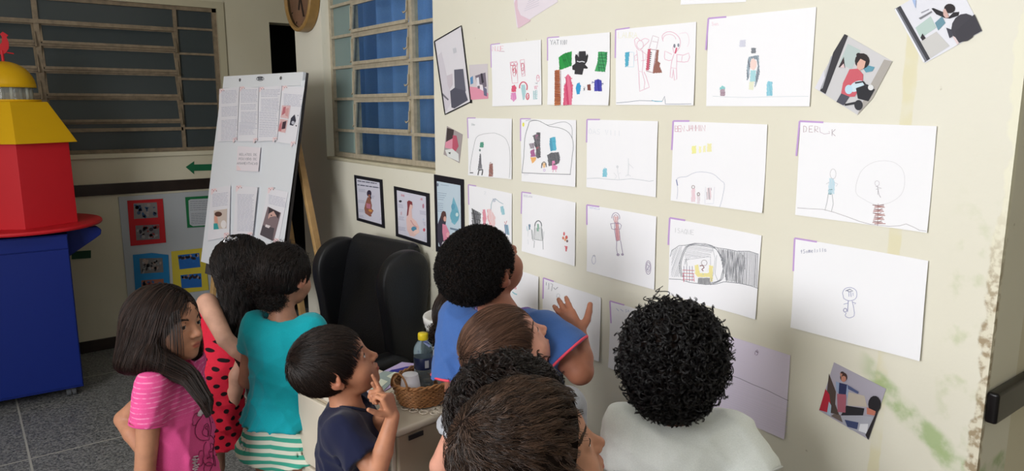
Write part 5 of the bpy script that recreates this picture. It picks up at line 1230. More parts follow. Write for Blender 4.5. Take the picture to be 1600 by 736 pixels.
def surface_nets(D, xs, ys, zs):
    ins = D < 0; nx, ny, nz = D.shape
    c = [(i, j, k) for i in (0, 1) for j in (0, 1) for k in (0, 1)]
    cnt = np.zeros((nx-1, ny-1, nz-1), np.int8)
    for i, j, k in c: cnt += ins[i:nx-1+i, j:ny-1+j, k:nz-1+k]
    act = (cnt > 0) & (cnt < 8); I, J, K = np.nonzero(act); n = len(I)
    idx = np.full(act.shape, -1, np.int64); idx[I, J, K] = np.arange(n)
    acc = np.zeros((n, 3)); w = np.zeros(n)
    vals = {q: D[I+q[0], J+q[1], K+q[2]].astype(float) for q in c}
    for q in c:
        for ax in range(3):
            if q[ax]: continue
            q2 = list(q); q2[ax] = 1; q2 = tuple(q2); a, b = vals[q], vals[q2]; m = (a < 0) != (b < 0)
            t = np.where(m, a/np.where(np.abs(a-b) < 1e-12, 1, a-b), 0); o = np.array(q, float)
            P = np.tile(o, (n, 1)); P[:, ax] += t; acc += P*m[:, None]; w += m
    f = acc/w[:, None]
    A = [xs, ys, zs]; IJK = [I, J, K]
    V = np.stack([A[d][IJK[d]]*(1-f[:, d])+A[d][IJK[d]+1]*f[:, d] for d in range(3)], -1)
    Q = []
    for ax in range(3):
        sl0 = [slice(1, -1)]*3; sl1 = [slice(1, -1)]*3; sl0[ax] = slice(0, -1); sl1[ax] = slice(1, None)
        a = ins[tuple(sl0)]; b = ins[tuple(sl1)]; e = np.nonzero(a != b); pos = [e[0].copy(), e[1].copy(), e[2].copy()]
        for d in range(3):
            if d != ax: pos[d] = pos[d]+1
        u, v = (ax+1) % 3, (ax+2) % 3; q = []
        for du, dv in ((1, 1), (0, 1), (0, 0), (1, 0)):
            p = [pos[0].copy(), pos[1].copy(), pos[2].copy()]; p[u] = p[u]-du; p[v] = p[v]-dv; q.append(idx[p[0], p[1], p[2]])
        q = np.stack(q, -1); flip = ~a[e]; q[flip] = q[flip][:, ::-1]; Q.append(q)
    Q = np.concatenate(Q); Q = Q[(Q >= 0).all(1)]
    return V, Q
def mesh_np(name, V, Q, mats, parent=None, smooth=True, cols=None, mi=None):
    me = bpy.data.meshes.new(name); n = len(Q); m = Q.shape[1]
    me.vertices.add(len(V)); me.vertices.foreach_set('co', np.ascontiguousarray(V, f32).ravel())
    me.loops.add(n*m); me.loops.foreach_set('vertex_index', np.ascontiguousarray(Q, np.int32).ravel())
    me.polygons.add(n); me.polygons.foreach_set('loop_start', np.arange(0, n*m, m, dtype=np.int32)); me.polygons.foreach_set('loop_total', np.full(n, m, np.int32))
    for mt in (mats if isinstance(mats, (list, tuple)) else [mats]): me.materials.append(mt)
    if mi is not None: me.polygons.foreach_set('material_index', np.asarray(mi, np.int32))
    me.update(calc_edges=True)
    if smooth: me.polygons.foreach_set('use_smooth', np.ones(n, bool))
    if cols is not None:
        for nm, c in cols.items():
            a = me.attributes.new(nm, 'FLOAT_COLOR', 'POINT'); c4 = np.ones((len(V), 4), f32); c4[:, :c.shape[1]] = c; a.data.foreach_set('color', c4.ravel())
    me.validate()
    return link(name, me, parent)
def relax(V, Q, it=1, lam=.5):
    for _ in range(it):
        S = np.zeros_like(V); C = np.zeros(len(V))
        for a, b in ((0, 1), (1, 2), (2, 3), (3, 0)):
            np.add.at(S, Q[:, a], V[Q[:, b]]); np.add.at(C, Q[:, a], 1); np.add.at(S, Q[:, b], V[Q[:, a]]); np.add.at(C, Q[:, b], 1)
        V = V+(S/np.maximum(C, 1)[:, None]-V)*lam
    return V
def mesh_sdf(name, sd, h, mats, parent, fine=None, extra=None, colf=None, sm=1, zmin=None):
    lo, hi = sd.bounds()
    if zmin is not None: lo[2] = zmin
    fine = fine or []
    ax = [axis(lo[d], hi[d], h, [(b[0][d], b[1][d], b[2]) for b in fine]) for d in range(3)]
    D = sd.grid(*ax, extra=extra); V, Q = surface_nets(D, *ax); V = relax(V, Q, sm, .35)
    return mesh_np(name, V, Q, mats, parent, cols=colf(V) if colf else None), V, Q

# ------------------------------------------------------------------ strands
def tubes(P, R, sides=3):
    """P (N,S,3) polylines, R (N,S) radii -> verts, quads, strand index per vertex"""
    N, S, _ = P.shape
    T = np.empty_like(P); T[:, 1:-1] = P[:, 2:]-P[:, :-2]; T[:, 0] = P[:, 1]-P[:, 0]; T[:, -1] = P[:, -1]-P[:, -2]
    T /= np.linalg.norm(T, axis=-1, keepdims=True)+1e-9
    ref = np.tile(np.array([.31, .57, .76]), (N, 1))[:, None, :]; U = np.cross(T, ref); U /= np.linalg.norm(U, axis=-1, keepdims=True)+1e-9; W = np.cross(T, U)
    out = []
    for j in range(sides):
        a = 2*math.pi*j/sides; out.append(P+(U*math.cos(a)+W*math.sin(a))*R[..., None])
    Vv = np.stack(out, 2).reshape(-1, 3)
    n = np.arange(N)[:, None, None]; s_ = np.arange(S-1)[None, :, None]; j = np.arange(sides)[None, None, :]; j2 = (j+1) % sides
    b = lambda s2, jj: (n*S+s2)*sides+jj
    Qd = np.stack([b(s_, j), b(s_, j2), b(s_+1, j2), b(s_+1, j)], -1).reshape(-1, 4)
    return Vv, Qd, np.repeat(np.arange(N), S*sides)
def hair_mat(name, c1, c2, rough=.42, spec=.4):
    n = NT(name, rough, spec); a = n.attr('hv'); n.color(n.mix(n.sep(a)[0], srgb(*c1), srgb(*c2)))
    return n.m
class Hair:
    """one mesh: a dark scalp volume and the strands growing over it"""
    def __init__(s): s.V = []; s.Q = []; s.C = []; s.n = 0; s.M = []
    def add(s, V, Q, c, mi=0):
        s.M.append(np.full(len(Q), mi))
        s.V.append(V); s.Q.append(Q+s.n); s.C.append(np.full((len(V), 1), c) if np.isscalar(c) else c); s.n += len(V)
    def base(s, sd, h=.005, c=.0, extra=None):
        lo, hi = sd.bounds(); ax = [axis(lo[d], hi[d], h) for d in range(3)]; D = sd.grid(*ax, extra=extra); V, Q = surface_nets(D, *ax); s.add(relax(V, Q, 1, .4), Q, c, 1)
    def strands(s, P, r=.0011, taper=.35, var=1.0, cbase=None):
        N, S, _ = P.shape; R = np.tile(np.linspace(1, taper, S)[None], (N, 1))*(np.asarray(r)[:, None] if np.ndim(r) else r)
        V, Q, ix = tubes(P, R); c = (cbase if cbase is not None else RNG.random(N)**1.5*var)[ix][:, None]; s.add(V, Q, c)
    def build(s, name, m, parent):
        V = np.concatenate(s.V); Q = np.concatenate(s.Q); C = np.concatenate(s.C)
        return mesh_np(name, V, Q, [m, mat('matte_dark_under_hair', (32, 25, 22), 1, spec=0)], parent, cols={'hv': np.repeat(C, 3, 1)}, mi=np.concatenate(s.M))
def trace(sd, P0, flow, steps, ds, level):
    """walk over the volume's surface from P0 along flow(P, i)"""
    P = P0.copy(); out = [P.copy()]
    for i in range(steps):
        g = sd.grad(P); f = flow(P, i/steps); f = f-g*(f*g).sum(-1, keepdims=True)*.9; f /= np.linalg.norm(f, axis=-1, keepdims=True)+1e-9
        P = P+f*(ds[:, None] if np.ndim(ds) else ds); g = sd.grad(P); d = sd.at(P)-level; P = P-g*np.clip(d, -.02, .02)[:, None]; out.append(P.copy())
    return np.stack(out, 1)
def onto_surface(sd, c, dirs, level=0, R0=.25):
    """march from outside towards the centre until the surface is met"""
    P = c+dirs*R0
    for _ in range(40): P = P-dirs*np.clip(sd.at(P)-level, -.01, .05)[:, None]*.8
    return P
def bundle(P, k, sp):
    """k strands side by side for every polyline"""
    o = RNG.normal(size=(len(P), k, 1, 3))*sp; return (P[:, None]+o).reshape(-1, P.shape[1], 3)
def dirs_sphere(n):
    v = RNG.normal(size=(n, 3)); return v/np.linalg.norm(v, axis=1, keepdims=True)
def clump(P, nl, amt=.6, wave=0, freq=3, pw=1.0):
    """gather strands into locks around nl lead strands; optional coherent wave"""
    N, S, _ = P.shape; lead = RNG.choice(N, nl, replace=False); d = ((P[:, None, 0]-P[None, lead, 0])**2).sum(-1); own = d.argmin(1)
    t = np.linspace(0, 1, S)[None, :, None]**pw; L = P[lead[own]]; Q = P+(L-P)*amt*t
    if wave:
        T = np.gradient(L, axis=1); T /= np.linalg.norm(T, axis=-1, keepdims=True)+1e-9; ref = nrm([.2, .3, 1]); U = np.cross(T, ref); U /= np.linalg.norm(U, axis=-1, keepdims=True)+1e-9; W = np.cross(T, U)
        ph = RNG.random(nl)[own]*6.28; fr = freq*(.75+.5*RNG.random(nl)[own]); a = ph[:, None]+fr[:, None]*6.28*np.linspace(0, 1, S)[None]
        am = wave*np.minimum(1, np.linspace(0, 1, S)*3)[None, :, None]
        Q = Q+(U*np.sin(a)[..., None]+W*np.cos(a)[..., None]*.7)*am
    return Q, own

# ------------------------------------------------------------------ skin, eyes
_skins = {}
def skin_mat(rgb):
    if rgb in _skins: return _skins[rgb]
    n = NT('skin_%d_%d_%d' % rgb, .52, .35); a = n.attr('lip'); r = n.sep(a)[0]
    base = n.mix(n.ramp(n.noise(24, 3), .3, .7), srgb(*[int(c*.95) for c in rgb]), srgb(*[min(255, int(c*1.04)) for c in rgb]))
    lip = srgb(min(255, int(rgb[0]*.92)), int(rgb[1]*.68), int(rgb[2]*.70)); n.color(n.mix(r, base, lip))
    n.bump(n.noise(220, 2), .08, .001); _skins[rgb] = n.m; return n.m
M_EYEW = mat('eye_white', (226, 220, 214), .2); M_IRIS = mat('brown_iris', (52, 32, 24), .15); M_PUP = mat('pupil', (12, 10, 10), .1)
def head_prims(s, c, R, hs, neck, sock=True):
    """adds a child's head to field s: c centre, R frame, hs scale, neck = (base point, radius)"""
    T = lambda x, y, z: c+R@(np.array([x, y, z])*hs)
    E = lambda x, y, z, a, b, d, k, op='u', Rx=None: s.ell(T(x, y, z), np.array([a, b, d])*hs, R if Rx is None else R@Rx, k*hs, op)
    E(0,-.015,.025,.071,.090,.076,.02); E(0,.030,.026,.057,.052,.052,.03); E(0,.028,-.030,.055,.056,.060,.03)
    E(0,.038,-.068,.040,.042,.028,.02); E(0,.066,-.081,.016,.014,.013,.02)
    s.cone(T(0,-.02,-.055), neck[0], .036*hs, neck[1], .02*hs)
    for x in (-1, 1): E(x*.034,.050,-.036,.023,.027,.025,.02)
    s.cone(T(0,.079,.004), T(0,.0965,-.023), .0068*hs, .0092*hs, .010*hs)
    E(0,.0975,-.0255,.0082,.008,.007,.005)
    for x in (-1, 1): E(x*.0105,.0885,-.028,.0075,.009,.006,.005)
    E(0,.070,-.053,.026,.019,.018,.012)
    E(0,.0885,-.0495,.017,.0055,.0048,.004); E(0,.0865,-.0588,.0140,.0065,.0055,.004); E(0,.0955,-.0542,.016,.0045,.0010,.002,'s')
    for x in (-1, 1):
        E(x*.0060,.0965,-.0335,.0032,.004,.003,.002,'s')
        E(x*.031,.0885,.005,.017,.012,.010,.012,'s')
        E(x*.031,.0665,.003,.0150,.0150,.0145,.004)
        E(x*.0315,.0835,.0015,.0125,.010,.0052,.0015,'s')
        Re = rotm(x*22, -8, 0)
        E(x*.075,-.013,-.002,.0080,.019,.031,.005,'u',Re); E(x*.0835,-.008,.001,.0058,.0110,.019,.003,'s',Re); E(x*.073,-.004,-.027,.0055,.009,.011,.005)
        E(x*.079,-.003,-.008,.003,.0045,.006,.003)
def lip_col(c, R, hs):
    def f(V):
        q = ((V-c)@R)/hs; x, y, z = q[:, 0], q[:, 1], q[:, 2]
        m = np.clip(1-(np.abs(x)/.0185)**2-((z+.0542)/.0098)**2, 0, 1)*(y > .072); m = np.clip(m*2.2, 0, 1)
        m = np.maximum(m, .25*np.clip(1-((x/.013)**2+((z+.027)/.014)**2), 0, 1)*(y > .08)); m = np.maximum(m, .3*(np.abs(x) > .069)*(np.abs(z) < .03)*(y > -.035))
        return {'lip': np.repeat(m[:, None], 3, 1)}
    return f
def eyes(c, R, hs, parent, look=(0, 0), sides=(-1, 1), brow=(40, 28, 24), brow_on=True):
    for x in sides:
        k = MB(); o = c+R@(np.array([x*.031, .0665, .003])*hs); Re = R@rotm(look[0], look[1], 0)
        r = .0136*hs; rings = [0, 5, 10, 15, 20, 25.5, 29, 45, 65, 90, 130, 179]; n = 24; vs = []; fs = []; ms = []
        for a in rings:
            for j in range(n):
                t = 2*math.pi*j/n; a_ = math.radians(a); vs.append(o+Re@np.array([r*math.sin(a_)*math.cos(t), r*math.cos(a_), r*math.sin(a_)*math.sin(t)]))
        for i in range(len(rings)-1):
            m = 2 if rings[i+1] <= 10 else (1 if rings[i+1] <= 25.5 else 0)
            k.add([], [], 0)
            for j in range(n): k.f.append((i*n+j, (i+1)*n+j, (i+1)*n+(j+1) % n, i*n+(j+1) % n)); k.m.append(m)
        k.v = [tuple(v) for v in vs]; k.build('eye', [M_EYEW, M_IRIS, M_PUP], parent, smooth=True)
        # upper lashes
        k = MB(); pts = []
        for i in range(9):
            u = -1+i/4; p = np.array([x*.0315+u*.0128, .0665+math.sqrt(max(0, .0152**2-(u*.0118)**2-.0055**2)), .0068-.0036*u*u-.0008*u*x*-1]); pts.append(c+R@(p*hs))
        k.tube(pts, [.0004*hs+.0009*hs*(1-abs(-1+i/4)) for i in range(9)], n=6); k.build('eyelash', mat('dark_lash', (20, 14, 12), .6), parent, smooth=True)
        if brow_on:
            N = 90; u = RNG.random(N); P0 = np.stack([x*(.015+.031*u), .079-.022*u**2+.0015, .0205+.006*np.sin(u*2.4)-.003*u+RNG.normal(size=N)*.0012], -1)
            d = np.stack([x*np.ones(N), -.4*u, .35-.9*u], -1); d /= np.linalg.norm(d, axis=1, keepdims=True)
            P = P0[:, None]+d[:, None]*np.linspace(0, .008, 4)[None, :, None]
            sd = SDF(); head_prims(sd, np.zeros(3), np.eye(3), 1.0, ((0, -.03, -.12), .04))
            Pf = P.reshape(-1, 3)
            for _ in range(3): Pf = Pf-sd.grad(Pf)*(sd.at(Pf)-.0004)[:, None]
            P = Pf.reshape(P.shape); P = c+(P*hs)@R.T
            Vv, Q, ix = tubes(P, np.full((N, 4), .00045*hs)); mesh_np('eyebrow', Vv, Q, mat('brow_%d_%d_%d' % brow, brow, .7), parent)

def hand_prims(s, w, d, n, side, L=.125, curls=((20,25),(20,25),(25,30),(30,30)), thumb=(35, 20), spread=5):
    """w wrist, d finger direction, n back-of-hand normal, side +1 when the thumb lies on cross(d,n) side"""
    d = nrm(d); n = nrm(n-d*(np.asarray(n)@d)); u = np.cross(d, n)*side; sc = L/.125
    for i, (off, kl) in enumerate(((.018,.058),(.0062,.061),(-.0055,.058),(-.016,.053))):
        kn = w+(u*off+d*kl)*sc; s.cone(w+(u*off*.55+d*.010)*sc, kn, .0105*sc, .0088*sc, .006*sc)
        a1, a2 = map(math.radians, curls[i]); sp = math.radians((1.5-i)*spread); dd = nrm(d*math.cos(sp)+u*math.sin(sp))
        Ls = (.046,.051,.047,.037)[i]*sc; r = (.0066,.0068,.0065,.0058)[i]*sc; p = kn; ang = a1
        for j, fr in enumerate((.44, .31, .25)):
            q = p+(dd*math.cos(ang)-n*math.sin(ang))*Ls*fr; s.cone(p, q, r*(1-.09*j), r*(1-.09*(j+1)), .002*sc); p = q; ang += a2
    t0 = w+(u*.013+d*.014)*sc; a = math.radians(thumb[0]); b = math.radians(thumb[1])
    t1 = t0+(u*math.sin(a+.3)+d*math.cos(a+.3)-n*.3)*.026*sc; t2 = t1+(u*math.sin(a)+d*math.cos(a)-n*.25)*.020*sc; t3 = t2+(u*math.sin(a-b)+d*math.cos(a-b)-n*.2)*.018*sc
    s.cone(t0, t1, .0105*sc, .0088*sc, .006*sc); s.cone(t1, t2, .0085*sc, .0075*sc, .002*sc); s.cone(t2, t3, .0075*sc, .0062*sc, .002*sc)

class Child:
    """a standing child; local frame: origin between the feet, +Y the way the body faces"""
    def __init__(s, label, head, Ht=None, face=0, body=0, pitch=0, roll=0, hs=1.0, lean=(0, 0), skin=(186, 135, 110), arms=None, wide=1.0, sit=0, up=0):
        """head world centre; face, body compass degrees (0 = +Y, 90 = +X)"""
        s.hw = np.asarray(head, float); s.Ht = (Ht or (s.hw[2]+.10*hs))+up; q = s.Ht/1.10; s.q = q; s.hs = hs; s.skin = skin
        a = math.radians(body); s.Rb = np.array([[math.cos(a), math.sin(a), 0], [-math.sin(a), math.cos(a), 0], [0, 0, 1]])  # local->world columns
        s.rz = -a; off = np.array([lean[0]*q*.45, lean[1]*q*.45, 0]); 
        _p = math.radians(pitch); _y = math.radians(face-body); neckoff = np.array([0, .012*q, 0])-np.array([math.sin(_y), math.cos(_y), 0])*math.sin(_p)*.085*hs
        s.root = s.hw-s.Rb@(off+neckoff); s.root[2] = 0
        s.t = thing('person', label, 'person', tuple(s.root), s.rz)
        s.hc = s.L(s.hw); s.R = rotm(face-body, pitch, roll)
        s.lean = np.array([lean[0], lean[1], 0]); s.q = q; s.wide = wide
        s.arms = arms or {}
        s.sh = {k: s.B(x*.112*wide, 0, .838) for k, x in (('l', -1), ('r', 1))}
        s.elbow = {}; s.wrist = {}
        for k, x in (('l', -1), ('r', 1)):
            A = s.arms.get(k, {}); s.elbow[k] = A.get('e', s.B(x*.142, -.012, .645)); s.wrist[k] = A.get('w', s.B(x*.150, .03, .50))
    def L(s, w): return s.Rb.T@(np.asarray(w, float)-s.root)
    def B(s, x, y, z):
        """body point in units of a 1.10 m child, sheared by the lean above the hips"""
        p = np.array([x, y, z], float)*s.q; return p+s.lean*max(0, z-.5)*s.q*1.15
    def H(s, x, y, z): return s.hc+s.R@(np.array([x, y, z])*s.hs)
    def torso(s, sd, g=0.0, hem=None, k=.02):
        q = s.q; w = s.wide
        sd.econe(s.B(0, 0, .50), s.B(0, .004, .62), ((.100*w+g)*q, (.078+g)*q), ((.092*w+g)*q, (.070+g)*q), k)
        sd.econe(s.B(0, .004, .62), s.B(0, .002, .79), ((.092*w+g)*q, (.070+g)*q), ((.104*w+g)*q, (.072+g)*q), k)
        sd.cone(s.B(-.080*w, -.004, .825), s.B(.080*w, -.004, .825), (.044+g*.8)*q, (.044+g*.8)*q, .03)
    def body(s, hands=('l', 'r'), hopt=None, fineh=(), h=.006):
        q = s.q; sd = SDF(); s.torso(sd, 0)
        nb = s.B(0, -.004, .865); head_prims(sd, s.hc, s.R, s.hs, (nb, .041*q)); sd.cone(nb, s.B(0, -.002, .82), .040*q, .06*q, .02)
        for kk, x in (('l', -1), ('r', 1)):
            sd.cone(s.sh[kk], s.elbow[kk], .036*q, .0275*q, .015); sd.cone(s.elbow[kk], s.elbow[kk]*.6+s.wrist[kk]*.4, .0275*q, .0275*q, .006); sd.cone(s.elbow[kk]*.6+s.wrist[kk]*.4, s.wrist[kk], .0272*q, .0185*q, .006)
            o = (hopt or {}).get(kk, {}); d = o.get('d'); 
            if d is None: d = nrm(s.wrist[kk]-s.elbow[kk])
            nn = o.get('n'); 
            if nn is None: nn = np.array([x*1.0, 0, .1])
            side = o.get('side', None)
            if side is None:
                side = 1 if np.cross(d, nn)@np.array([0, 1, 0]) > 0 else -1
            hand_prims(sd, s.wrist[kk], d, nn, side, o.get('L', .118*q), o.get('curls', ((22,28),(25,28),(28,30),(30,30))), o.get('thumb', (30, 15)), o.get('spread', 4))
            sd.econe(s.B(x*.052, 0, .49), s.B(x*.056, .004, .275), (.064*q, .068*q), (.043*q, .045*q), .02); sd.cone(s.B(x*.056, .002, .275), s.B(x*.056, -.012, .19), .042*q, .041*q, .01); sd.cone(s.B(x*.056, -.010, .19), s.B(x*.056, -.012, .06), .040*q, .026*q, .01)
            sd.econe(s.B(x*.056, -.02, .035), s.B(x*.062, .095, .025), (.028*q, .028*q), (.032*q, .018*q), .012)
        hb = (s.hc-.125*s.hs, s.hc+.125*s.hs, .0024)
        fine = [hb]+[(b[0], b[1], b[2]) for b in fineh]
        s.sd = sd
        s.bo, _, _ = mesh_sdf('body', sd, h, skin_mat(s.skin), s.t, fine=fine, colf=lip_col(s.hc, s.R, s.hs), sm=1, zmin=-.002)
        return s
    def cloth_noise(s, amp, seed, fx=1.0, ridge=0):
        r = np.random.default_rng(seed); W = [(r.normal(size=3)*np.array([9, 9, 5])*fx, r.random()*6.28) for _ in range(7)]
        W2 = [(np.array([x_, y_, z_])*fx, r.random()*6.28) for x_, y_, z_ in ((26, 14, 16), (-24, 18, 20), (38, -30, 9), (12, 30, 34))]
        def f(x, y, z):
            o = 0; g = 0
            for w, p in W: o = o+np.sin(x*w[0]*3+y*w[1]*3+z*w[2]*3+p+1.5*np.sin(z*w[1]+x*w[2]*2))
            for w, p in W2: g = g+(1-np.abs(np.sin(x*w[0]+y*w[1]+z*w[2]+p+1.3*np.sin(z*11+x*7+p)+.8*np.sin(y*13-x*9+2*p))))**3
            return amp*(o/7-.55*g*ridge)
        return f
    def shirt(s, m, hem=.47, sleeve=.55, g=.012, flare=.012, name='t_shirt', seed=1, folds=.010, neck=.052, sleeve_r=.050, col=None, puff=0, neckdrop=0, h=.0055, sl=('l', 'r'), th=.013):
        q = s.q; w = s.wide; sd = SDF(); z0 = hem
        sd.econe(s.B(0, 0, z0-.05), s.B(0, .004, .64), ((.104*w+g+flare)*q, (.082+g+flare)*q), ((.094*w+g)*q, (.074+g)*q), .02)
        sd.econe(s.B(0, .004, .62), s.B(0, .002, .79), ((.094*w+g)*q, (.074+g)*q), ((.106*w+g*.8)*q, (.074+g*.8)*q), .02)
        sd.cone(s.B(-.084*w, -.004, .822), s.B(.084*w, -.004, .822), (.047+g*.6)*q, (.047+g*.6)*q, .03)
        sd.plane(s.B(0, 0, z0), s.B(0, 0, z0-.1)-s.B(0, 0, z0), .004, 'i')
        f_ = (.05+.022)/(.64-(z0-.05)); ra = (.104*w+g+flare, .082+g+flare); rb = (.094*w+g, .074+g); rm = [ra[i]+(rb[i]-ra[i])*f_ for i in (0, 1)]
        sd.econe(s.B(0, 0, z0-.05), s.B(0, .0004, z0+.022), ((ra[0]-th)*q, (ra[1]-th)*q), ((rm[0]-th)*q, (rm[1]-th)*q), .002, 's', flat=(False, True))
        for kk in sl:
            a, b = s.sh[kk], s.elbow[kk]; e = a+(b-a)*sleeve
            sd.cone(a-(b-a)*.05, e, (.045+puff)*q, sleeve_r*q, .018, flat=True)
            if puff: sd.ell(a+(b-a)*sleeve*.45, np.array([.046, .048, .042])*q, None, .015)
        if neck:
            nb = s.B(0, .012, .885-neckdrop); sd.ell(nb, np.array([neck*q*1.08, neck*q, .045*q]), rotm(0, -14, 0), .006, 's')
        s.cs = sd; ex = s.cloth_noise(folds*.5, seed, ridge=1.6)
        zt = s.B(0, 0, .80)[2]; zb = s.B(0, 0, hem)[2]
        def extra(x, y, z): return ex(x, y, z)*np.clip((zt-z)/(zt-zb)*1.1+.35, .3, .8)
        s.cex = extra
        o, V, Q = mesh_sdf(name, sd, h, m, s.t, extra=extra, sm=2, colf=lambda V: {'cuv': np.stack([np.arctan2(V[:, 0], V[:, 1])/(2*math.pi)+.5, V[:, 2], np.hypot(V[:, 0], V[:, 1])], -1)})
        s.shirt_o = o; return o
    def cuff(s, kk, t, r, m, w=.0035, name='sleeve_trim', parent=None):
        a, b = s.sh[kk], s.elbow[kk]; c = a+(b-a)*t; d = nrm(b-a); u = nrm(np.cross(d, [.3, .2, .9])); v = np.cross(d, u); k = MB()
        k.tube([c+(u*math.cos(i*math.pi/12)+v*math.sin(i*math.pi/12))*r*s.q for i in range(25)], w, n=6, cap=False); return k.build(name, m, parent or s.t, smooth=True)
    def collar(s, m, r=.053, w=.0045, drop=0):
        Rn = rotm(0, -14, 0); c = s.B(0, .010, .868-drop); k = MB(); pts = []
        for i in range(33):
            t = 2*math.pi*i/32; p = c+Rn@np.array([r*1.04*s.q*math.cos(t), r*.98*s.q*math.sin(t), .022*s.q])
            # drop to the shirt surface from above
            P = p[None].copy(); 
            for _ in range(12): P = P-np.array([[0, 0, 1]])*np.clip(s.cs.at(P)-.001, -.01, .01)[:, None]*.5
            pts.append(P[0])
        pts = [tuple(p) for p in pts]
        k.tube(pts, w, n=7, cap=False); return k.build('collar', m, s.t, smooth=True)
    def shorts(s, m, top=.56, leg=.34, g=.012, name='shorts', seed=5, flare=.010, folds=.006):
        q = s.q; sd = SDF()
        sd.econe(s.B(0, 0, .47), s.B(0, 0, top), ((.106+g)*q, (.086+g)*q), ((.098+g*.6)*q, (.076+g*.6)*q), .02, flat=(False, True))
        for x in (-1, 1):
            sd.econe(s.B(x*.052, 0, .48), s.B(x*.060, .004, leg), ((.066+g)*q, (.074+g)*q), ((.060+g+flare)*q, (.066+g+flare)*q), .012, flat=(False, True))
            sd.econe(s.B(x*.058, .004, leg+.022), s.B(x*.060, .004, leg-.03), ((.060+g+flare*.86-.014)*q, (.066+g+flare*.86-.014)*q), ((.060+g+flare-.012)*q, (.066+g+flare-.012)*q), .002, 's')
        ex = s.cloth_noise(folds*.5, seed, ridge=1.2)
        o, V, Q = mesh_sdf(name, sd, .006, m, s.t, extra=ex, sm=2, colf=lambda V: {'cuv': np.stack([np.arctan2(V[:, 0], V[:, 1])/(2*math.pi)+.5, V[:, 2], np.hypot(V[:, 0], V[:, 1])], -1)}); return o
    def shoes(s, m, sole):
        q = s.q
        for x in (-1, 1):
            sd = SDF(); sd.econe(s.B(x*.056, -.028, .036), s.B(x*.064, .108, .028), (.035*q, .038*q), (.038*q, .026*q), .02); sd.cone(s.B(x*.056, -.02, .04), s.B(x*.056, -.018, .085), .038*q, .034*q, .02, flat=True); sd.plane((0, 0, .012), (0, 0, -1))
            o, _, _ = mesh_sdf('shoe', sd, .005, m, s.t); k = SDF(); k.econe(s.B(x*.056, -.030, .020), s.B(x*.064, .112, .020), (.037*q, .037*q), (.040*q, .030*q), .02); k.plane((0, 0, .0), (0, 0, -1)); k.plane((0, 0, .016), (0, 0, 1)); mesh_sdf('sole', k, .005, sole, o, zmin=-.006)
    # --- scalp volumes
    def scalp(s, g=.010, k=.02):
        sd = SDF(); R = s.R; hs = s.hs
        sd.ell(s.H(0, -.018, .027), np.array([.072+g, .091+g, .077+g])*hs, R, k); return sd
    def facecut(s, sd, fy=.0, low=.0, ear=True):
        """opens the face, the ears and the nape"""
        R = s.R; hs = s.hs
        sd.ell(s.H(0, .118+fy, -.030+low), np.array([.088, .080, .088])*hs, R, .010*hs, 's')
        for x in (-1, 1): sd.ell(s.H(x*.090, .012, -.036), np.array([.034, .040, .050])*hs, R, .008*hs, 's')
        sd.plane(s.H(0, -.05, -.062), s.R@np.array([0, .45, -1]), .012, 'i'); return sd
# ================================================================== the children
def cloth(name, rgb, rough=.85, tex=.06, bump=.35):
    n = NT(name, rough, .15); a = n.noise(420, 2); b = n.noise(6, 3)
    c = n.mix(a, srgb(*[int(v*(1-tex)) for v in rgb]), srgb(*[min(255, int(v*(1+tex))) for v in rgb])); n.color(c); n.b.inputs['Sheen Weight'].default_value = .15
    n.bump(n.noise(700, 2), bump, .0008); return n.m
def coils(P, D, ln, rad, turns, S, r, taper=.6, flare=0):
    """helical curls: start points P, axis directions D"""
    N = len(P); ref = dirs_sphere(N); U = np.cross(D, ref); U /= np.linalg.norm(U, axis=1, keepdims=True)+1e-9; W = np.cross(D, U)
    t = np.linspace(0, 1, S)[None]; a = (turns[:, None]*6.283*t)+RNG.random(N)[:, None]*6.28; rr = rad[:, None]*np.minimum(1, t*4)*(1-.25*t)
    return P[:, None]+D[:, None]*(ln[:, None]*t)[..., None]+U[:, None]*(rr*np.cos(a))[..., None]+W[:, None]*(rr*np.sin(a))[..., None]
def unit(v): return v/(np.linalg.norm(v, axis=-1, keepdims=True)+1e-9)
def short_hair(ch, m, n=4200, L=.042, g=.013, whorl=(.012, -.075, .070), front=(.3, 1, -.15), cut=None, locks=420, amt=.5, r=.0010, wave=0, frq=2, lift=.004, fy=0, low=0, thr=.016):
    hs = ch.hs; sd = ch.scalp(g-.004); full = ch.facecut(ch.scalp(g-.004), fy, low); H = Hair(); H.base(full, .004)
    D = dirs_sphere(n*2); P = onto_surface(sd, ch.H(0, -.018, .027), D); ok = full.at(P) < .003; P = P[ok][:n]; w = ch.H(*whorl); F = ch.R@nrm(front); dn = ch.R@np.array([0, .15, -1.])
    rt = ch.R@np.array([1., 0, 0])
    def flow(p, t):
        v = p-w; d = np.linalg.norm(v, axis=1, keepdims=True); q = (p-ch.hc)@ch.R; top = np.clip((q[:, 2:3]-.02)/.05, 0, 1); v = v/(d+1e-9)
        sw = np.cross(v, ch.R@np.array([0, -.4, 1.]))*np.exp(-d/.04)
        return unit(v+F*top*.6+dn*(1-top)*1.1+sw*.8)
    lv = RNG.random(len(P))*.006-.002; S = 9; ds = L/S*(.7+.6*RNG.random(len(P))); T = trace(sd, P, flow, S, ds, lv)
    # tips lift a little off the head
    N_ = unit(T-ch.H(0, -.018, .027)); T = T+N_*(np.linspace(0, 1, S+1)**2)[None, :, None]*lift*(RNG.random(len(P))[:, None, None]+.3)
    # keep hair off the face: drop strands that reach far into the cut
    bad = (full.at(T).max(1) > thr); T = T[~bad]
    T, own = clump(T, min(locks, len(T)//3), amt, wave, frq); c = (RNG.random(len(T))*.5+.5*RNG.random(locks)[own])**1.3
    H.strands(T, r*hs, .3, cbase=c); return H

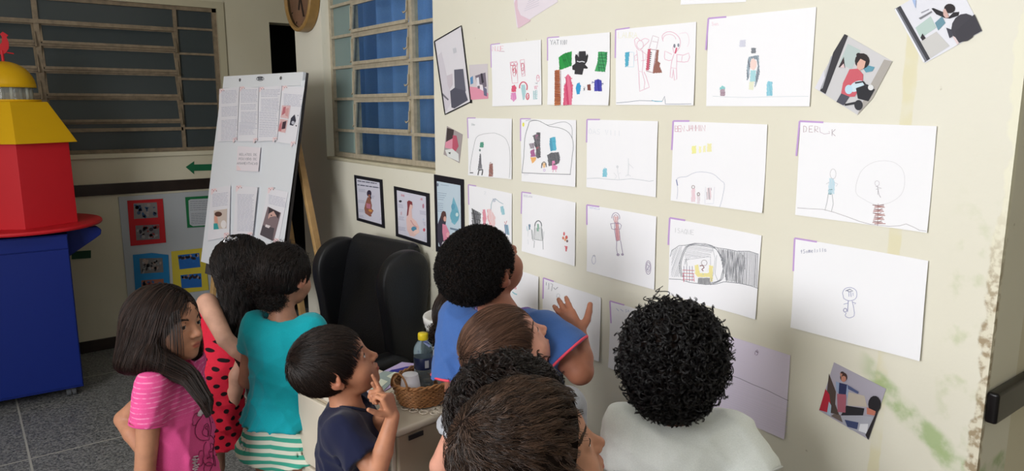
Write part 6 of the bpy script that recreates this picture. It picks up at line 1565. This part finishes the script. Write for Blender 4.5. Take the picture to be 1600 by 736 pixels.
# ---- 1: boy in a navy shirt, finger on his lips
hd = at_depth(526, 572, 1.90)
c = Child('boy in a navy shirt with a finger on his lips, looking up beside the armchair', hd, face=113, body=118, pitch=25, roll=2, hs=1.0, lean=(0, .02), skin=(186, 128, 98))
wr_ = c.L(at_depth(614, 650, 1.80)); wl_ = c.L(at_depth(604, 640, 1.87))
c.elbow['r'] = c.L(at_depth(588, 742, 1.80)); c.wrist['r'] = wr_; c.elbow['l'] = c.L(at_depth(572, 690, 2.0)); c.wrist['l'] = wl_
tipi = c.L(at_depth(580, 571, 1.84)); kn = c.L(at_depth(590, 607, 1.84))
dr_ = c.L(at_depth(600, 606, 1.79))-wr_; dl_ = kn-wl_
toc = nrm(c.L(CAM)-wr_)
c.body(hopt={'r': dict(d=dr_, n=nrm(toc*.6+c.Rb.T@np.array([.79, -.6, 0])*.9), side=None or -1, curls=((62,62),(66,62),(70,62),(74,60)), thumb=(48, 4), L=.112),
             'l': dict(d=dl_, n=nrm(-toc*.2+c.Rb.T@np.array([.79, -.6, 0])), side=1, curls=((2,4),(78,70),(82,72),(84,72)), thumb=(30, 30), L=.118)},
       fineh=[(np.minimum(wr_, tipi)-.05, np.maximum(wr_, tipi)+.05, .0026)])
eyes(c.hc, c.R, c.hs, c.t, look=(0, 14), brow=(46, 32, 26))
c.shirt(cloth('navy_cotton', (25, 29, 56)), hem=.46, sleeve=.62, g=.016, flare=.016, seed=3, folds=.022, sleeve_r=.056)
c.collar(cloth('navy_rib', (21, 25, 48)), .054)
c.shorts(cloth('grey_short_cloth', (70, 72, 78)), leg=.33)
def decal(ch, strokes, m, name, w=.0011, off=.0012, y0=.3, fwd=(0, 1, 0)):
    """line print laid on the front of the shirt: strokes in (x, z) of a 1.10 m child"""
    k = MB(); d = nrm(fwd)
    for st in strokes:
        P = np.array([ch.B(x, 0, z) for x, z in st]); 
        Pd = [P[0]]
        for a, b in zip(P[:-1], P[1:]):
            n_ = max(1, int(np.linalg.norm(b-a)/.006)); Pd += [a+(b-a)*i/n_ for i in range(1, n_+1)]
        P = np.array(Pd)+d*y0
        for _ in range(60): P = P-d*np.clip((ch.cs.at(P)+ch.cex(P[:, 0], P[:, 1], P[:, 2])-off)*.8, -.02, .03)[:, None]
        k.tube([tuple(p) for p in P], w, n=5)
    return k.build(name, m, ch.shirt_o)
decal(c, [[(.01+.028*math.cos(a), .70+.05*math.sin(a)) for a in np.linspace(0, 6.28, 14)], [(-.02,.72),(.0,.74),(.02,.72),(.04,.73)], [(-.01,.66),(.02,.65),(.04,.67)], [(-.03,.62),(.0,.60),(.03,.62),(.045,.60)], [(-.02,.57),(.01,.56),(.04,.58)]], mat('pale_grey_print', (120, 124, 140), .7), 'shirt_print', .0014)
decal(c, [[(.03,.76),(.045,.70),(.04,.64),(.05,.58),(.045,.52)]], mat('pale_grey_print', (120, 124, 140), .7), 'shirt_print', .0016)
H = short_hair(c, hair_mat('dark_brown_short_hair', (14, 10, 9), (52, 38, 32)), n=11000, L=.044, g=.013, r=.0007, lift=.005, locks=900, amt=.4, fy=.003); H.build('hair', hair_mat('dark_brown_short_hair2', (14, 10, 9), (56, 41, 34)), c.t)
c.shoes(mat('dark_shoe', (40, 40, 46), .5), mat('white_sole', (210, 208, 204), .6))

# ---- 2: tall boy in blue, red trimmed shirt, looking up with raised hand
c = Child('boy in a blue shirt with red trimmed sleeves, one hand raised to the drawings', at_depth(757, 419, 1.80), face=87, body=62, pitch=36, roll=0, hs=1.0, lean=(-.20, .05), skin=(160, 104, 80), wide=.91, up=.055)
c.elbow['r'] = c.L(at_depth(906, 580, 1.76)); c.wrist['r'] = c.L(at_depth(905, 528, 1.80))
hd_ = c.L(at_depth(872, 478, 1.84))-c.wrist['r']
c.body(hopt={'r': dict(d=hd_, n=nrm(c.L(CAM)-c.wrist['r']), curls=((12,14),(14,14),(16,16),(20,18)), thumb=(45, 5), spread=7)}, fineh=[(c.wrist['r']-.1, c.wrist['r']+.12, .003)])
eyes(c.hc, c.R, c.hs, c.t, look=(0, 10), brow=(26, 20, 18))
BLUET = cloth('blue_cotton', (66, 100, 162)); TRIM = mat('coral_red_trim', (222, 70, 92), .7)
c.shirt(BLUET, hem=.45, sleeve=.58, g=.020, flare=.02, seed=8, folds=.020, sleeve_r=.058, neck=.052)
c.cuff('r', .58, .0585, TRIM, .0035); c.cuff('l', .58, .0585, TRIM, .0035); c.collar(cloth('mauve_collar', (120, 96, 160)), .056, .0045)
c.shorts(cloth('navy_short_cloth', (44, 50, 80)), leg=.33)
g_ = .017; sd = c.scalp(g_-.004); full = c.facecut(c.scalp(g_-.004), .004, -.004); H = Hair()
ex = c.cloth_noise(.004, 5, 6); H.base(full, .004, extra=lambda x, y, z: ex(x, y, z))
D = dirs_sphere(15000); P = onto_surface(sd, c.H(0, -.018, .027), D, -.002); ok = full.at(P) < .004; P = P[ok]; Dn = unit(unit(P-c.hc)+.6*dirs_sphere(len(P)))
n = len(P); H.strands(coils(P, Dn, .005+.005*RNG.random(n), .0016+.0012*RNG.random(n), 1+RNG.random(n), 9, .0006), .0007, .8, var=.8)
H.build('hair', hair_mat('black_tight_curls', (8, 7, 7), (36, 28, 26), .6, .25), c.t)
c.shoes(mat('dark_shoe', (40, 40, 46), .5), mat('white_sole', (210, 208, 204), .6))

# ---- 3: boy with a big curly head in a white shirt
c = Child('child with a big round mass of black curls in a white t-shirt, seen from behind', at_depth(1056, 556, 1.46), face=58, body=48, pitch=4, hs=1.0, lean=(-.15, .02), skin=(112, 66, 50), wide=.88, up=.022)
c.elbow['l'] = c.L(at_depth(985, 760, 1.50)); c.wrist['l'] = c.L(at_depth(1010, 820, 1.62))
c.elbow['r'] = c.L(at_depth(1200, 800, 1.40)); c.wrist['r'] = c.L(at_depth(1190, 880, 1.5))
c.body(); eyes(c.hc, c.R, c.hs, c.t)
c.shirt(cloth('white_marl_cotton', (232, 236, 232), tex=.05), hem=.44, sleeve=.56, g=.018, flare=.02, seed=12, folds=.020, sleeve_r=.058, neck=.044)
c.collar(cloth('white_rib', (206, 208, 206)), .048, .004); c.cuff('l', .56, .057, cloth('white_rib', (206, 208, 206)), .0025); c.cuff('r', .56, .057, cloth('white_rib', (206, 208, 206)), .0025)
c.shorts(cloth('denim_short_cloth', (60, 76, 110)), leg=.33)
H = Hair(); av = SDF(); av.ell(c.H(0, -.022, .018), np.array([.093, .098, .090]), c.R, .02); av.ell(c.H(0, -.045, -.025), np.array([.080, .072, .066]), c.R, .03); av.ell(c.H(0, .118, -.04), np.array([.075, .075, .075]), c.R, .02, 's')
ex = c.cloth_noise(.012, 9, 5); H.base(av, .005, extra=ex)
nC = 2300; D = dirs_sphere(nC*2); P = onto_surface(av, c.H(0, -.03, .01), D, -.002); q = (P-c.hc)@c.R; ok = ~((q[:, 1] > .055) & (q[:, 2] < .055)); P = P[ok][:nC]; n = len(P)
Dn = unit(unit(P-c.H(0, -.03, .01))*.55+.85*dirs_sphere(n)+c.R@np.array([0, 0, -.25]))
H.strands(bundle(coils(P, Dn, .014+.018*RNG.random(n), .0055+.0045*RNG.random(n), 1.0+1.0*RNG.random(n), 24, .001), 7, .0009), .00065, .6, var=.8)
Pm = P[RNG.choice(n, 420)]; Dn = unit(unit(Pm-c.H(0, -.03, .01))*.8+.7*dirs_sphere(420)); H.strands(bundle(coils(Pm, Dn, .014+.016*RNG.random(420), .008+.006*RNG.random(420), .8+.7*RNG.random(420), 24, .001), 4, .0006), .00065, .6, var=1)
low_ = onto_surface(av, c.H(0, -.03, .0), unit(np.stack([RNG.normal(size=260)*.6, -1+.3*RNG.random(260), -1.1+.3*RNG.random(260)], -1)@c.R.T), 0); H.strands(bundle(coils(low_, unit(np.tile(c.R@np.array([0, -.35, -1.]), (260, 1))+.5*dirs_sphere(260)), .018+.014*RNG.random(260), .006+.004*RNG.random(260), 1+RNG.random(260), 24, .001), 7, .0009), .00065, .6, var=.8)
top = c.H(-.035, -.02, .108); H.strands(bundle(coils(np.tile(top, (9, 1))+RNG.normal(size=(9, 3))*.008, unit(np.tile(c.R@np.array([-.1, 0, 1.]), (9, 1))+.4*dirs_sphere(9)), .018+.012*RNG.random(9), .010+.006*RNG.random(9), .9+RNG.random(9)*.5, 26, .001), 4, .0006), .0007, .6)
H.build('hair', hair_mat('black_curls', (5, 4, 5), (30, 25, 26), .38, .45), c.t)
c.shoes(mat('white_shoe', (200, 200, 200), .5), mat('white_sole', (210, 208, 204), .6))

# ---- 4: child with wavy brown hair in the foreground
c = Child('foreground child with wavy brown hair and upturned face at the bottom of the picture', at_depth(838, 712, 1.10), face=115, body=100, pitch=20, hs=1.0, skin=(204, 148, 122))
c.body(); eyes(c.hc, c.R, c.hs, c.t, look=(0, -12), brow=(70, 50, 38))
c.shirt(cloth('sand_cotton', (150, 140, 126)), hem=.46, sleeve=.6, seed=21); c.shorts(cloth('brown_short_cloth', (88, 76, 66)), leg=.33)
H = short_hair(c, None, n=17000, L=.075, g=.022, whorl=(.0, -.06, .085), front=(0, 1, -.3), r=.00052, wave=.0065, frq=1.5, lift=.006, locks=420, amt=.75, fy=-.022, thr=.007)
H.build('hair', hair_mat('wavy_brown_hair', (26, 19, 16), (104, 78, 62), .40), c.t)
c.shoes(mat('white_shoe', (200, 200, 200), .5), mat('white_sole', (210, 208, 204), .6))

# ---- 5: child with dark curls in a grey t-shirt behind the foreground child
c = Child('child with dark brown curls standing directly behind the foreground child', at_depth(806, 652, 1.37), face=100, body=92, pitch=8, hs=1.0, skin=(206, 160, 138), wide=1.2, up=.02)
c.body(); eyes(c.hc, c.R, c.hs, c.t)
c.shirt(cloth('pale_pink_cotton', (200, 150, 160)), hem=.46, sleeve=.55, g=.016, seed=22, folds=.012, sleeve_r=.056); c.shorts(cloth('black_short_cloth', (40, 42, 46)), leg=.33)
H = Hair(); sd = c.scalp(.018); full = c.facecut(c.scalp(.018), .002); full2 = full; ex = c.cloth_noise(.010, 19, 4); H.base(full, .005, extra=ex)
n0 = 5000; D = dirs_sphere(n0*2); P = onto_surface(sd, c.H(0, -.018, .027), D, -.001); ok = full.at(P) < .004; P = P[ok][:n0]; n = len(P); w = c.H(0, -.05, .10)
T = trace(sd, P, lambda p, t: unit(unit(p-w)+c.R@np.array([0, -.1, -1.2])), 14, .062/14*(.7+.6*RNG.random(n)), RNG.random(n)*.008)
T, own = clump(T, 320, .72, .0085, 2.0); H.strands(T, .0007, .4, cbase=(RNG.random(n)*.4+.6*RNG.random(320)[own])**1.4)
Pm = P[RNG.choice(n, 420)]; H.strands(bundle(coils(Pm, unit(unit(Pm-c.hc)*.7+.9*dirs_sphere(420)), .012+.014*RNG.random(420), .007+.006*RNG.random(420), .8+RNG.random(420)*.8, 20, .001), 6, .0009), .0006, .6, var=.8)
H.build('hair', hair_mat('dark_brown_curls', (12, 9, 8), (58, 42, 36), .38, .45), c.t)
c.shoes(mat('dark_shoe', (40, 40, 46), .5), mat('white_sole', (210, 208, 204), .6))

# ---- 6: child with straight brown hair looking up
c = Child('child with straight light brown hair and a grey shirt before the boy in blue', at_depth(794, 542, 1.70), face=105, body=58, pitch=34, hs=.96, skin=(216, 156, 134), wide=1.0, up=.03, lean=(.17, 0))
c.elbow['l'] = c.B(-.165, -.01, .65)
c.body(); eyes(c.hc, c.R, c.hs, c.t, look=(0, 10), brow=(90, 66, 52))
c.shirt(cloth('light_grey_marl', (172, 174, 180), tex=.09), hem=.46, sleeve=.5, seed=31, g=.016, sleeve_r=.056); c.shorts(cloth('blue_short_cloth', (70, 84, 120)), leg=.33)
H = short_hair(c, None, n=12000, L=.085, g=.012, whorl=(.0, -.082, .050), front=(0, 1, .2), r=.0006, lift=.003, locks=700, amt=.35, fy=.004, low=-.006)
H.build('hair', hair_mat('light_brown_straight_hair', (48, 33, 26), (140, 102, 82), .5, .3), c.t)
c.shoes(mat('white_shoe', (200, 200, 200), .5), mat('white_sole', (210, 208, 204), .6))

# ---- 7: girl half hidden behind the boy in blue
c = Child('girl with dark hair gathered in a low bun, almost hidden behind the boy in blue', at_depth(731, 497, 2.19), face=75, body=80, pitch=5, hs=.98, skin=(190, 140, 116))
c.body(); eyes(c.hc, c.R, c.hs, c.t)
c.shirt(cloth('white_cotton_plain', (206, 204, 204)), hem=.46, sleeve=.6, seed=41); c.shorts(cloth('red_short_cloth', (150, 50, 60)), leg=.33)
H = short_hair(c, None, n=3000, L=.075, g=.014, whorl=(0, .02, .10), front=(0, -1, -.4), r=.0011, locks=250, amt=.5)
bun = c.H(-.030, -.098, -.030); bs = SDF().ell(bun, (.030, .026, .036), c.R, .01); H.base(bs, .005)
P = onto_surface(bs, bun, dirs_sphere(500), -.002, .1); Dn = unit(unit(P-bun)*.6+dirs_sphere(500)); H.strands(coils(P, Dn, .012+.010*RNG.random(500), .004+.004*RNG.random(500), 1+RNG.random(500), 18, .001), .001, .6)
H.build('hair', hair_mat('dark_bun_hair', (20, 14, 12), (66, 46, 38), .4), c.t)
c.shoes(mat('white_shoe', (200, 200, 200), .5), mat('white_sole', (210, 208, 204), .6))

# ---- 8: girl in pink
c = Child('girl with long dark hair in a pink t-shirt standing nearest the blue cabinet', at_depth(262, 508, 2.05), face=141, body=128, pitch=3, roll=-2, hs=1.0, skin=(178, 126, 98), lean=(0, -.02))
c.elbow['r'] = c.L(at_depth(226, 742, 1.98)); c.wrist['r'] = c.L(at_depth(262, 800, 1.93))
c.elbow['l'] = c.L(at_depth(193, 655, 2.22)); c.wrist['l'] = c.L(at_depth(228, 712, 2.14))
c.body(); eyes(c.hc, c.R, c.hs, c.t, look=(8, -6), brow=(40, 28, 24))
def pink_mat():
    n = NT('pink_striped_cotton', .85, .15); A = n.sep(n.attr('cuv')); z = A[1]; X, Y, Z = n.sep()
    base = n.mix(n.noise(420, 2), srgb(206, 70, 130), srgb(226, 92, 150))
    st = n.math('FRACT', n.math('MULTIPLY', n.math('ADD', z, n.math('MULTIPLY', n.noise(8, 2), .006)), 78))
    ln = n.math('MULTIPLY', n.ramp(n.math('ABSOLUTE', n.math('SUBTRACT', st, .5)), .08, .16, 1, 0), n.ramp(n.noise(60, 2), .4, .55, .2, 1))
    z0 = float(c.B(0, 0, .745)[2]); back = n.math('MAXIMUM', n.ramp(z, z0-.01, z0+.01), n.ramp(Y, .0, -.02))
    n.color(n.mix(n.math('MULTIPLY', n.math('MULTIPLY', ln, back), .5), base, srgb(236, 170, 200))); n.bump(n.noise(700, 2), .35, .0008); return n.m
c.shirt(pink_mat(), hem=.45, sleeve=.38, g=.014, flare=.014, seed=51, folds=.016, sleeve_r=.051, neck=.056)
c.cuff('r', .38, .050, cloth('pink_rib', (206, 72, 132)), .003); c.cuff('l', .38, .050, cloth('pink_rib', (206, 72, 132)), .003)
c.collar(cloth('pink_rib', (206, 72, 132)), .056, .004)
c.shorts(cloth('grey_lilac_short', (150, 140, 156)), leg=.33)
def circ(x, z, rx, rz, a0=0, a1=360, n=18): return [(x+rx*math.cos(math.radians(a0+(a1-a0)*i/n)), z+rz*math.sin(math.radians(a0+(a1-a0)*i/n))) for i in range(n+1)]
bear = [circ(.0,.680,.052,.040), circ(-.048,.722,.018,.018,20,300), circ(.046,.722,.018,.018,-120,160), circ(.002,.668,.024,.018), circ(.002,.676,.007,.005), [(.002,.670),(.002,.660),(-.008,.655)], [(.002,.660),(.012,.655)],
        circ(0,.600,.042,.045,120,420), circ(-.050,.600,.014,.024,60,330), circ(.050,.600,.014,.024,-150,120), circ(-.024,.556,.018,.016), circ(.024,.556,.018,.016), circ(0,.600,.022,.022)]
decal(c, bear, mat('dark_pink_print', (120, 28, 70), .7), 'teddy_print', .0011)
decal(c, [[(x+.0012*i, z+.0012*j) for i, j in ((-1,0),(0,1),(1,0),(0,-1),(-1,0))] for x, z in ((-.02,.605),(.0,.62),(.018,.605),(.0,.585),(-.016,.59),(.02,.585),(-.07,.66),(-.075,.60),(-.07,.55),(.07,.56))], mat('dark_pink_print', (120, 28, 70), .7), 'dot_print', .0015)
decal(c, [circ(-.004,.728,.013,.007), circ(.022,.732,.013,.007), [(-.014,.728),(.032,.732)], [(-.014,.725),(.032,.729)], [(-.012,.731),(.03,.735)]], mat('silver_bow', (214, 204, 210), .4), 'bow_print', .0026)
decal(c, [[(.055+.006*((i*5) % 7)/3, .50+i*.006), (.072+.006*((i*3) % 5)/3, .503+i*.006)] for i in range(20)], mat('silver_sequins', (206, 190, 200), .3), 'sequin_print', .0020)
H = Hair(); hv = SDF(); hv.ell(c.H(0, -.020, .030), np.array([.082, .101, .086]), c.R, .02)
T_ = lambda *a: c.H(*a)
hv.econe(T_(0, -.050, .01), T_(0, -.078, -.085), (.088, .062), (.104, .052), .03, lat=tuple(c.R@np.array([1., 0, 0])))
hv.econe(T_(.070, -.020, .0), T_(.092, -.035, -.090), (.020, .046), (.024, .042), .02, lat=tuple(c.R@np.array([1., 0, 0])))
hv.econe(T_(-.070, -.01, .0), T_(-.080, .005, -.110), (.020, .050), (.020, .036), .02, lat=tuple(c.R@np.array([1., 0, 0])))
fc = lambda sd_: (sd_.ell(c.H(.004, .122, -.040), np.array([.079, .092, .102]), c.R, .010, 's'))
sweep = [c.H(.078, .0, -.07), c.L(at_depth(296, 588, 2.0)), c.L(at_depth(322, 628, 1.97)), c.L(at_depth(326, 648, 1.965))]
for a, b, r1, r2 in zip(sweep[:-1], sweep[1:], (.034, .024, .015), (.024, .015, .006)): hv.cone(a, b, r1, r2, .02)
fullh = SDF(); fullh.p = list(hv.p); fc(fullh); H.base(fullh, .0045, extra=c.cloth_noise(.003, 3, 4))
n0 = 10000; D = unit(dirs_sphere(n0)*np.array([1, 1, 1.])); D = D[(D@c.R[:, 2]) > -.15]; P = onto_surface(hv, c.H(0, -.015, .03), D, 0); ok = fullh.at(P) < .004; P = P[ok]; n = len(P)
part = lambda p: ((p-c.hc)@c.R)[:, 0:1]
T = trace(hv, P, lambda p, t: unit(c.R@np.array([0, -.35, -1.])*1.0+np.sign(part(p)+.01)*np.tile(c.R@np.array([1., 0, 0]), (len(p), 1))*np.clip(.09-np.abs(part(p)), 0, 1)*9*(1-t)), 26, (.15+.09*RNG.random(n))/26, RNG.random(n)*.006-.001)
T, own = clump(T, 500, .4, .0012, 1.0); H.strands(T, .0007, .5, cbase=(RNG.random(n)*.5+.5*RNG.random(500)[own])**1.5)
# the lock swept over her shoulder to the front
m_ = 1000; st = np.array(sweep); u = np.linspace(0, 3, 22); i0 = np.minimum(u.astype(int), 2); fr = (u-i0)[:, None]; C = st[i0]*(1-fr)+st[i0+1]*fr
C[1:-1] = (C[:-2]+C[1:-1]*2+C[2:])/4; rad_ = np.interp(u, [0, 1, 2, 3], [.036, .026, .017, .005]); o_ = dirs_sphere(m_); P = C[None]+o_[:, None]*rad_[None, :, None]*(.85+.25*RNG.random(m_))[:, None, None]
P += (RNG.random((m_, 1, 1))-.5)*.02*np.linspace(0, 1, 22)[None, :, None]; H.strands(P, .00065, .5, var=.9)
# strands framing the face
m_ = 46; side = RNG.random(m_); P0_ = np.array([c.H(.035+.03*s_, .072-.035*s_, .055-.02*s_) for s_ in side]); tt = np.linspace(0, 1, 16)
P = np.array([[p+c.R@np.array([.010*t*(1+s_)+.008*math.sin(3*t), .014*math.sin(t*2.4)-.03*t*(s_), -.135*t]) for t in tt] for p, s_ in zip(P0_, side)])
hp = SDF(); head_prims(hp, c.hc, c.R, 1.0, (c.B(0, 0, .86), .04)); Pf = P.reshape(-1, 3); d_ = hp.at(Pf); g_ = hp.grad(Pf); Pf = Pf-g_*np.where(d_ < .004, d_-.004, np.where(d_ > .010, (d_-.010)*.8, 0))[:, None]; P = Pf.reshape(P.shape)
H.strands(P[:, :], .0009, .5, var=.8)
H.build('hair', hair_mat('long_dark_straight_hair', (16, 11, 10), (62, 42, 34), .45, .35), c.t)
c.shoes(mat('pink_shoe', (200, 110, 150), .5), mat('white_sole', (210, 208, 204), .6))

# ---- 9: girl in the red polka dot dress
c = Child('girl with long wavy black hair in a red dress with black dots facing the easel', at_depth(386, 420, 2.58), face=72, body=66, pitch=-16, hs=1.0, skin=(196, 150, 128), wide=1.25, lean=(.34, .22))
c.sh['l'] = c.L(at_depth(324, 474, 2.50)); c.elbow['l'] = c.L(at_depth(352, 530, 2.42)); c.wrist['l'] = c.L(at_depth(396, 570, 2.44))
c.body(); eyes(c.hc, c.R, c.hs, c.t)
def dots_mat():
    n = NT('red_dotted_cotton', .8, .2); A = n.sep(n.attr('cuv')); u = n.math('MULTIPLY', A[0], 27); v = n.math('MULTIPLY', A[1], 32)
    row = n.math('FLOOR', v); u2 = n.math('ADD', u, n.math('MULTIPLY', n.math('FRACT', n.math('MULTIPLY', row, .5)), 1.0))
    fu = n.math('SUBTRACT', n.math('FRACT', u2), .5); fv = n.math('SUBTRACT', n.math('FRACT', v), .5)
    d = n.math('SQRT', n.math('ADD', n.math('MULTIPLY', fu, fu), n.math('MULTIPLY', fv, fv)))
    n.color(n.mix(n.ramp(d, .22, .27, 1, 0), n.mix(n.noise(300, 2), srgb(196, 30, 52), srgb(216, 42, 66)), srgb(24, 14, 18))); n.bump(n.noise(600, 2), .3, .0008); return n.m
DOTS = dots_mat()
o = c.shirt(DOTS, hem=.37, sleeve=.1, g=.010, flare=.030, seed=61, folds=.016, neck=.062, neckdrop=.006, name='dotted_dress', sl=())
k = MB()
for x in (-1, 1):
    cc_ = c.B(x*.104, -.002, .832); a_ = nrm(c.elbow['l' if x < 0 else 'r']-cc_); u_ = nrm(np.cross([0, 1, .0], [x, 0, .4])); q_ = np.cross(nrm([x, 0, .4]), u_)
    k2 = MB(); pts = []
    for i in range(25):
        t = i*math.pi/12; P = (cc_+(u_*math.cos(t)+q_*math.sin(t))*.046)[None]
        for _ in range(14): g = c.cs.grad(P); P = P-g*(c.cs.at(P)-.0)[:, None]*.5
        pts.append(P[0])
    k2.tube(pts, .0035, n=6, cap=False); k2.build('armhole_binding', mat('black_binding', (18, 14, 16), .7), c.t, smooth=True)
H = Hair(); hv = SDF(); hv.ell(c.H(0, -.022, .028), np.array([.078, .098, .086]), c.R, .02)
Xl = tuple(c.R@np.array([1., 0, 0])); b1 = c.L(at_depth(374, 476, 2.52)); b2 = c.L(at_depth(383, 545, 2.49)); b3 = c.L(at_depth(388, 588, 2.48))
hv.econe(c.H(0, -.055, .01), b1, (.074, .052), (.058, .042), .03, lat=(1, 0, 0)); hv.econe(b1, b2, (.058, .042), (.044, .034), .02, lat=(1, 0, 0)); hv.econe(b2, b3, (.044, .034), (.022, .020), .02, lat=(1, 0, 0))
hv.econe(c.H(.070, .0, .0), c.B(.095, .02, .80), (.026, .050), (.026, .030), .02, lat=Xl)
full = SDF(); full.p = list(hv.p); full.ell(c.H(0, .122, -.030), np.array([.078, .085, .092]), c.R, .01, 's'); H.base(full, .005, extra=c.cloth_noise(.008, 13, 4))
D = dirs_sphere(9000); D = D[(D@c.R[:, 2]) > -.1]; P = onto_surface(hv, c.H(0, -.02, .03), D); P = P[full.at(P) < .004]; n = len(P)
T = trace(hv, P, lambda p, t: unit(np.array([0, -.35*(1-t), -1.])+c.R@np.array([0, -.5*(1-t), -.2])), 34, (.18+.13*RNG.random(n))/34, RNG.random(n)*.008-.001)
T, own = clump(T, 220, .72, .0085, 3.2); H.strands(T, .0009, .5, cbase=(RNG.random(n)*.5+.5*RNG.random(220)[own])**1.5)
H.build('hair', hair_mat('long_black_wavy_hair', (10, 8, 8), (46, 34, 30), .48, .35), c.t)
cd = unit(c.L(at_depth(362, 377, 2.50))-c.hc); cl = onto_surface(hv, c.hc, cd[None], .006)[0]; k = MB(); u_ = c.R@np.array([0, 1., 0]); v_ = c.R@np.array([-.6, 0, .8]); 
for s_ in (-1, 1):
    for w_ in (-.008, .008): k.tube([cl+u_*s_*.004+c.R@np.array([.8,0,.6])*w_, cl+u_*s_*.016+v_*.010+c.R@np.array([.8,0,.6])*w_, cl+u_*s_*.020+c.R@np.array([.8,0,.6])*w_*1.6, cl+u_*s_*.008-v_*.006+c.R@np.array([.8,0,.6])*w_], .004, n=8)
k.tube([cl-u_*.005, cl+u_*.005+v_*.006], .008, n=10); k.build('hair_clip', mat('silver_hair_clip', (200, 200, 206), .2, .9), c.t, smooth=True)
c.shoes(mat('beige_shoe', (206, 196, 176), .5), mat('white_sole', (210, 208, 204), .6))

# ---- 10: girl in teal
c = Child('girl in a teal t-shirt and green striped shorts with a curly bun beside the easel', at_depth(446, 432, 2.34), face=60, body=46, pitch=-8, hs=.96, skin=(170, 122, 98), lean=(.0, .06), wide=.84)
c.elbow['l'] = c.B(-.140, .02, .66); c.wrist['l'] = c.B(-.11, .12, .60)
c.body(); eyes(c.hc, c.R, c.hs, c.t, look=(0, -8), brow=(30, 22, 20))
c.shirt(cloth('teal_cotton', (20, 160, 172)), hem=.555, sleeve=.40, g=.026, flare=.040, seed=71, folds=.015, sleeve_r=.046, puff=.004, neck=.062, neckdrop=.004)
c.collar(cloth('teal_rib', (16, 146, 160)), .060, .0035); c.cuff('l', .40, .045, cloth('teal_rib', (16, 146, 160)), .003); c.cuff('r', .40, .045, cloth('teal_rib', (16, 146, 160)), .003)
def stripe_mat():
    n = NT('green_white_striped_cotton', .85, .15); z = n.sep(n.attr('cuv'))[1]; X, Y, Z = n.sep()
    zz_ = n.math('ADD', z, n.math('MULTIPLY', n.math('ABSOLUTE', X), .12))
    s_ = n.math('ABSOLUTE', n.math('SUBTRACT', n.math('FRACT', n.math('MULTIPLY', zz_, 40)), .5)); n.color(n.mix(n.ramp(s_, .22, .28), srgb(70, 172, 148), srgb(228, 232, 214))); n.bump(n.noise(600, 2), .3, .0008); return n.m
c.shorts(stripe_mat(), leg=.44, g=.026, flare=.024, top=.59, name='striped_shorts', folds=.003)
H = short_hair(c, None, n=3200, L=.07, g=.013, whorl=(0, .03, .10), front=(0, -1, -.2), r=.0011, locks=260, amt=.5, wave=.003, frq=1.5)
for (px, py, dd, r_) in ((414, 440, 2.32, (.070, .062, .062)), (398, 424, 2.36, (.046, .042, .040)), (424, 468, 2.30, (.044, .036, .030))):
    cp_ = c.L(at_depth(px, py, dd)); bs = SDF().ell(cp_, r_, None, .01); H.base(bs, .006, extra=c.cloth_noise(.010, 5, 5))
    m_ = int(1500*r_[0]/.05); P = onto_surface(bs, cp_, dirs_sphere(m_), -.004, .12); Dn = unit(unit(P-cp_)*.8+dirs_sphere(m_)); H.strands(coils(P, Dn, .010+.014*RNG.random(m_), .003+.004*RNG.random(m_), 1+1.5*RNG.random(m_), 18, .001), .0009, .6, var=.8)
m_ = 500; D = dirs_sphere(m_); D = D[(D@c.R[:, 2]) > .1]; sd = c.scalp(.008); P = onto_surface(sd, c.H(0, -.018, .027), D); H.strands(coils(P, unit(unit(P-c.hc)+.8*dirs_sphere(len(P))), .010+.012*RNG.random(len(P)), .003+.003*RNG.random(len(P)), 1+RNG.random(len(P)), 16, .001), .0006, .6)
H.build('hair', hair_mat('black_curly_bun_hair', (10, 8, 8), (44, 32, 28), .5, .35), c.t)
c.shoes(mat('white_shoe', (200, 200, 200), .5), mat('white_sole', (210, 208, 204), .6))
